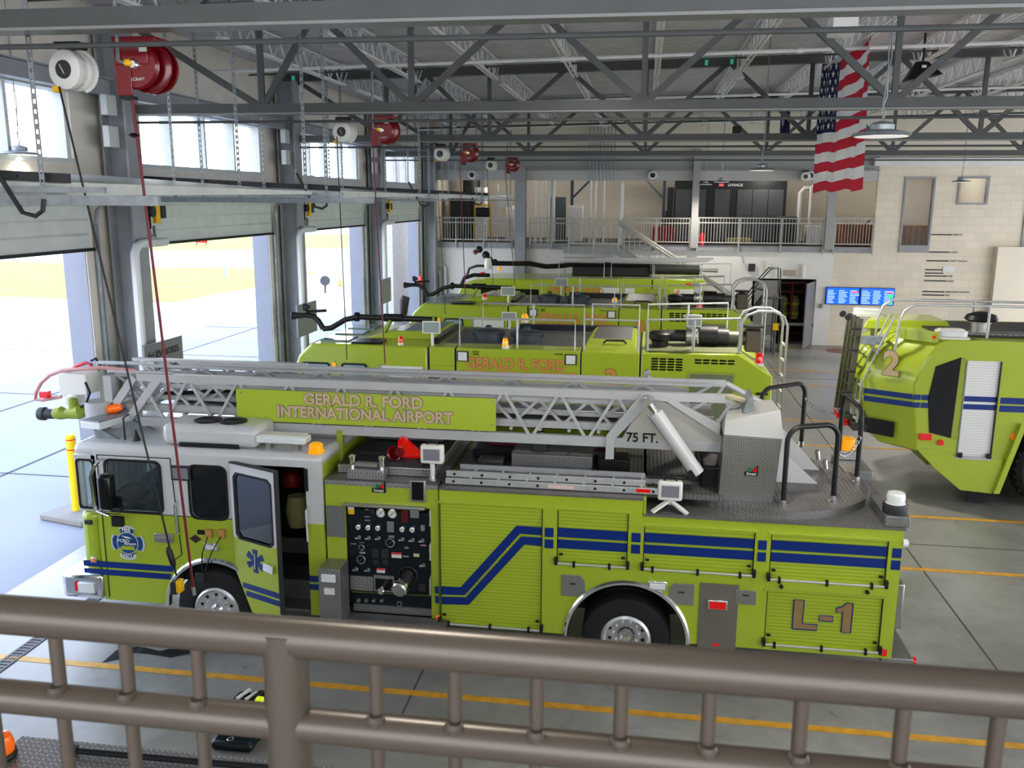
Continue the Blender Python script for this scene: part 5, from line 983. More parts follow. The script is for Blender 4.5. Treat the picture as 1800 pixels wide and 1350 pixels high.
MB().box(-3.78, -3.7, YL-.04, YL+.04, 2.33, bL0).build('sign_post', limed, L1); MB().box(-3.78, -3.7, YR-.04, YR+.04, 2.33, bL0).build('ladder_rest', limed, L1)
# heel plates and lift cylinders
hp2 = [lt(x, y, YL-.04) for x, y in ((1064, 806), (1078, 806), (1080, 770), (1148, 702), (1265, 752), (1272, 785), (1100, 778))]
hpl = [lt(x, y, YL-.02) for x, y in ((1090, 776), (1140, 692), (1262, 752), (1275, 785), (1180, 782))]
o = MB().prism(hpl, 'y', YL-.03, YL+.02).build('heel_plate', M('heel_grey', (.42, .41, .38), .45), L1)
MB().prism(hpl, 'y', YR-.02, YR+.03).build('heel_plate', o.data.materials[0], L1)
br = [lt(x, y, YL-.05) for x, y in ((1064, 806), (1079, 806), (1080, 772), (1150, 700), (1142, 688), (1128, 690), (1066, 765))]
MB().prism(br, 'y', YL-.08, YL-.03).build('support_leg', ladderm, L1)
br = [lt(x, y, YL-.05) for x, y in ((1142, 688), (1150, 702), (1172, 705), (1265, 765), (1266, 745), (1160, 690))]
MB().prism(br, 'y', YL-.08, YL-.03).build('heel_flange', ladderm, L1)
a, b = lt(1101, 768, YL-.03), lt(1157, 773, YL-.03); q = lt(1129, 770, YL-.03); text('75 FT.', .16, (q[0], YL-.034, q[1]), blk, L1, wid=b[0]-a[0], bold=.02)
for y in (10.2, YR+.25):
    a = at(1138, 705, 10.2); b = at(1226, 832, 10.2); a = V((a.x, y, a.z)); b = V((b.x, y, b.z)); d = (b-a).normalized()
    o = MB().cyl(a+d*.17, b, .085, n=20).build('lift_cylinder', white, L1); MB().cyl(a-d*.05, a+d*.25, .04).build('piston_rod', chrome, o); MB().cyl(V((a.x, y-.05, a.z)), V((a.x, y+.15, a.z)), .05).build('pivot_pin', steel, o); MB().cyl(b+V((-.05, -.08, .0)), b+V((-.05, .12, .0)), .07).build('pivot_base', blk, o)
    o2 = MB().tube([a+d*.2+V((-.11, -.02, 0)), b+V((-.09, -.02, .02))], .012, 6).build('hydraulic_line', steel, o)
B1(.75, 1.25, 10.35, 11.6, TT, 2.55).build('ladder_cradle', blk, L1, .03); B1(1.1, 1.6, YL+.1, YR-.0, 2.5, zL0-.3).build('pivot_housing', ladderm, L1, .02)
MB().tube([(1.1, YL+.05, zL0), (1.5, YL+.2, zL0-.25)], .03).build('ladder_stay', ladderm, L1); MB().tube([(1.1, YR, zL0-.04), (1.7, YR, zL0-.35)], .04).build('ladder_stay', ladderm, L1)
# roof top boxes
a = at(860, 808, BT1, 'z'); bx_ = MB().box(-1.55, -.55, 10.5, 11.3, BT1, BT1+.26).build('tread_plate_locker', plate_m, L1, .006); MB().box(-1.55, -.55, 10.5, 11.3, BT1+.26, BT1+.265).build('locker_lid', M('lid_grey', (.24, .235, .225), .5, .4), bx_)
q = at(902, 785, 10.75); B1(-1.3, -1.12, 10.65, 10.83, BT1+.265, BT1+.44).build('lid_mount', dkg, bx_, .01); MB().lathe((-1.21, 10.74, BT1+.44), (0, 0, 1), [(.04, 0), (.04, .06)], 12).build('chrome_cap', chrome, bx_)
q = at(810, 808, 10.75); B1(-1.98, -1.66, 10.5, 10.75, BT1, BT1+.16).build('grey_case', dkg, L1, .02)
B1(-2.15, -.5, 11.1, 11.9, BT1-.2+.2, BT1+.12).build('hose_bed_cover', blk, L1, .01)
B1(-.5, -.1, 10.75, 11.1, BT1+.0, BT1+.18).build('black_case', blk, L1, .02); q = at(1043, 782, 10.6); MB().lathe(q, (-1, -.3, 0), [(.02, -.12), (.08, 0), (.085, .02)], 16).build('deck_spotlight', chrome, L1)
B1(-2.2, .3, 11.95, YF, BT1, BT1+.3).build('far_coaming', lime, L1); MB().bar((-2.0, 11.5, BT1+.1), (-.3, 11.5, BT1+.1), .3, .1).build('stowed_hose', M('hose_red', (.16, .02, .03), .7), L1)
tl = flood('tripod_lamp', at(1178, 862, 9.9).x, 9.9, BT2+.03, at(1178, 862, 9.9).z, tripod=True); tl.parent = None; W[tl.name] = V((0, 0, 0))
def reroot(o, label, cat):                              # lift a finished part out into a thing of its own
    off = W[L1.name]; o.parent = None; o.location = off; W[o.name] = off; tag(o, label, cat)
reroot(tl, 'white tripod work lamp standing on the rear deck of the ladder truck', 'lamp')
# ground ladder lying on the flank
gl = thing('ground_ladder', 'aluminium extension ladder lying on edge along the ladder truck roof', 'ladder', (-1, 10, BT1+.03))
for (x0, x1, z, y) in ((-2.25, .3, BT1+.075, 9.88), (-2.25, .1, BT1+.15, 9.93)): B1(x0, x1, y-.02, y+.02, z-.035, z+.035).build('side_rail', grey_alu, gl, .004)
for (x0, x1, z, y) in ((-2.15, .3, BT1+.06, 10.3), (-2.15, .1, BT1+.14, 10.26)): B1(x0, x1, y-.015, y+.015, z-.03, z+.03).build('side_rail', grey_alu, gl)
for i in range(7): x = -1.95+i*.335; MB().cyl((x, 9.9, BT1+.12), (x, 10.3, BT1+.1), .017, n=8).build('rung', grey_alu, gl)
m = MB()
for i in range(8): 
    x = -2.15+i*.335
    for z, y in ((BT1+.075, 9.86), (BT1+.15, 9.91)): m.cyl((x, y-.004, z), (x, y, z), .017, n=8)
m.build('rung_plugs', blk, gl); MB().torus((-2.27, 9.95, BT1+.1), (0, 1, 0), .06, .02, n=16, m=6).build('pulley', dkg, gl)
B1(-1.02, -.72, 9.855, 9.86, BT1+.055, BT1+.095).build('warning_sticker', M('sticker', (.7, .5, .48), .5), gl); B1(.0, .16, 9.855, 9.86, BT1+.06, BT1+.1).build('red_sticker', redl, gl)
# ------------------------------------------------------------------ airport crash engines
def arff(root, Y0, dx, dz, variant):
    X = lambda x: x+dx
    w_ = 3.0; A0, A1, zt, zs = -7.1, 2.5, 2.74+dz, 2.2+dz
    def bx(nm, x0, x1, y0, y1, z0, z1, m, p=root, bv=.01): return MB().box(X(x0), X(x1), Y0+y0, Y0+y1, z0, z1).build(nm, m, p, bv)
    T = zt
    # body with sloped cab front
    sec = [(-7.15, .9), (-7.2, 1.9), (-6.95, T-.25), (-6.68, T), (-4.24, T), (-4.24, .75), (-6.3, .75)]
    MB().prism([(X(a), b) for a, b in sec], 'y', Y0, Y0+w_).build('cab_body', lime, root, .05)
    MB().prism([(X(a), b) for a, b in ((-4.2, T-.6), (-4.2, T), (-3.69, T), (-3.69, T-.6))], 'y', Y0, Y0+w_).build('mid_section', lime, root, .01)
    for i, (a, b) in enumerate(((-3.65, -1.18), (-1.15, -.03))):
        bx('tank_section', a, b, 0, w_, .9, T-(.0 if i == 0 else .01), lime)
    MB().prism([(X(a), b) for a, b in ((.0, .8), (.0, T+.0), (1.85, T+.03), (2.5, T-.38), (2.5, .8))], 'y', Y0, Y0+w_).build('engine_section', lime, root, .03)
    for x in (-4.22, -3.67, -1.165, -.015): bx('body_joint', x-.02, x+.02, .02, w_-.02, .8, T-.02, blk, bv=0)
    # lower body & wheels
    bx('underbody', -6.6, 2.2, .5, w_-.5, .6, .95, blk)
    for cx in (-5.2, -1.0, .6): 
        for s in (0, 1):
            yo, yi = (Y0+.0, Y0+.45) if s == 0 else (Y0+w_-.0, Y0+w_-.45)
            bw_ = MB().lathe((X(cx), yo-(.02 if s == 0 else -.02), .72), (0, 1 if s == 0 else -1, 0), [(.38, .04), (.42, 0), (.66, 0), (.72, .06), (.72, .4), (.6, .46), (.38, .46)], 32, cap=False).build('wheel', rub, root)
            MB().lathe((X(cx), yo-(.02 if s == 0 else -.02), .72), (0, 1 if s == 0 else -1, 0), [(.39, .05), (.3, .1), (.12, .04), (.0, .04)], 20).build('rim', limed, bw_)
    # side windows (near side)
    y = Y0
    plate('window_gasket', [rrect(X(-6.95), X(-6.18), 2.0+dz, 2.44+dz, .06)], y-.012, .01, lime, root)
    for a, b in ((-6.9, -6.28), (-6.05, -5.5)):
        o = plate('side_window', [rrect(X(a), X(b), 1.75+dz, 2.36+dz, .07)], y-.02, .01, blk, root); plate('window_glass', [rrect(X(a+.04), X(b-.04), 1.79+dz, 2.32+dz, .05)], y-.024, .006, M('sky_glass%d%d' % (Y0*10, a*100), (.25, .35, .38), .05, coat=.6), o)
    o = bx('marker_lamp', -6.24, -6.16, -.03, 0, 2.2+dz, 2.36+dz, amber)
    o = bx('roller_shutter', -5.2, -4.35, -.02, 0, 1.5, 2.33+dz, shutter_w, bv=0)
    bx('shutter_frame', -5.24, -5.2, -.025, 0, 1.5, 2.36+dz, galv, bv=0)
    bx('panel_line', -4.2, -3.7, -.006, 0, 2.36+dz, 2.372+dz, limed, bv=0)
    # writing
    if variant != 'D':
        text('GERALD R. FORD', .3, (X(-2.45), y-.006, 2.44+dz), orangel, root, wid=1.98, bold=.035, back=M('letter_edge', (.1, .05, .08), .4) if variant == 'B' else None, backoff=.012)
        text('INTERNATIONAL AIRPORT', .24, (X(-2.4), y-.006, 2.21+dz), orangel, root, wid=2.3, bold=.03)
        text({'B': '3', 'C': '8'}[variant], .5, (X(-.57), y-.006, 2.2+dz), orangel, root, bold=.04, back=M('num_edge'+variant, (.1, .05, .08), .4), backoff=.015, name='unit_number')
        text('FOAM', .05, (X(-3.25), y-.004, T-.07), blk, root, bold=0); text('LEVEL', .05, (X(-3.25), y-.004, T-.12), blk, root, bold=0); text('WATER', .05, (X(-1.6), y-.004, T-.07), blk, root, bold=0)
        for x in (-3.52, -1.36): o = bx('side_scene_lamp', x-.12, x+.12, -.03, 0, T-.27, T-.06, dkg, bv=.01); bx('lamp_lens', x-.09, x+.09, -.035, -.03, T-.25, T-.08, clearl, o, 0)
        # louvres
        g = None
        def slots(x0, z0, nx, nz, sx, sz, w=.13, h=.035):
            for i in range(nx):
                for j in range(nz):
                    x = X(x0+i*sx); z = z0-j*sz; MB().prism(rrect(x, x+w, z-h, z, .016), 'y', y-.006, y).build('louvre_slot', blkg, root)
        slots(.2, T-.08, 4, 5, .155, .052, .13, .033); slots(1.02, T-.08, 5, 2, .155, .055, .13, .033)
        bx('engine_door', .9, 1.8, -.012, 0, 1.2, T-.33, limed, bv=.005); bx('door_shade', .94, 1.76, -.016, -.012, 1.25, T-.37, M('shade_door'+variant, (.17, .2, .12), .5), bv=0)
        for z0, z1 in ((1.72, 1.86), (1.5, 1.64)): bx('stripe', -.0, 2.49, -.004, 0, z0+dz-.05, z1+dz-.05, blue, bv=0); bx('stripe', -7.0, -5.3, -.004, 0, z0-.5, z1-.5, blue, bv=0)
        bx('door_latch', 2.2, 2.42, -.02, 0, 2.0+dz, 2.05+dz, blk)
    # top of the cab: windshield wedge, hatches
    R_ = T+.0
    gl = MB().hexa([(X(-7.18), Y0+.25, 2.0+dz), (X(-7.18), Y0+w_-.25, 2.0+dz), (X(-7.1), Y0+w_-.25, 2.0+dz), (X(-7.1), Y0+.25, 2.0+dz)], [(X(-6.72), Y0+.25, T-.02), (X(-6.72), Y0+w_-.25, T-.02), (X(-6.62), Y0+w_-.25, T), (X(-6.62), Y0+.25, T)]).build('windshield', glassd, root)
    for a in (.35, 1.25, 2.1): MB().hexa([(X(-6.62), Y0+a, T+.0), (X(-5.98), Y0+a, T), (X(-5.98), Y0+a+.6, T), (X(-6.62), Y0+a+.6, T)], [(X(-6.6), Y0+a+.02, T+.03), (X(-6.0), Y0+a+.02, T+.03), (X(-6.0), Y0+a+.58, T+.03), (X(-6.6), Y0+a+.58, T+.03)]).build('front_sunroof', M('sunroof_blue_%d%d' % (Y0*10, a*100), (.2, .27, .3), .06, coat=.6), root)
    o = MB().prism(rrect(X(-5.9), X(-5.25), Y0+.12, Y0+.65, .08), 'z', T, T+.04).build('roof_hatch', blkg, root, .01)
    MB().hexa([(X(-5.8), Y0+.9, T), (X(-4.2), Y0+.9, T), (X(-4.2), Y0+w_-.3, T), (X(-5.6), Y0+w_-.3, T)], [(X(-5.2), Y0+1.0, T+.16), (X(-4.25), Y0+1.0, T+.16), (X(-4.25), Y0+w_-.4, T+.16), (X(-5.1), Y0+w_-.4, T+.16)]).build('raised_roof', lime, root, .02)
    bx('roof_tread', -5.0, -4.3, 1.05, w_-.5, T+.16, T+.168, plate_m, bv=0); bx('step_riser', -4.2, -4.1, .4, w_-.4, T, T+.12, blkg, bv=0)
    # beacons
    def beacon(x, yy, z, m, r=.055, h=.13): o = MB().lathe((X(x), Y0+yy, z), (0, 0, 1), [(r*1.1, 0), (r*1.1, .05)], 16).build('beacon_base', ivory, root); MB().lathe((X(x), Y0+yy, z+.05), (0, 0, 1), [(r, 0), (r*.95, h*.6), (r*.6, h*.95), (.01, h)], 16).build('beacon_lens', m, o)
    if variant == 'B': beacon(-4.83, .15, T, redl); beacon(-2.68, .12, T, amber, .065, .16); beacon(2.25, .2, T-.2, redl, .08, .2); beacon(-2.65, w_-.15, T+.15, amber, .08, .16)
    else: beacon(-5.0, .6, T+.1, redl, .07, .1); beacon(-1.3, .5, T+.1, amber, .075, .1); beacon(1.0, .3, T, redl, .09, .1)
    # roof turret pipe
    yp = Y0+1.1; zp = T+.42
    pts = [(X(-4.3), yp, zp-.02), (X(-6.0), yp, zp), (X(-6.3), yp-.02, zp-.06), (X(-6.62), yp-.05, zp-.25), (X(-6.8), yp-.05, zp-.27)]
    o = MB().tube(pts, .06, 10).build('roof_turret', blk, root); MB().lathe((X(-6.05), yp, zp), (-1, 0, 0), [(.1, -.04), (.1, .04)], 14).lathe((X(-5.35), yp, zp), (-1, 0, 0), [(.085, -.3), (.085, .1)], 14).build('turret_collar', blk, o)
    MB().tube([(X(-6.8), yp-.05, zp-.27), (X(-6.9), yp-.05, zp-.1), (X(-7.0), yp-.08, zp+.0), (X(-7.15), yp-.1, zp+.02)], .06, 8).build('turret_elbow', blk, o); MB().lathe((X(-7.1), yp-.1, zp+.02), (-1, 0, -.05), [(.05, 0), (.06, .2), (.09, .36), (.07, .38)], 14).build('turret_nozzle', blk, o)
    MB().tube([(X(-7.15), yp-.1, zp+.1), (X(-6.7), yp-.1, zp+.13)], .03).build('turret_camera', blk, o); MB().lathe((X(-7.15), yp-.12, zp+.2), (-1, 0, 0), [(.03, -.1), (.08, 0), (.08, .04)], 14).build('turret_lamp', dkg, o)
    MB().bar((X(-5.5), yp, T+.0), (X(-5.3), yp, zp-.05), .2, .05).build('turret_bracket', limed, o); MB().bar((X(-4.35), yp, T+.15), (X(-4.35), yp, zp+.05), .25, .04).build('turret_bracket', limed, o); 
    if variant == 'B': MB().tube([(X(-5.05), yp+.1, zp+.05), (X(-5.03), yp+.1, zp+.35), (X(-5.0), yp+.12, zp+.45)], .09, 10, rs=[.07, .1, .09]).build('turret_joystick', blk, o)
    if variant == 'C': MB().tube([(X(-6.1), Y0+2.6, T+.3), (X(-6.0), Y0+2.6, T+.52), (X(-5.7), Y0+2.6, T+.62), (X(-5.2), Y0+2.6, T+.62)], .06, 8).build('hose_loop', blk, root)
    # search lights on poles
    def search(x, yy, zc, w2=.19, h2=.13, zb=T, tilt=0.):
        o = MB().hexa([(X(x)-w2*.8, Y0+yy+.12, zc-h2*.8), (X(x)+w2*.8, Y0+yy+.12, zc-h2*.8), (X(x)+w2*.8, Y0+yy+.12, zc+h2*.8), (X(x)-w2*.8, Y0+yy+.12, zc+h2*.8)], [(X(x)-w2, Y0+yy, zc-h2), (X(x)+w2, Y0+yy, zc-h2), (X(x)+w2, Y0+yy, zc+h2), (X(x)-w2, Y0+yy, zc+h2)]).build('search_light', ivory, root, .01)
        MB().box(X(x)-w2*.86, X(x)+w2*.86, Y0+yy-.006, Y0+yy, zc-h2*.8, zc+h2*.8).build('light_glass', M('reflector_glass_%d%d' % (Y0*10, x*100+500), (.33, .38, .36), .15, coat=.6), o); MB().cyl((X(x), Y0+yy+.08, zb), (X(x), Y0+yy+.08, zc-h2), .03).build('light_pole', ivory, o)
    if variant == 'B': search(-4.18, .1, T+.38); search(-3.0+.0, w_-.3, T+.3, .17, .1); search(1.0, .3, T+.62, .14, .12)
    else: search(-4.25, .1, T+.40, .2, .13); search(-3.0, w_-.35, T+.45, .2, .12); search(-5.05, .1, T+.1, .14, .12) if 0 else None
    # tank lids and deck
    bx('tank_top_deck', -4.0, -.05, .55, w_-.25, T-.0, T+.008, plate_d, bv=0)
    for x in (-3.18, -2.36):
        c = (X(x), Y0+1.05, T+.0); o = MB().lathe(c, (0, 0, 1), [(.3, 0), (.3, .17), (.33, .18), (.33, .21), (.2, .24), (.05, .25)], 28).build('tank_lid', charc, root)
        MB().lathe((c[0]+.0, c[1], c[2]+.24), (0, 0, 1), [(.07, 0), (.07, .06), (.05, .08)], 14).build('lid_knob', charc, o)
        for s in (-1, 1): MB().box(c[0]+s*.33-.02, c[0]+s*.33+.02, c[1]-.05, c[1]+.02, c[2]+.1, c[2]+.2).build('lid_clamp', charc, o)
    bx('rear_coaming', -2.75, -.1, w_-.35, w_-.15, T, T+.13, navy, bv=.01)
    # tread panel box
    MB().hexa([(X(-1.14), Y0+.25, T-.01), (X(-.05), Y0+.25, T-.01), (X(-.05), Y0+2.8, T-.01), (X(-1.14), Y0+2.8, T-.01)], [(X(-1.1), Y0+.45, T+.08), (X(-.12), Y0+.45, T+.08), (X(-.12), Y0+2.75, T+.12), (X(-1.0), Y0+2.75, T+.12)]).build('sloped_cover', limed, root, .01)
    MB().hexa([(X(-1.0), Y0+1.1, T+.082), (X(-.2), Y0+1.1, T+.082), (X(-.2), Y0+2.65, T+.118), (X(-.95), Y0+2.65, T+.118)], [(X(-1.0), Y0+1.1, T+.102), (X(-.2), Y0+1.1, T+.102), (X(-.2), Y0+2.65, T+.135), (X(-.95), Y0+2.65, T+.135)]).build('cover_grid', plate_m, root)
    MB().tube([(X(-.75), Y0+.5, T+.1), (X(-.7), Y0+.48, T+.16), (X(-.35), Y0+.48, T+.16), (X(-.3), Y0+.5, T+.1)], .02, 6).build('cover_handle', blk, root)
    # engine intake and exhaust
    o = MB().lathe((X(.36), Y0+.7, T), (0, 0, 1), [(.16, 0), (.17, .15), (.22, .2), (.23, .3), (.18, .34), (.05, .36)], 22).build('air_intake', blk, root)
    yy = Y0+1.0; zz = T+.22
    ex_ = MB().cyl((X(.5), yy, zz), (X(1.0), yy, zz), .12, n=16).build('exhaust_pipe', dkg, root); MB().cyl((X(.88), yy, zz), (X(1.1), yy, zz), .19, n=20).build('silencer_band', steel, ex_); MB().cyl((X(1.15), yy, zz), (X(1.5), yy, zz), .23, n=20).build('silencer_body', blk, ex_)
    MB().cyl((X(1.5), yy, zz), (X(1.72), yy, zz), .17, n=18).build('silencer_band', dkg, ex_); MB().cyl((X(1.72), yy, zz-.02), (X(2.05), yy, zz-.02), .14, n=18).build('exhaust_mesh', M('mesh_olive_%d' % (Y0*10), (.12, .12, .09), .5, .5), ex_); MB().box(X(2.05), X(2.35), yy-.18, yy+.18, T-.05, zz+.16).build('exhaust_box', M('box_brown_%d' % (Y0*10), (.12, .1, .085), .5, .3), ex_, .02)
    MB().lathe((X(1.0), yy, zz+.1), (0, 0, 1), [(.12, 0), (.12, .26), (.19, .28), (.19, .31), (.1, .33)], 18).build('rain_cap', steel if variant == 'B' else ivory, ex_); MB().lathe((X(2.2), yy, zz+.15), (0, 0, 1), [(.1, 0), (.1, .05), (.22, .06), (.2, .1)], 16).build('exhaust_cap', blk, ex_)
    bx('engine_deck', .1, 1.9, .15, w_-.2, T+.02, T+.04, M('deck_olive_%d' % (Y0*10), (.2, .22, .12), .5, .2), bv=0)
    # roof rails
    def rail(pts, r=.024): return MB().tube([(X(a), Y0+b, c) for a, b, c in pts], r, 6).build('roof_rail', steel if 0 else grey_alu, root)
    for yy in (.18, w_-.2):
        h = T+.58
        rail([(-3.62, yy, T), (-3.62, yy, h), (-1.3, yy, h), (-1.3, yy, T)]); rail([(-2.45, yy, T), (-2.45, yy, h)])
        rail([(-1.12, yy, T), (-1.12, yy, h+.03), (-.07, yy, h+.03), (-.07, yy, T)])
        rail([(.12, yy, T), (.12, yy, h+.05), (1.85, yy, h+.12), (1.85, yy, T)]); rail([(1.0, yy, T), (1.0, yy, h+.08)])
    for yy in (.75, 1.35):
        rail([(1.95, yy, T-.05), (1.95, yy, T+.55), (2.05, yy, T+.7), (2.25, yy, T+.78), (2.55, yy, T+.78), (2.75, yy, T+.68), (2.82, yy, T+.5), (2.82, yy, .9)], .026)
    for i in range(7): bx('ladder_rung', 2.8, 2.84, .75, 1.35, .9+i*.32, .93+i*.32, grey_alu, bv=0)
eB = thing('airport_crash_engine', 'lime airport fire engine directly behind the ladder truck, two round black lids on its roof', 'fire engine', (-2.3, 18.6, 0), 'airport crash engines')
arff(eB, 17.1, 0, 0, 'B')
eC = thing('airport_crash_engine', 'lime airport fire engine third in line, partly hidden by the engine in front', 'fire engine', (-1.8, 25.8, 0), 'airport crash engines')
arff(eC, 24.3, .52, .0, 'C')
# farthest engine, with boom along the roof
Y0 = 31.5
eD = thing('rescue_pumper', 'lime fire engine farthest from the camera with a black boom and silencer along its roof', 'fire engine', (-2.3, 33, 0), 'airport crash engines' if 0 else None)
T = 2.86
MB().prism([(-6.75, .9), (-6.9, 1.8), (-6.5, T-.28), (-6.2, T-.1), (-5.5, T), (-2.75, T), (-2.75, .8)], 'y', Y0, Y0+2.6).build('cab_body', lime, eD, .04)
MB().box(-2.72, 2.1, Y0, Y0+2.6, .8, T+.08).build('body', lime, eD, .02)
for x in (-2.73, .3): B1(x-.02, x+.02, Y0-.005, Y0+.02, .9, T+.06).build('body_joint', blk, eD)
for a, b in ((-5.8, -5.2), (-4.95, -3.7)): o = plate('side_window', [rrect(a, b, 1.95, 2.5, .06)], Y0-.01, .01, blkg, eD)
for cx in (-5.3, -.3, 1.1):
    for yo, s in ((Y0-.02, 1), (Y0+2.62, -1)): o = MB().lathe((cx, yo, .6), (0, s, 0), [(.3, .04), (.34, 0), (.55, 0), (.6, .05), (.6, .34), (.5, .38), (.3, .38)], 28, cap=False).build('wheel', rub, eD); MB().lathe((cx, yo, .6), (0, s, 0), [(.31, .05), (.2, .12), (0, .1)], 18).build('rim', steel, o)
for a, b in ((-2.6+.3, -1.0), (-.85, .2)): pass
for a, b in ((-1.6+.0, -.85), (-.75, -.3), (.95, 2.0)): B1(a+.1, b, Y0-.012, Y0, 1.7, T-.25).build('roller_shutter', shutter_w, eD)
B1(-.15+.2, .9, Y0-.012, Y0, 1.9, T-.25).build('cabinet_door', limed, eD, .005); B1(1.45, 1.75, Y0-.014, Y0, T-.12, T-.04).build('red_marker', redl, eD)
text('GERALD R. FORD', .26, (-2.05-.35, Y0-.008, T-.38), orangel, eD, wid=2.0, bold=.03); text('4', .5, (1.15, Y0-.02, T-.48), orangel, eD, bold=.04, name='unit_number')
o = MB().tube([(-5.6, Y0+1.3, T+.45), (-4.2, Y0+1.3, T+.46), (-3.6, Y0+1.3, T+.36), (-3.0, Y0+1.3, T+.4), (-2.6, Y0+1.3, T+.46), (.3, Y0+1.3, T+.46)], .09, 8).build('roof_boom', blk, eD); MB().box(-2.6, .2, Y0+1.0, Y0+1.6, T+.08, T+.4).build('boom_base', blk, eD, .03)
for i, (x, z, r) in enumerate(((-6.1, T+.95, .12), (-5.85, T+.75, .14), (-5.7, T+.55, .13), (-6.25, T+.85, .09), (-5.5, T+.5, .1))): MB().lathe((x, Y0+1.3, z), (-.6, 0, .7), [(r*.5, -r), (r, -r*.4), (r, r*.4), (r*.6, r)], 12).build('boom_joint', blk if i != 3 else M('joint_red', (.2, .05, .04), .5), eD)
MB().lathe((-5.75, Y0+1.2, T+.25), (0, 0, 1), [(.12, 0), (.15, .15), (.1, .4)], 12).build('turret_base', ivory, eD); MB().lathe((-5.3, Y0+1.0, T+.22), (0, 0, 1), [(.08, 0), (.08, .12)], 12).build('amber_beacon', amber, eD); MB().lathe((-5.9, Y0+.9, T+.05), (0, 0, 1), [(.1, 0), (.1, .1)], 12).build('red_beacon', redl, eD)
MB().tube([(-6.7, Y0+1.9, T-.1), (-6.6, Y0+1.9, T+.2), (-6.3, Y0+1.9, T+.3), (-5.9, Y0+1.9, T+.3)], .05).build('hose_loop', dkg, eD)
MB().cyl((-.0+.2, Y0+1.0, T+.36), (1.95, Y0+1.0, T+.36), .19, n=20).build('silencer', dkg, eD); MB().cyl((1.95, Y0+1.0, T+.36), (2.6, Y0+1.0, T+.34), .07, n=10).build('tail_pipe', steel, eD)
for i in range(3): MB().bar((-1.8, Y0+1.8+i*.1, T+.5+i*.06), (2.3+i*.1, Y0+1.8+i*.1, T+.62+i*.04), .05, .08).build('stowed_ladder', grey_alu, eD)
for (a, b) in ((-3.0, -1.4), (-1.15, .3), (.35, 2.0)):
    for yy in (.1, 2.5):
        MB().tube([(a, Y0+yy, T), (a, Y0+yy, T+.62), (b, Y0+yy, T+.62), (b, Y0+yy, T)], .022, 6).build('roof_rail', grey_alu, eD)
MB().tube([(2.0, Y0+.6, T), (2.0, Y0+.6, T+.6), (3.0, Y0+.6, T+.62), (3.05, Y0+.6, T-.1)], .02, 6).build('roof_rail', grey_alu, eD)
for s in (.8, 1.3): MB().tube([(2.1, Y0+s, T+.1), (3.3, Y0+s, T-.75), (3.35, Y0+s, .3)], .025, 6).build('access_rail', steel, eD)
# ------------------------------------------------------------------ right hand engine, tail toward us
Y0 = 17.1
eR = thing('airport_crash_engine', 'lime airport fire engine number 2 at the right edge, tail toward the ladder truck', 'fire engine', (8, 18.6, 0))
TZ = 3.10; XE = 14.0
def ring(z, xs, chx, chy, xr):   # plan outline at a level
    return [(xr, Y0, z), (xs, Y0, z), (xs-chx, Y0+chy, z), (xs-chx-.05, Y0+1.5, z), (xs-chx, Y0+3.05-chy, z), (xs, Y0+3.05, z), (xr, Y0+3.05, z)]
levels = [(.95, 5.55, .35, .45), (1.05, 5.2, .55, .5), (1.7, 5.12, .78, .62), (2.3, 5.05, .78, .62), (2.75, 5.2, .7, .6), (TZ, 5.42, .55, .55), (TZ+.06, 5.6, .6, .5)]
m = MB(); vs = []; 
for z, xs, cxx, cyy in levels: vs += ring(z, xs, cxx, cyy, 5.95)
n = 7; fs = [(i*n+t, i*n+t+1, (i+1)*n+t+1, (i+1)*n+t) for i in range(len(levels)-1) for t in range(n-1)]+[tuple(range(n)), tuple(range((len(levels)-1)*n, len(levels)*n))]
m.add(vs, fs).build('tail_body', lime, eR, .02)
side = [(5.1, 1.12), (5.55, .95), (5.95, .42), (6.1, .30), (6.62, .27), (6.95, 1.35), (7.1, 1.5), (8.6, 1.5), (8.75, .6), (XE, .6), (XE, TZ), (6.9, TZ+.05), (6.1, TZ+.03), (5.45, TZ-.02), (5.05, 2.3)]
side = [(5.95, 1.0), (5.95, .42), (6.1, .30), (6.62, .27), (6.95, 1.35), (7.1, 1.55), (8.6, 1.55), (8.75, .6), (XE, .6), (XE, TZ+.06), (5.95, TZ+.06)]
a = S(1680, 648, Y0); op = [S(x, y, Y0) for x, y in ((1645, 644), (1690, 628), (1671, 770), (1633, 760), (1631, 700))]
sh = [S(x, y, Y0) for x, y in ((1702, 634), (1761, 637), (1740, 803), (1680, 803))]
sx0, sx1, sz0, sz1 = 5.98, 6.6, 1.0, 2.82
sx0 = (sh[0][0]+sh[3][0])/2; sx1 = (sh[1][0]+sh[2][0])/2; sz0 = sh[3][1]; sz1 = sh[0][1]
plate('side_panel', [side, [(sx0, sz0), (sx1, sz0), (sx1, sz1), (sx0, sz1)]], Y0-.0, .04, lime, eR)
MB().prism([(5.2, 1.08), (5.55, .72), (6.05, .31), (6.62, .27), (6.74, .75), (6.74, .94), (5.95, .95), (5.5, 1.1)], 'y', Y0-.04, Y0+.1).build('lower_skirt', lime, eR, .01)
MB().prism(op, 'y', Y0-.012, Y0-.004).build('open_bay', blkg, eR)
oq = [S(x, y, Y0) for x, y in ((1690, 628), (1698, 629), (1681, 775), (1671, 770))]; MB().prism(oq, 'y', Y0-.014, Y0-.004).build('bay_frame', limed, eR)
o = MB().box(sx0, sx1, Y0+.02, Y0+.04, sz0, sz1).build('roller_shutter', shutter_w, eR)
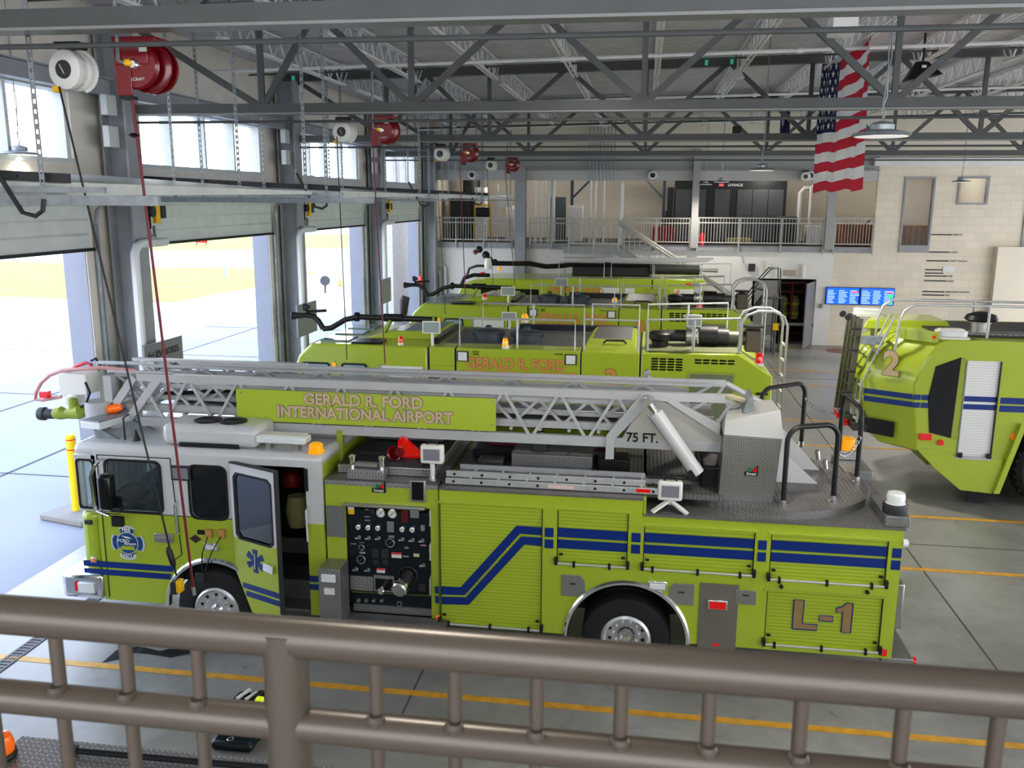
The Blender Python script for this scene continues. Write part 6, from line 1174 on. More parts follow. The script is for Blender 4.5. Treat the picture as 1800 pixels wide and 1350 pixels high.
MB().bar((sx0, Y0-.01, sz0), (sx0, Y0-.01, sz1), .02, .02).build('shutter_track', galv, o); MB().bar((sx1, Y0-.01, sz0), (sx1, Y0-.01, sz1), .03, .02).build('shutter_track', blk, o); MB().box(sx0-.03, sx1+.03, Y0-.05, Y0, sz0-.03, sz0+.02).build('pull_bar', grey_alu, o); 
for x in (sx0, sx1-.08): B1(x, x+.08, Y0-.06, Y0-.01, sz0-.0, sz0+.09).build('bar_bracket', blk, o)
for z0, z1 in ((2.02, 2.12), (1.87, 1.97)):
    B1(sx0, sx1, Y0+.012, Y0+.02, z0, z1).build('stripe', blue, eR); B1(sx1+.06, 8.5, Y0-.006, Y0, z0-.02, z1).build('stripe', blue, eR); B1(sx0-.08, sx0-.03, Y0-.006, Y0, z0, z1).build('stripe', blue, eR)
    for a, b in ((1603, 1616.5), (1618.5, 1632)): p = at(a, 712, Y0+.0); q = at(b, 712, Y0+.0); B1(p.x, q.x, Y0-.012, Y0-.004, z0, z1).build('stripe', blue, eR)
    # stripe on the bevelled corner
    c0 = V((5.08, Y0, 0)); c1 = V((4.31, Y0+.62, 0)); nn = V((-.62, -.77, 0)).normalized()*.012
    MB().add([tuple(c0.lerp(c1, f)+nn*k+V((0, 0, z))) for k in (1, -.2) for f, z in ((.04, z0), (.97, z0-.03), (.97, z1-.03), (.04, z1))], [(0, 1, 2, 3), (7, 6, 5, 4), (0, 4, 5, 1), (1, 5, 6, 2), (2, 6, 7, 3), (3, 7, 4, 0)]).build('stripe', blue, eR)
cdir = (V((5.08, Y0, 0))-V((4.31, Y0+.62, 0))).normalized(); nrm2 = V((-cdir.y*-1, 0, 0)); nv = V((cdir.y, -cdir.x, 0)); nv = nv if nv.y < 0 else -nv
RC = Matrix(((cdir.x, 0, nv.x), (cdir.y, 0, nv.y), (0, 1, 0)))
text('2', .62, tuple(V((4.31, Y0+.62, 0)).lerp(V((5.12, Y0, 0)), .5)+nv*.05+V((0, 0, 2.62))), tanl, eR, R=RC, bold=.04, back=M('num_edge2', (.1, .05, .08), .4), backoff=.015, name='unit_number', slant=.0)
p = V((4.31, Y0+.62, 0)).lerp(V((5.08, Y0, 0)), .4)+nv*.02; 
MB().bar(p+V((0, 0, 1.38))-cdir*.3, p+V((0, 0, 1.38))+cdir*.28, .02, .3).build('corner_grille', blkg, eR)
B1(5.23, 5.45, Y0-.05, Y0-.0, 1.26, 1.38).build('tail_lamp', redl, eR, .01); MB().lathe((5.62, Y0-.05, 1.22), (0, 1, 0), [(.055, 0), (.06, .03)], 12).build('reflector', redl, eR); MB().lathe((6.9, Y0-.03, 1.38), (0, 1, 0), [(.07, 0), (.07, .03)], 12).build('amber_reflector', orng, eR)
MB().hexa([(6.62, Y0-.12, .3), (6.72, Y0-.12, .3), (6.72, Y0+.1, .3), (6.62, Y0+.1, .3)], [(6.95, Y0-.12, 1.65), (7.05, Y0-.12, 1.65), (7.05, Y0+.1, 1.65), (6.95, Y0+.1, 1.65)]).build('wheel_arch_lip', lime, eR)
B1(6.25, 6.6, Y0+.1, Y0+.14, .05, .32).build('mud_flap', blkg, eR)
MB().box(5.95, XE, Y0+.04, Y0+3.0, 1.55, TZ+.05).box(8.7, XE, Y0+.04, Y0+3., .6, 1.6).box(5.6, 6.6, Y0+.6, Y0+2.4, .6, 1.6).build('inner_body', limed, eR)
B1(6, XE, Y0+3.0, Y0+3.05, .6, TZ+.05).build('far_side_panel', lime, eR)
for cx in (7.75, 9.4, 12.5):
    for yo, s in ((Y0-.03, 1), (Y0+3.08, -1)):
        mw = MB().lathe((cx, yo, .76), (0, s, 0), [(.4, .05), (.45, 0), (.66, -.01), (.74, .05), (.76, .12), (.76, .42), (.7, .5), (.4, .5)], 48, cap=False)
        for i in range(32):
            a = i*PI/16; mw.bar((cx+.745*math.cos(a), yo+s*.06, .76+.745*math.sin(a)), (cx+.745*math.cos(a+.08), yo+s*.3, .76+.745*math.sin(a+.08)), .05, .05)
        o = mw.build('wheel', rub, eR); MB().lathe((cx, yo, .76), (0, s, 0), [(.41, .06), (.36, .1), (.3, .16), (.12, .08), (.1, .03), (0, .02)], 24).build('rim', blk, o)
# roof kit of engine 2
RT = TZ+.06
B1(5.6, XE, Y0+.5, Y0+2.6, RT, RT+.03).build('roof_deck', dkg, eR); MB().box(6.0, 8.0, Y0+.6, Y0+1.1, RT+.03, RT+.04).build('grating', slats(M('grating', (.4, .4, .4), .5, .4), .1, .1, 1, 'X', .5), eR)
for i, (x, y, z) in enumerate(((5.75, Y0+.3, RT), (4.75, Y0+2.5, RT+.12))):
    o = MB().prism(rrect(x-.32, x+.22, y-.17, y+.17, .1), 'z', z+.03, z+.15).build('clear_light_bar', clearl, eR, .02); MB().prism(rrect(x-.36, x+.26, y-.2, y+.2, .1), 'z', z, z+.03).build('light_bar_base', ivory, o); MB().prism(rrect(x-.28, x+.18, y-.13, y+.13, .08), 'z', z+.15, z+.17).build('light_bar_top', clearl, o)
MB().hexa([(4.45, Y0+1.7, TZ), (6.2, Y0+1.7, TZ), (6.2, Y0+3.0, TZ), (4.9, Y0+3., TZ)], [(4.55, Y0+1.8, RT+.12), (6.1, Y0+1.8, RT+.12), (6.1, Y0+2.9, RT+.12), (5.0, Y0+2.9, RT+.12)]).build('raised_corner', lime, eR, .03)
MB().hexa([(5.3, Y0+.05, TZ+.0), (5.42, Y0+.05, TZ), (4.95, Y0+.5, TZ), (4.85, Y0+.48, TZ)], [(5.3, Y0+.05, TZ+.2), (5.42, Y0+.05, TZ+.2), (4.95, Y0+.5, TZ+.2), (4.85, Y0+.48, TZ+.2)]).build('corner_fin', lime, eR); MB().lathe((5.33, Y0+.02, TZ+.1), (0, 1, 0), [(.03, 0), (.035, .03)], 10).build('corner_marker', redl, eR)
MB().lathe((6.45, Y0+1.0, RT), (0, 0, 1), [(.17, 0), (.17, .2), (.19, .21), (.19, .24)], 20).build('vent_neck', steel, eR); MB().lathe((6.45, Y0+1.0, RT+.24), (0, 0, 1), [(.24, 0), (.3, .04), (.26, .12), (.1, .18), (0, .19)], 22).build('vent_mushroom', blk, eR)
o = MB().lathe((8.15, Y0+.9, RT), (0, 0, 1), [(.13, 0), (.14, .3), (.12, .34)], 18).build('roof_stack', steel, eR); MB().lathe((8.15, Y0+.9, RT+.34), (0, 0, 1), [(.15, 0), (.21, .08), (.21, .26), (.15, .34), (.13, .4), (.17, .42), (.15, .5)], 18).build('stack_bellows', blk, o); MB().bar((7.98, Y0+.9, RT+.9), (8.5, Y0+.9, RT+.86), .2, .05).build('stack_flap', dkg, o)
for y in (Y0+.35, Y0+1.15):
    h = RT+.6; xx = 4.78 if y < Y0+1 else 4.6
    MB().tube([(xx-.05, y, 2.55), (xx, y, h-.35), (xx+.08, y, h-.12), (xx+.25, y, h), (7.35, y, h), (7.55, y, h-.08), (7.62, y, h-.3), (7.62, y, RT)], .025, 8).build('roof_rail', grey_alu, eR); MB().cyl((6.35, y, RT), (6.35, y, h), .025).build('rail_post', grey_alu, eR)
    MB().tube([(7.35, y+.3, h+.1), (7.9, y+.3, h+.12), (8.05, y+.3, h), (8.08, y+.3, RT)], .022, 6).build('roof_rail', grey_alu, eR)
    MB().tube([(8.0, y, RT), (8.0, y, h-.1), (8.15, y, h+.1), (8.4, y, h+.18), (10, y, h+.18)], .025, 8).build('roof_rail', grey_alu, eR)
# ladder hung on the tail of engine 2
lt2 = thing('ladder_stack', 'stack of grey extension ladders hung upright behind engine number 2', 'ladder', (4.1, 18, .9))
for i in range(4):
    y = Y0+.95+i*.3; a = V((4.22, y, 3.4)); b = V((4.1, y, 1.4))
    MB().bar(a, b, .05, .1).build('side_rail', M('ladder_olive_%d' % i, (.16, .16, .12), .5, .3), lt2)
    if i < 3:
        for j in range(7): f = j/6.5+.05; c = a.lerp(b, f); MB().cyl(c, c+V((-.03, .3, 0)), .018, n=6).build('rung', dkg, lt2)
    B1(b.x-.05, b.x+.05, y-.05, y+.05, 1.25, 1.37).build('foot', redl, lt2)
for j in range(5): B1(3.95+.02*j, 4.15+.02*j, Y0+.85, Y0+.95, 1.5+j*.42, 1.54+j*.42).build('ladder_bracket', dkg, lt2)
for y in (Y0+1.0, Y0+1.5): MB().lathe((4.0, y, 3.42), (0, 1, 0), [(.06, -.02), (.07, 0), (.06, .02)], 14).build('end_roller', dkg, lt2)
al = None
for y in (Y0+.55, Y0+.9): MB().tube([(4.75, y, 3.5), (4.55, y, 3.0), (4.25, y, 2.2), (4.22, y, 1.4)], .022, 6).build('access_ladder_rail', grey_alu, eR)
for j in range(6): f = j/5.; x = 4.62-.4*min(1, f*1.5); B1(x-.03, x+.03, Y0+.55, Y0+.9, 3.1-j*.33, 3.13-j*.33).build('access_rung', grey_alu, eR)
B1(4.15, 4.5, Y0+.5, Y0+1.4, 1.25, 1.38).build('ladder_shelf', dkg, eR); B1(4.2, 4.6, Y0+.6, Y0+.75, 2.95, 3.1).build('ladder_clamp', galv, eR)
# ------------------------------------------------------------------ reels, hoses and cords under the trusses
def reel(k, x=None, y=None, z=None):
    y = 7.44+P*k if y is None else y; x = -4.33 if x is None else x; z = 6.74 if z is None else z
    o = ['nearest', 'second', 'third', 'farthest'][k]
    t = thing('hose_reel', o+' red hose reel hanging below the roof truss', 'reel', (x, y, z), 'red hose reels')
    MB().lathe((x, y-.1, z-.0), (0, 1, 0), [(.185, 0), (.2, .015), (.17, .03), (.2, .05)], 32).build('front_disc', red, t)
    MB().lathe((x+.03, y+.05, z-.0), (0, 1, 0), [(.2, 0), (.215, .01), (.215, .03), (.12, .04), (.12, .1), (.215, .11), (.215, .14)], 32).build('rear_drum', red, t)
    MB().box(x-.19, x+.2, y-.11, y+.16, z+.18, z+.225).box(x-.17, x+.13, y-.115, y-.1, z+.0, z+.2).box(x-.17, x-.03, y-.115, y-.1, z-.25, z+.0).build('mounting_plate', red, t, .004)
    MB().lathe((x, y-.14, z), (0, 1, 0), [(.03, 0), (.045, .02), (.045, .04)], 16).build('hub', chrome, t)
    B1(x+.06, x+.13, y-.12, y-.115, z+.1, z+.15).build('label_plate', ivory, t); text('REELCRAFT', .035, (x+.0, y-.107, z-.12), ivory, t, bold=0)
    MB().tube([(x-.13, y-.1, z+1.0), (x-.13, y-.12, z+.12), (x-.12, y-.14, z+.03), (x-.07, y-.15, z+.01), (x-.02, y-.15, z+.0)], .018, 8).build('supply_pipe', galv, t)
    MB().lathe((x-.06, y-.15, z+.01), (1, 0, 0), [(.018, 0), (.03, .01), (.03, .04), (.018, .05)], 8).build('yellow_valve', yel, t)
    B1(x-.15, x-.05, y-.12, y+.0, z-.28, z-.25).build('hose_guide', blk, t)
    if k > 0: pass
    return x, y, z
def cordreel(k, x=-5.03, y=None, z=6.72, lb=None):
    y = 7.5+P*k if y is None else y
    t = thing('cord_reel', lb or ['nearest', 'second', 'third', 'farthest'][k]+' white cord reel left of a red hose reel', 'reel', (x, y, z), 'white cord reels')
    MB().lathe((x, y-.1, z), (0.15, 1, 0), [(.14, 0), (.165, .01), (.17, .05), (.15, .07), (.15, .12), (.17, .14), (.17, .19)], 28).build('drum', ivory, t)
    MB().lathe((x, y-.115, z), (0.15, 1, 0), [(.075, 0), (.08, .02)], 22).build('centre_badge', dkg, t); MB().bar((x-.02, y-.125, z+.04), (x+.02, y-.125, z-.04), .012, .004).build('badge_mark', ivory, t)
    MB().torus((x+.03, y+.07, z), (0, 1, 0), .175, .016, -PI*.5, PI*.4, 16, 6, ref=(1, 0, 0)).build('bracket', ivory, t); B1(x-.12, x+.12, y-.04, y+.1, z+.18, z+.24).build('mount', blk, t, .01)
    B1(x-.15, x-.09, y-.06, y, z-.18, z-.13).build('cord_guide', yel, t)
mh = M('hose_dark_red', (.16, .012, .02), .5); hosez = [(340, 1035), (677, 640), (818, 518), (905, 500)]
cordz = [(310, 1012), (610, 632), (783, 552), (868, 520)]
for k in range(4):
    reel(k); cordreel(k)
    y = 7.38+P*k; a = at(*[(232, 168), (655, 252), (808, 284), (888, 300)][k], y); e = at(*hosez[k], y-.0)
    pts = [a.lerp(e, f) for f in (0, .3, .6, .8, .93, 1)]; pts[3] += V((-.0, 0, 0)); 
    o = MB().tube(pts, .0125 if k == 0 else .011, 8).build('air_hose', mh); tag(o, ['dark red hose hanging from the nearest red reel to the front wheel', 'dark red hose hanging from the second red reel', 'dark red hose hanging from the third red reel', 'dark red hose hanging from the farthest red reel'][k], 'hose', 'hanging hoses')
    if k == 0: 
        MB().lathe(e+V((0, 0, 0)), (e-a), [(.018, -.02), (.018, .05), (.008, .06)], 10).build('coupling', steel, o) if 0 else None
        q = at(236, 238, y); MB().lathe(q, (0, 0, 1), [(.02, -.02), (.05, 0), (.02, .02)], 14).build('hose_stop', blk, o)
        q = e; MB().lathe(q, (.1, 0, -1), [(.018, -.02), (.018, .06), (.008, .07)], 10).build('coupling', steel, o)
    a = at(*[(104, 152), (592, 240), (766, 280), (856, 298)][k], y); e = at(*cordz[k], y)
    o = MB().tube([a, a.lerp(e, .5), e], .009, 6).build('power_cord', blk); tag(o, ['black power cord with yellow socket box hanging by the front wheel', 'black power cord hanging from the second white reel', 'black power cord hanging from the third white reel', 'black power cord hanging from the farthest white reel'][k], 'cord', 'hanging cords')
    if k == 0:
        q = at(312, 1030, y); B1(q.x-.05, q.x+.01, q.y-.05, q.y+.03, q.z-.07, q.z+.05).build('socket_face', dkg, o, .005); B1(q.x+.01, q.x+.055, q.y-.05, q.y+.03, q.z-.05, q.z+.07).build('socket_box', yel, o, .005)
        q1 = at(297, 968, y); q2 = at(304, 990, y); MB().lathe(q1, q2-q1, [(.012, -.04), (.03, 0), (.03, .08), (.03, .13), (.01, .18)], 10).build('cord_connector', blk, o)
cordreel(0, at(1417, 287, 35.6).x, 35.6, 6.55, 'lone white cord reel on the right beside the flag')
# ------------------------------------------------------------------ high bay lamps
HB = []
def highbay(x, y, z, lb, r=.26, top=8.3):
    t = thing('high_bay_lamp', lb, 'lamp', (x, y, z), 'high bay lamps')
    MB().lathe((x, y, z), (0, 0, 1), [(r*.94, 0), (r, .012), (r*.97, .03), (r*.5, .055), (r*.42, .06)], 32).build('lamp_disc', galv, t)
    MB().lathe((x, y, z-.004), (0, 0, 1), [(r*.9, 0), (r*.9, .005)], 28).build('lens', M('lamp_glow_%d' % len(HB), (.8, .78, .72), .4, emit=.35), t)
    MB().lathe((x, y, z+.055), (0, 0, 1), [(r*.42, 0), (r*.42, .05), (r*.3, .07), (.04, .08)], 16).build('heat_sink', galv, t)
    MB().tube([(x-.015, y, z+.12), (x+.02, y, z+.2), (x-.01, y, z+.28), (x+.03, y, z+.7), (x-.0, y, z+1.2), (x+.02, y, top)], .007, 5).tube([(x+.02, y, z+.12), (x-.02, y, z+.22), (x+.02, y, z+.35), (x-.0, y, z+.8), (x+.03, y, z+1.3), (x+.0, y, top)], .006, 5).build('chain_and_cord', galv, t)
    l = bpy.data.lights.new('lamp_fill_light', 'SPOT'); l.energy = LAMP*(.12 if x < -5 else .5 if y < 15 else 2.2 if y < 28.5 else .8); l.spot_size = 2.6; l.spot_blend = .8; l.shadow_soft_size = .2; l.color = (1, .93, .82)  # spot added as fill for the hall, strength chosen by area
    o = bpy.data.objects.new('lamp_fill_light', l); C.objects.link(o); o.location = (x, y, z-.03); HB.append(o)
for x, y, s in ((at(1549, 240, 8.9).x, 8.9, 'large high bay lamp on a chain in front of the flag'), (at(1339, 300, 18.6).x, 18.6, 'white high bay lamp left of the flag foot'), (at(1268, 321, 30).x, 30, 'small white high bay lamp by the middle mezzanine column, right'), (at(1240, 325, 35.).x, 35., 'small white high bay lamp by the middle mezzanine column, left'), (at(35, 272, 12).x, 12, 'high bay lamp hanging by the window at the far left'), (at(535, 310, 24).x, 24, 'high bay lamp hanging before the third window strip'), (at(1690, 318, 29).x, 29, 'small high bay lamp before the square window'), (-.8, 12.4, 'added high bay fill lamp above the middle of the ladder truck'), (-1., 3., 'added high bay fill lamp over the foreground vehicle'), (10, 12, 'added high bay fill lamp out to the right'), (9, 3, 'added high bay fill lamp near the railing on the right')):
    if y in (12.4, 3., 3, 12) and x in (-.8, -1., 10, 9): z = 8.0  # added fill lamps with no known fixture, hung higher than the rest
    else: z = 6.23
    highbay(x, y, z, s, .26, 8.75)
# ------------------------------------------------------------------ flags
def starpts(cy, cz, r): return [(cy+(r if i % 2 == 0 else r*.4)*math.sin(i*PI/5), cz+(r if i % 2 == 0 else r*.4)*math.cos(i*PI/5)) for i in range(10)]
def flag(name, label, a, b, h, mats, us=True, zoff=0):
    a, b = V(a), V(b); d = (b-a); Lh = d.length; u = d.normalized(); nn = V((u.y, -u.x, 0)); nn = nn if nn.x < 0 or 1 else -nn
    t = thing(name, label, 'flag', tuple(a-V((0, 0, h))))
    nx, nz = 48, 26
    def P_(s, v, off=0.):    # s along fly 0..1, v down 0..1
        drop = .0
        wv = .055*math.sin(s*14+v*1.5)*(.4+s*.6)+.02*math.sin(s*33+v*4)
        sag = -.22*math.sin(PI*s)*(1-v)*.9 if us else 0
        return a+u*(Lh*s)+nn*(wv+off)+V((0, 0, -h*v+sag-.03*math.sin(s*15+1)*(v)))
    m = MB(); vs = [P_(i/nx, j/nz) for j in range(nz+1) for i in range(nx+1)]; m.v = vs
    for j in range(nz):
        for i in range(nx):
            m.f.append([j*(nx+1)+i, j*(nx+1)+i+1, (j+1)*(nx+1)+i+1, (j+1)*(nx+1)+i])
            if us: m.m.append(2 if (i < nx*.4 and j < 14) else (j//2) % 2)
            else: m.m.append(0)
    m.build('cloth', mats, t)
    s_ = MB()
    if us:
        for r in range(9):
            for c in range(6 if r % 2 == 0 else 5):
                s0 = (.035+.066*c+(.033 if r % 2 else 0))*1.0; v0 = .03+.0585*r*.98
                for off in (-.012, .012):
                    pts = [P_(s0+p/Lh*1., v0+0, off)+V((0, 0, q)) for p, q in starpts(0, 0, .085)]
                    s_.add([tuple(p) for p in pts], [tuple(range(10))])
        s_.build('stars', flagw, t, smooth=False)
    else:
        c = P_(.5, .5, -.02); 
        for sgn in (-.05, .05):
            pts = [P_(.5, .45, sgn)+u*(.28*math.cos(i*PI/6))+V((0, 0, .3*math.sin(i*PI/6))) for i in range(12)]; s_.add([tuple(p) for p in pts], [tuple(range(12))])
        s_.build('emblem', M('flag_emblem', (.35, .42, .5), .7), t)
    return t
fa = at(1446, 112, 21.5); fb = at(1540, 47, 17.2)
flag('national_flag', 'large red white and blue striped flag with stars hanging from the roof', fa, fb, 2.78, [flagr, flagw, flagb])
ga = at(1376, 178, 29); gb = at(1393, 158, 27.6); flag('state_flag', 'small dark blue flag with pale emblem hanging behind the large flag', ga, gb, 1.25, [flagb], False)
# speaker, cameras, exit light
t = thing('hanging_speaker', 'black horn speaker hanging from the roof at the right', 'speaker', at(1625, 125, 18)); q = at(1622, 128, 18)
MB().hexa([q+V((-.3, -.1, -.14)), q+V((.3, -.2, -.05)), q+V((.28, .25, -.05)), q+V((-.3, .25, -.14))], [q+V((-.12, 0, .2)), q+V((.08, 0, .2)), q+V((.08, .12, .2)), q+V((-.12, .12, .2))]).build('horn', blk, t, .01); MB().tube([q+V((.0, .05, .2)), q+V((0, .05, .7))], .02).build('bracket', blk, t); B1(q.x-.04, q.x+.04, q.y-.06, q.y-.04, q.z+.08, q.z+.13).build('label_plate', ivory, t)
t = thing('heater_box', 'grey box heater fixed high in the nearest truss near the flag', 'heater', at(1485, 40, 9.5)); q = at(1487, 40, 9.5); B1(q.x-.12, q.x+.12, q.y, q.y+.3, q.z-.09, q.z+.09).build('housing', trussl, t, .01); MB().bar(q+V((0, .1, .09)), q+V((0, .1, .6)), .03, .03).build('hanger', trussl, t)
for i, (px, py) in enumerate(((1242, 107), (1287, 105), (483, 145), (515, 140))):
    q = at(px, py, 21.3); o = B1(q.x-.035, q.x+.035, q.y, q.y+.04, q.z-.09, q.z+.09).build('indicator_light', screeng if 0 else M('led_teal%d' % i, (.05, .35, .25), .3, emit=.3)); tag(o, ['small green indicator light on the third truss, %s' % s for s in ('right pair left one', 'right pair right one', 'left pair left one', 'left pair right one')][i], 'light', 'green indicator lights')
q = at(1296, 128, 21); t = thing('wall_projector', 'pale pyramid shaped lamp hanging below the third truss', 'lamp', q); MB().lathe(q, (0, 0, 1), [(.22, -.12), (.02, .14)], 4).build('shade', trussl, t); MB().cyl(q+V((0, 0, .1)), q+V((0, 0, .5)), .02).build('hanger', trussl, t)
q = at(1297, 215, 28); o = B1(q.x-.12, q.x+.12, q.y, q.y+.3, q.z-.3, q.z-.1).build('ceiling_speaker', blk); tag(o, 'small black speaker hanging in the fourth truss', 'speaker'); 
q = at(1510, 97, 14.3)
# ------------------------------------------------------------------ outside and loose things
def bollard(x, y, h, lb, zb=0):
    t = thing('bollard', lb, 'bollard', (x, y, 0), 'yellow bollards'); MB().lathe((x, y, zb), (0, 0, 1), [(.085, 0), (.085, h-.03-zb), (.06, h-zb)], 18).build('sleeve', ylw, t)
    for z in (h-.1, h-.28): MB().lathe((x, y, z), (0, 0, 1), [(.087, 0), (.087, .02)], 18).build('red_band', redl, t)
bq = at(137, 905, .0, 'z'); zt_b = at(131, 764, bq.y).z
bollard(bq.x, bq.y, zt_b, 'yellow bollard with red bands just outside the nearest bay door', .1); q = at(452, 650, 24.5); 
bollard(-10.2, 21.1, 1.05, 'yellow bollard outside between the first and second piers')
kb = MB().prism([(bq.x-.55, bq.y-.3), (bq.x+.45, bq.y-.55), (bq.x+.7, bq.y+.0), (bq.x-.3, bq.y+.5)], 'z', -.02, .1).build('kerb_pad', M('kerb_concrete', (.24, .22, .2), .8), None, .03); tag(kb, 'low concrete pad around the bollard outside', 'kerb')
q = at(354, 431, 0, 'z'); t = thing('airfield_sign', 'small red airfield sign on the distant grass', 'sign', (q.x, q.y, 0)); B1(q.x-.75, q.x+.75, q.y, q.y+.1, .3, 1.3).build('face', redl, t); text('8', 1.0, (q.x, q.y-.02, .8), ivory, t, bold=.03)
for px in (-.6, .6): B1(q.x+px-.04, q.x+px+.04, q.y, q.y+.08, 0, .3).build('leg', dkg, t)
q = at(572, 515, 0, 'z'); t = thing('ground_light', 'small round airfield light on a stand outside the third bay', 'light', (q.x, q.y, 0)); MB().cyl((q.x, q.y, 0), (q.x, q.y, .5), .06).build('stand', dkg, t); MB().lathe((q.x, q.y, .75), (.5, -1, 0), [(.2, -.1), (.3, 0), (.3, .1)], 16).build('lamp_head', dkg, t)
q = at(598, 502, 0, 'z'); t = thing('traffic_cone', 'small orange traffic cone outside the third bay', 'cone', (q.x, q.y, 0)); MB().lathe((q.x, q.y, 0), (0, 0, 1), [(.22, 0), (.22, .03), (.14, .04), (.03, .55)], 14).build('cone_body', orng, t)
q = at(396, 487, 0, 'z'); o = B1(q.x-.1, q.x+.1, q.y, q.y+.1, 0, 1.0).build('marker_post', M('marker_blue', (.3, .6, .8), .5)); tag(o, 'small pale blue marker post on the grass', 'post')
# black kit left on the floor
t = thing('breathing_apparatus_pack', 'black equipment pack with silver stripes and yellow patch lying on the floor behind the railing', 'pack', (-4.05, 8.35, 0))
MB().box(-4.35, -3.82, 7.9, 8.4, .0, .2).build('pack_body', blk, t, .07); MB().lathe((-4.24, 8.3, .12), (0, 1, 0), [(.05, 0), (.13, .06), (.13, .16), (.03, .2)], 16).build('boot_top', blkg, t); MB().lathe((-4.03, 8.3, .14), (0, 1, 0), [(.06, 0), (.14, .06), (.13, .18), (.03, .24)], 16).build('boot_top', blkg, t)
MB().bar((-4.26, 8.3, .25), (-4.2, 8.5, .25), .04, .02).build('reflective_strip', ivory, t); MB().bar((-4.16, 8.3, .25), (-4.1, 8.46, .25), .03, .02).build('reflective_strip', ivory, t); B1(-4.02, -3.94, 8.22, 8.3, .25, .31).build('yellow_patch', M('hi_vis_patch', (.7, .8, .03), .4, emit=.2), t, .01)
MB().box(-4.3, -3.85, 7.72, 7.92, 0, .1).build('navy_flap', navy, t, .04); MB().torus((-4.1, 7.79, .105), (0, 0, 1), .03, .008, n=14, m=5).build('steel_ring', steel, t)
# foreground vehicle roof
t = thing('utility_vehicle', 'vehicle with a bright tread plate roof parked below the railing at lower left', 'vehicle', (-1, 3.3, 0)); fx0 = at(30, 1292, 2.4, 'z').x; fy1 = 4.40; Zf = 2.4
B1(fx0+.03, 3.4, 2.2, fy1, Zf-.06, Zf).build('tread_roof', plate_g, t, .008); B1(fx0+.08, 3.35, 2.25, fy1-.04, .6, Zf-.06).build('box_body', lime, t, .03); B1(fx0+.08, 3.35, 2.4, fy1-.2, .4, .6).build('chassis', blk, t)
for cx in (fx0+1.2, 2.3):
    for yo, s in ((2.25, 1), (fy1-.04, -1)): o = MB().lathe((cx, yo, .42), (0, s, 0), [(.22, .03), (.26, 0), (.38, 0), (.42, .05), (.42, .25), (.2, .3)], 28, cap=False).build('wheel', rub, t); MB().lathe((cx, yo, .42), (0, s, 0), [(.23, .04), (.1, .06), (0, .03)], 18).build('rim', steel, o)
q = at(2, 1318, Zf+.05, 'z'); o = MB().lathe((q.x, q.y, Zf), (0, 0, 1), [(.075, 0), (.085, .02), (.08, .04)], 20).build('beacon_base', blk, t)
B1(fx0-.45, fx0+.03, 3.6, 4.3, Zf-.25, Zf-.02).build('cab_rear', lime, t, .02); MB().lathe((q.x, q.y, Zf+.04), (0, 0, 1), [(.07, 0), (.075, .05), (.06, .1), (.02, .115)], 20).build('orange_beacon', orng, t)
t = thing('pike_pole', 'long black pole lying on the tread plate roof at lower left', 'pole', (-2.5, 4.3, Zf)); a = at(112, 1318, Zf+.03, 'z'); b = at(500, 1352, Zf+.03, 'z'); MB().tube([a, b], .018, 8).build('shaft', blk, t); MB().bar(a, a+(b-a)*.06, .05, .045).build('end_cap', dkg, t)
# wheeled access steps by the doorway
t = thing('rolling_steps', 'black wheeled access stairs beside the open doorway', 'steps', (5, 33.5, 0)); A = lambda px, py: at(px, py, 33.5)
for dy in (0, .6):
    D_ = V((0, dy, 0))
    MB().tube([A(1298, 545)+D_, A(1335, 495)+D_, A(1355, 473)+D_, A(1372, 472)+D_, A(1372, 520)+D_], .022, 6).build('handrail', dkg, t)
    MB().tube([A(1312, 535)+D_, A(1330, 508)+D_, A(1345, 512)+D_], .02, 6).build('handrail', dkg, t)
    for px in (1365, 1378): p = A(px, 522)+D_; MB().tube([p, V((p.x, p.y, .05))], .022, 6).build('leg', dkg, t)
    p = A(1345, 522)+D_; q2 = A(1300, 585)+D_; MB().bar(p, V((p.x-1.3, p.y, .3)), .03, .1).build('stringer', dkg, t)
p = A(1346, 524); q2 = A(1382, 524); B1(p.x, q2.x, 33.5, 34.1, p.z-.03, p.z).build('platform', dkg, t)
for i in range(5): f = (i+.5)/5; B1(p.x-1.3*f-.1, p.x-1.3*f+.1, 33.5, 34.1, p.z+(.3-p.z)*f-.02, p.z+(.3-p.z)*f).build('tread', dkg, t)
p = A(1362, 575); o = B1(p.x-.1, p.x+.1, 33.3, 33.35, 1.0, 1.25).build('yellow_tag', yel); tag(o, 'small yellow card hanging on a cord before the doorway', 'card')
# ------------------------------------------------------------------ foreground guard rail
struct(B1(-8.5, 9, -3, 1.2, 3.72, 3.95).build('floor_balcony', flo))
t = thing('balcony_railing', 'taupe painted steel railing across the foreground', 'railing', (0, 1.08, 3.95)); RYY = 1.08
za = at(900, 1152, RYY).z; zb = at(900, 1278, RYY).z
def slope(px0, py0, px1, py1): a = at(px0, py0, RYY); b = at(px1, py1, RYY); return a, b
a, b = slope(0, 1079, 1800, 1223); d = (b-a); MB().cyl(a-d*1.2, b+d*1.2, .0285, n=28).build('top_rail', railm, t)
a2, b2 = slope(0, 1230, 900, 1300+2); d2 = (b2-a2); a2, b2 = slope(0, 1229, 880, 1298); 
zz2 = (a2.z+b2.z)/2; MB().cyl((a.x-d.x*1.2, RYY, zz2), (b.x+d.x*1.2, RYY, zz2), .0245, n=24).build('mid_rail', railm, t)
MB().cyl((a.x-d.x*1.2, RYY, 4.08), (b.x+d.x*1.2, RYY, 4.08), .022, n=16).build('bottom_rail', railm, t)
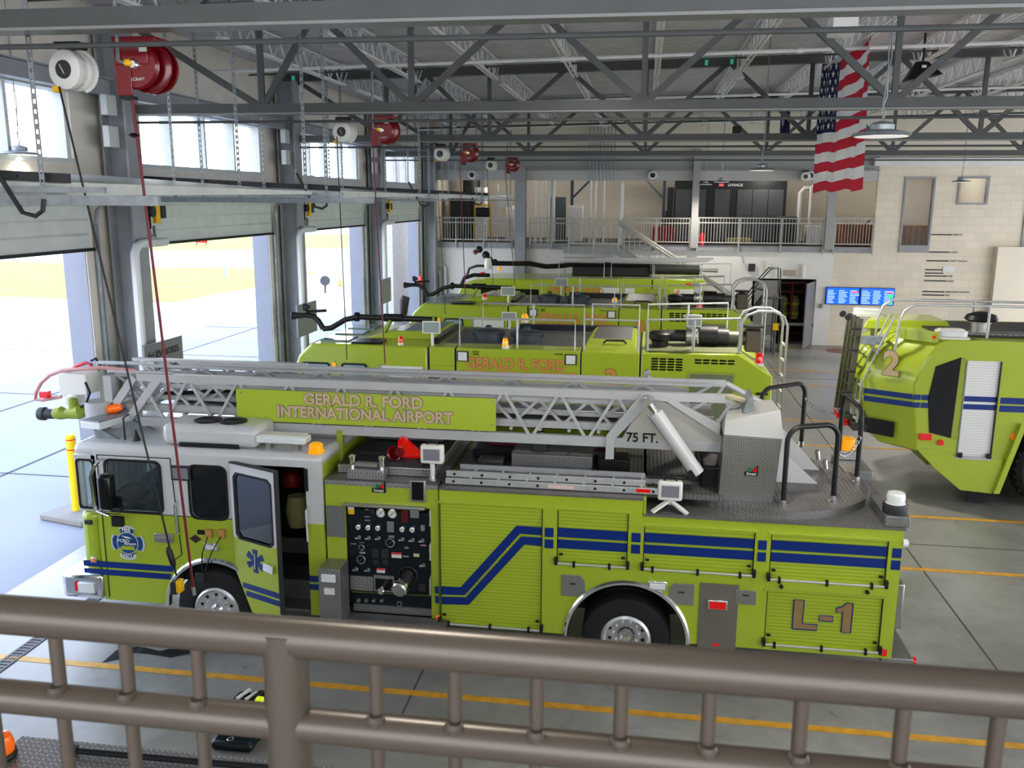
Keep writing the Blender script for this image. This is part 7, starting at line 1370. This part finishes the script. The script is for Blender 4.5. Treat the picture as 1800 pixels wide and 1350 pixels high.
xs = [at(px, 1205, RYY).x for px in (-20, 107, 227, 352)]+[at(px, 1215, RYY).x for px in (663, 800, 943, 1092, 1243)]+[at(px, 1265, RYY).x for px in (1396, 1588, 1760)]
step = (xs[8]-xs[4])/4
xp = at(505, 1220, RYY).x
xs = [xp-step*i for i in (1, 2, 3, 4, 5, 6, 7)]+[xp+step*i for i in range(1, 10)]
pxs = [(1, 100), (2, 222), (3, 345), (6, 660), (7, 797), (8, 942), (9, 1088), (10, 1240), (11, 1395), (12, 1590), (13, 1760)]
xs = [at(px, 1160+px*.08+45, RYY).x for px in (-18, 107, 228, 353, 663, 800, 943, 1090, 1243, 1403, 1580, 1745)]
g = (xs[3]-xs[1])/2; xs = [xs[0]-g*2, xs[0]-g]+xs+[xs[-1]+g*k for k in range(1, 8)]
B_ = None
for x in xs:
    zt_r = a.z+(b.z-a.z)*(x-a.x)/(b.x-a.x)-.02
    m = MB().cyl((x, RYY, 4.08), (x, RYY, zt_r), .0098, n=12)
    m.lathe((x, RYY-.008, zz2+.022), (0, 0, 1), [(.013, -.006), (.014, .003), (.0105, .008)], 10)
    m.build('picket', railm, t)
for x in (xp, xp-1.35, xp+1.75): MB().cyl((x, RYY, 3.95), (x, RYY, za+.012), .031, n=28).build('post', railm, t)
SKY, SUN, EXPO = 2.8, 6.5, .62
# ------------------------------------------------------------------ light
w = bpy.data.worlds.new('w'); bpy.context.scene.world = w; w.use_nodes = True
bg = w.node_tree.nodes['Background']; WN, WL = w.node_tree.nodes, w.node_tree.links
tcw = WN.new('ShaderNodeTexCoord'); sxyz = WN.new('ShaderNodeSeparateXYZ'); WL.new(tcw.outputs['Generated'], sxyz.inputs[0]); rmp = WN.new('ShaderNodeValToRGB'); WL.new(sxyz.outputs[2], rmp.inputs[0]); WL.new(rmp.outputs[0], bg.inputs[0])
rmp.color_ramp.elements[0].position = .12; rmp.color_ramp.elements[0].color = (1, 1, 1, 1); rmp.color_ramp.elements[1].position = .8; rmp.color_ramp.elements[1].color = (.5, .7, 1.1, 1)
bg.inputs[1].default_value = SKY
def portal(loc, sx, sy, rot):
    l = bpy.data.lights.new('portal', 'AREA'); l.shape = 'RECTANGLE'; l.size = sx; l.size_y = sy; l.cycles.is_portal = True
    o = bpy.data.objects.new('portal', l); C.objects.link(o); o.location = loc; o.rotation_euler = rot
for k in range(4):
    y0, y1 = OY[k]; portal((WX-.4, (y0+y1)/2, 2.4), 4.8, y1-y0, (0, -PI/2, 0)); w0, w1 = WYs[k]; portal((WX-.36, (w0+w1)/2, 6.74), 1.1, w1-w0, (0, -PI/2, 0))
portal((21.6, 16, 2.6), 5.2, 40, (0, PI/2, 0)); portal((6, -5.1, 4.7), 30, 9.4, (-PI/2, 0, 0))
sun = bpy.data.lights.new('sun', 'SUN'); sun.energy = SUN; sun.angle = .01; sun.color = (1, .96, .9); so = bpy.data.objects.new('sun', sun); C.objects.link(so)
so.rotation_euler = V((-.72, .05, -.69)).to_track_quat('-Z', 'Y').to_euler()
sc = bpy.context.scene; sc.view_settings.view_transform = 'Standard'; sc.view_settings.look = 'Medium High Contrast'; sc.view_settings.exposure = EXPO
try: sc.cycles.use_denoising = True; sc.cycles.max_bounces = 8; sc.cycles.sample_clamp_indirect = 8
except Exception: pass
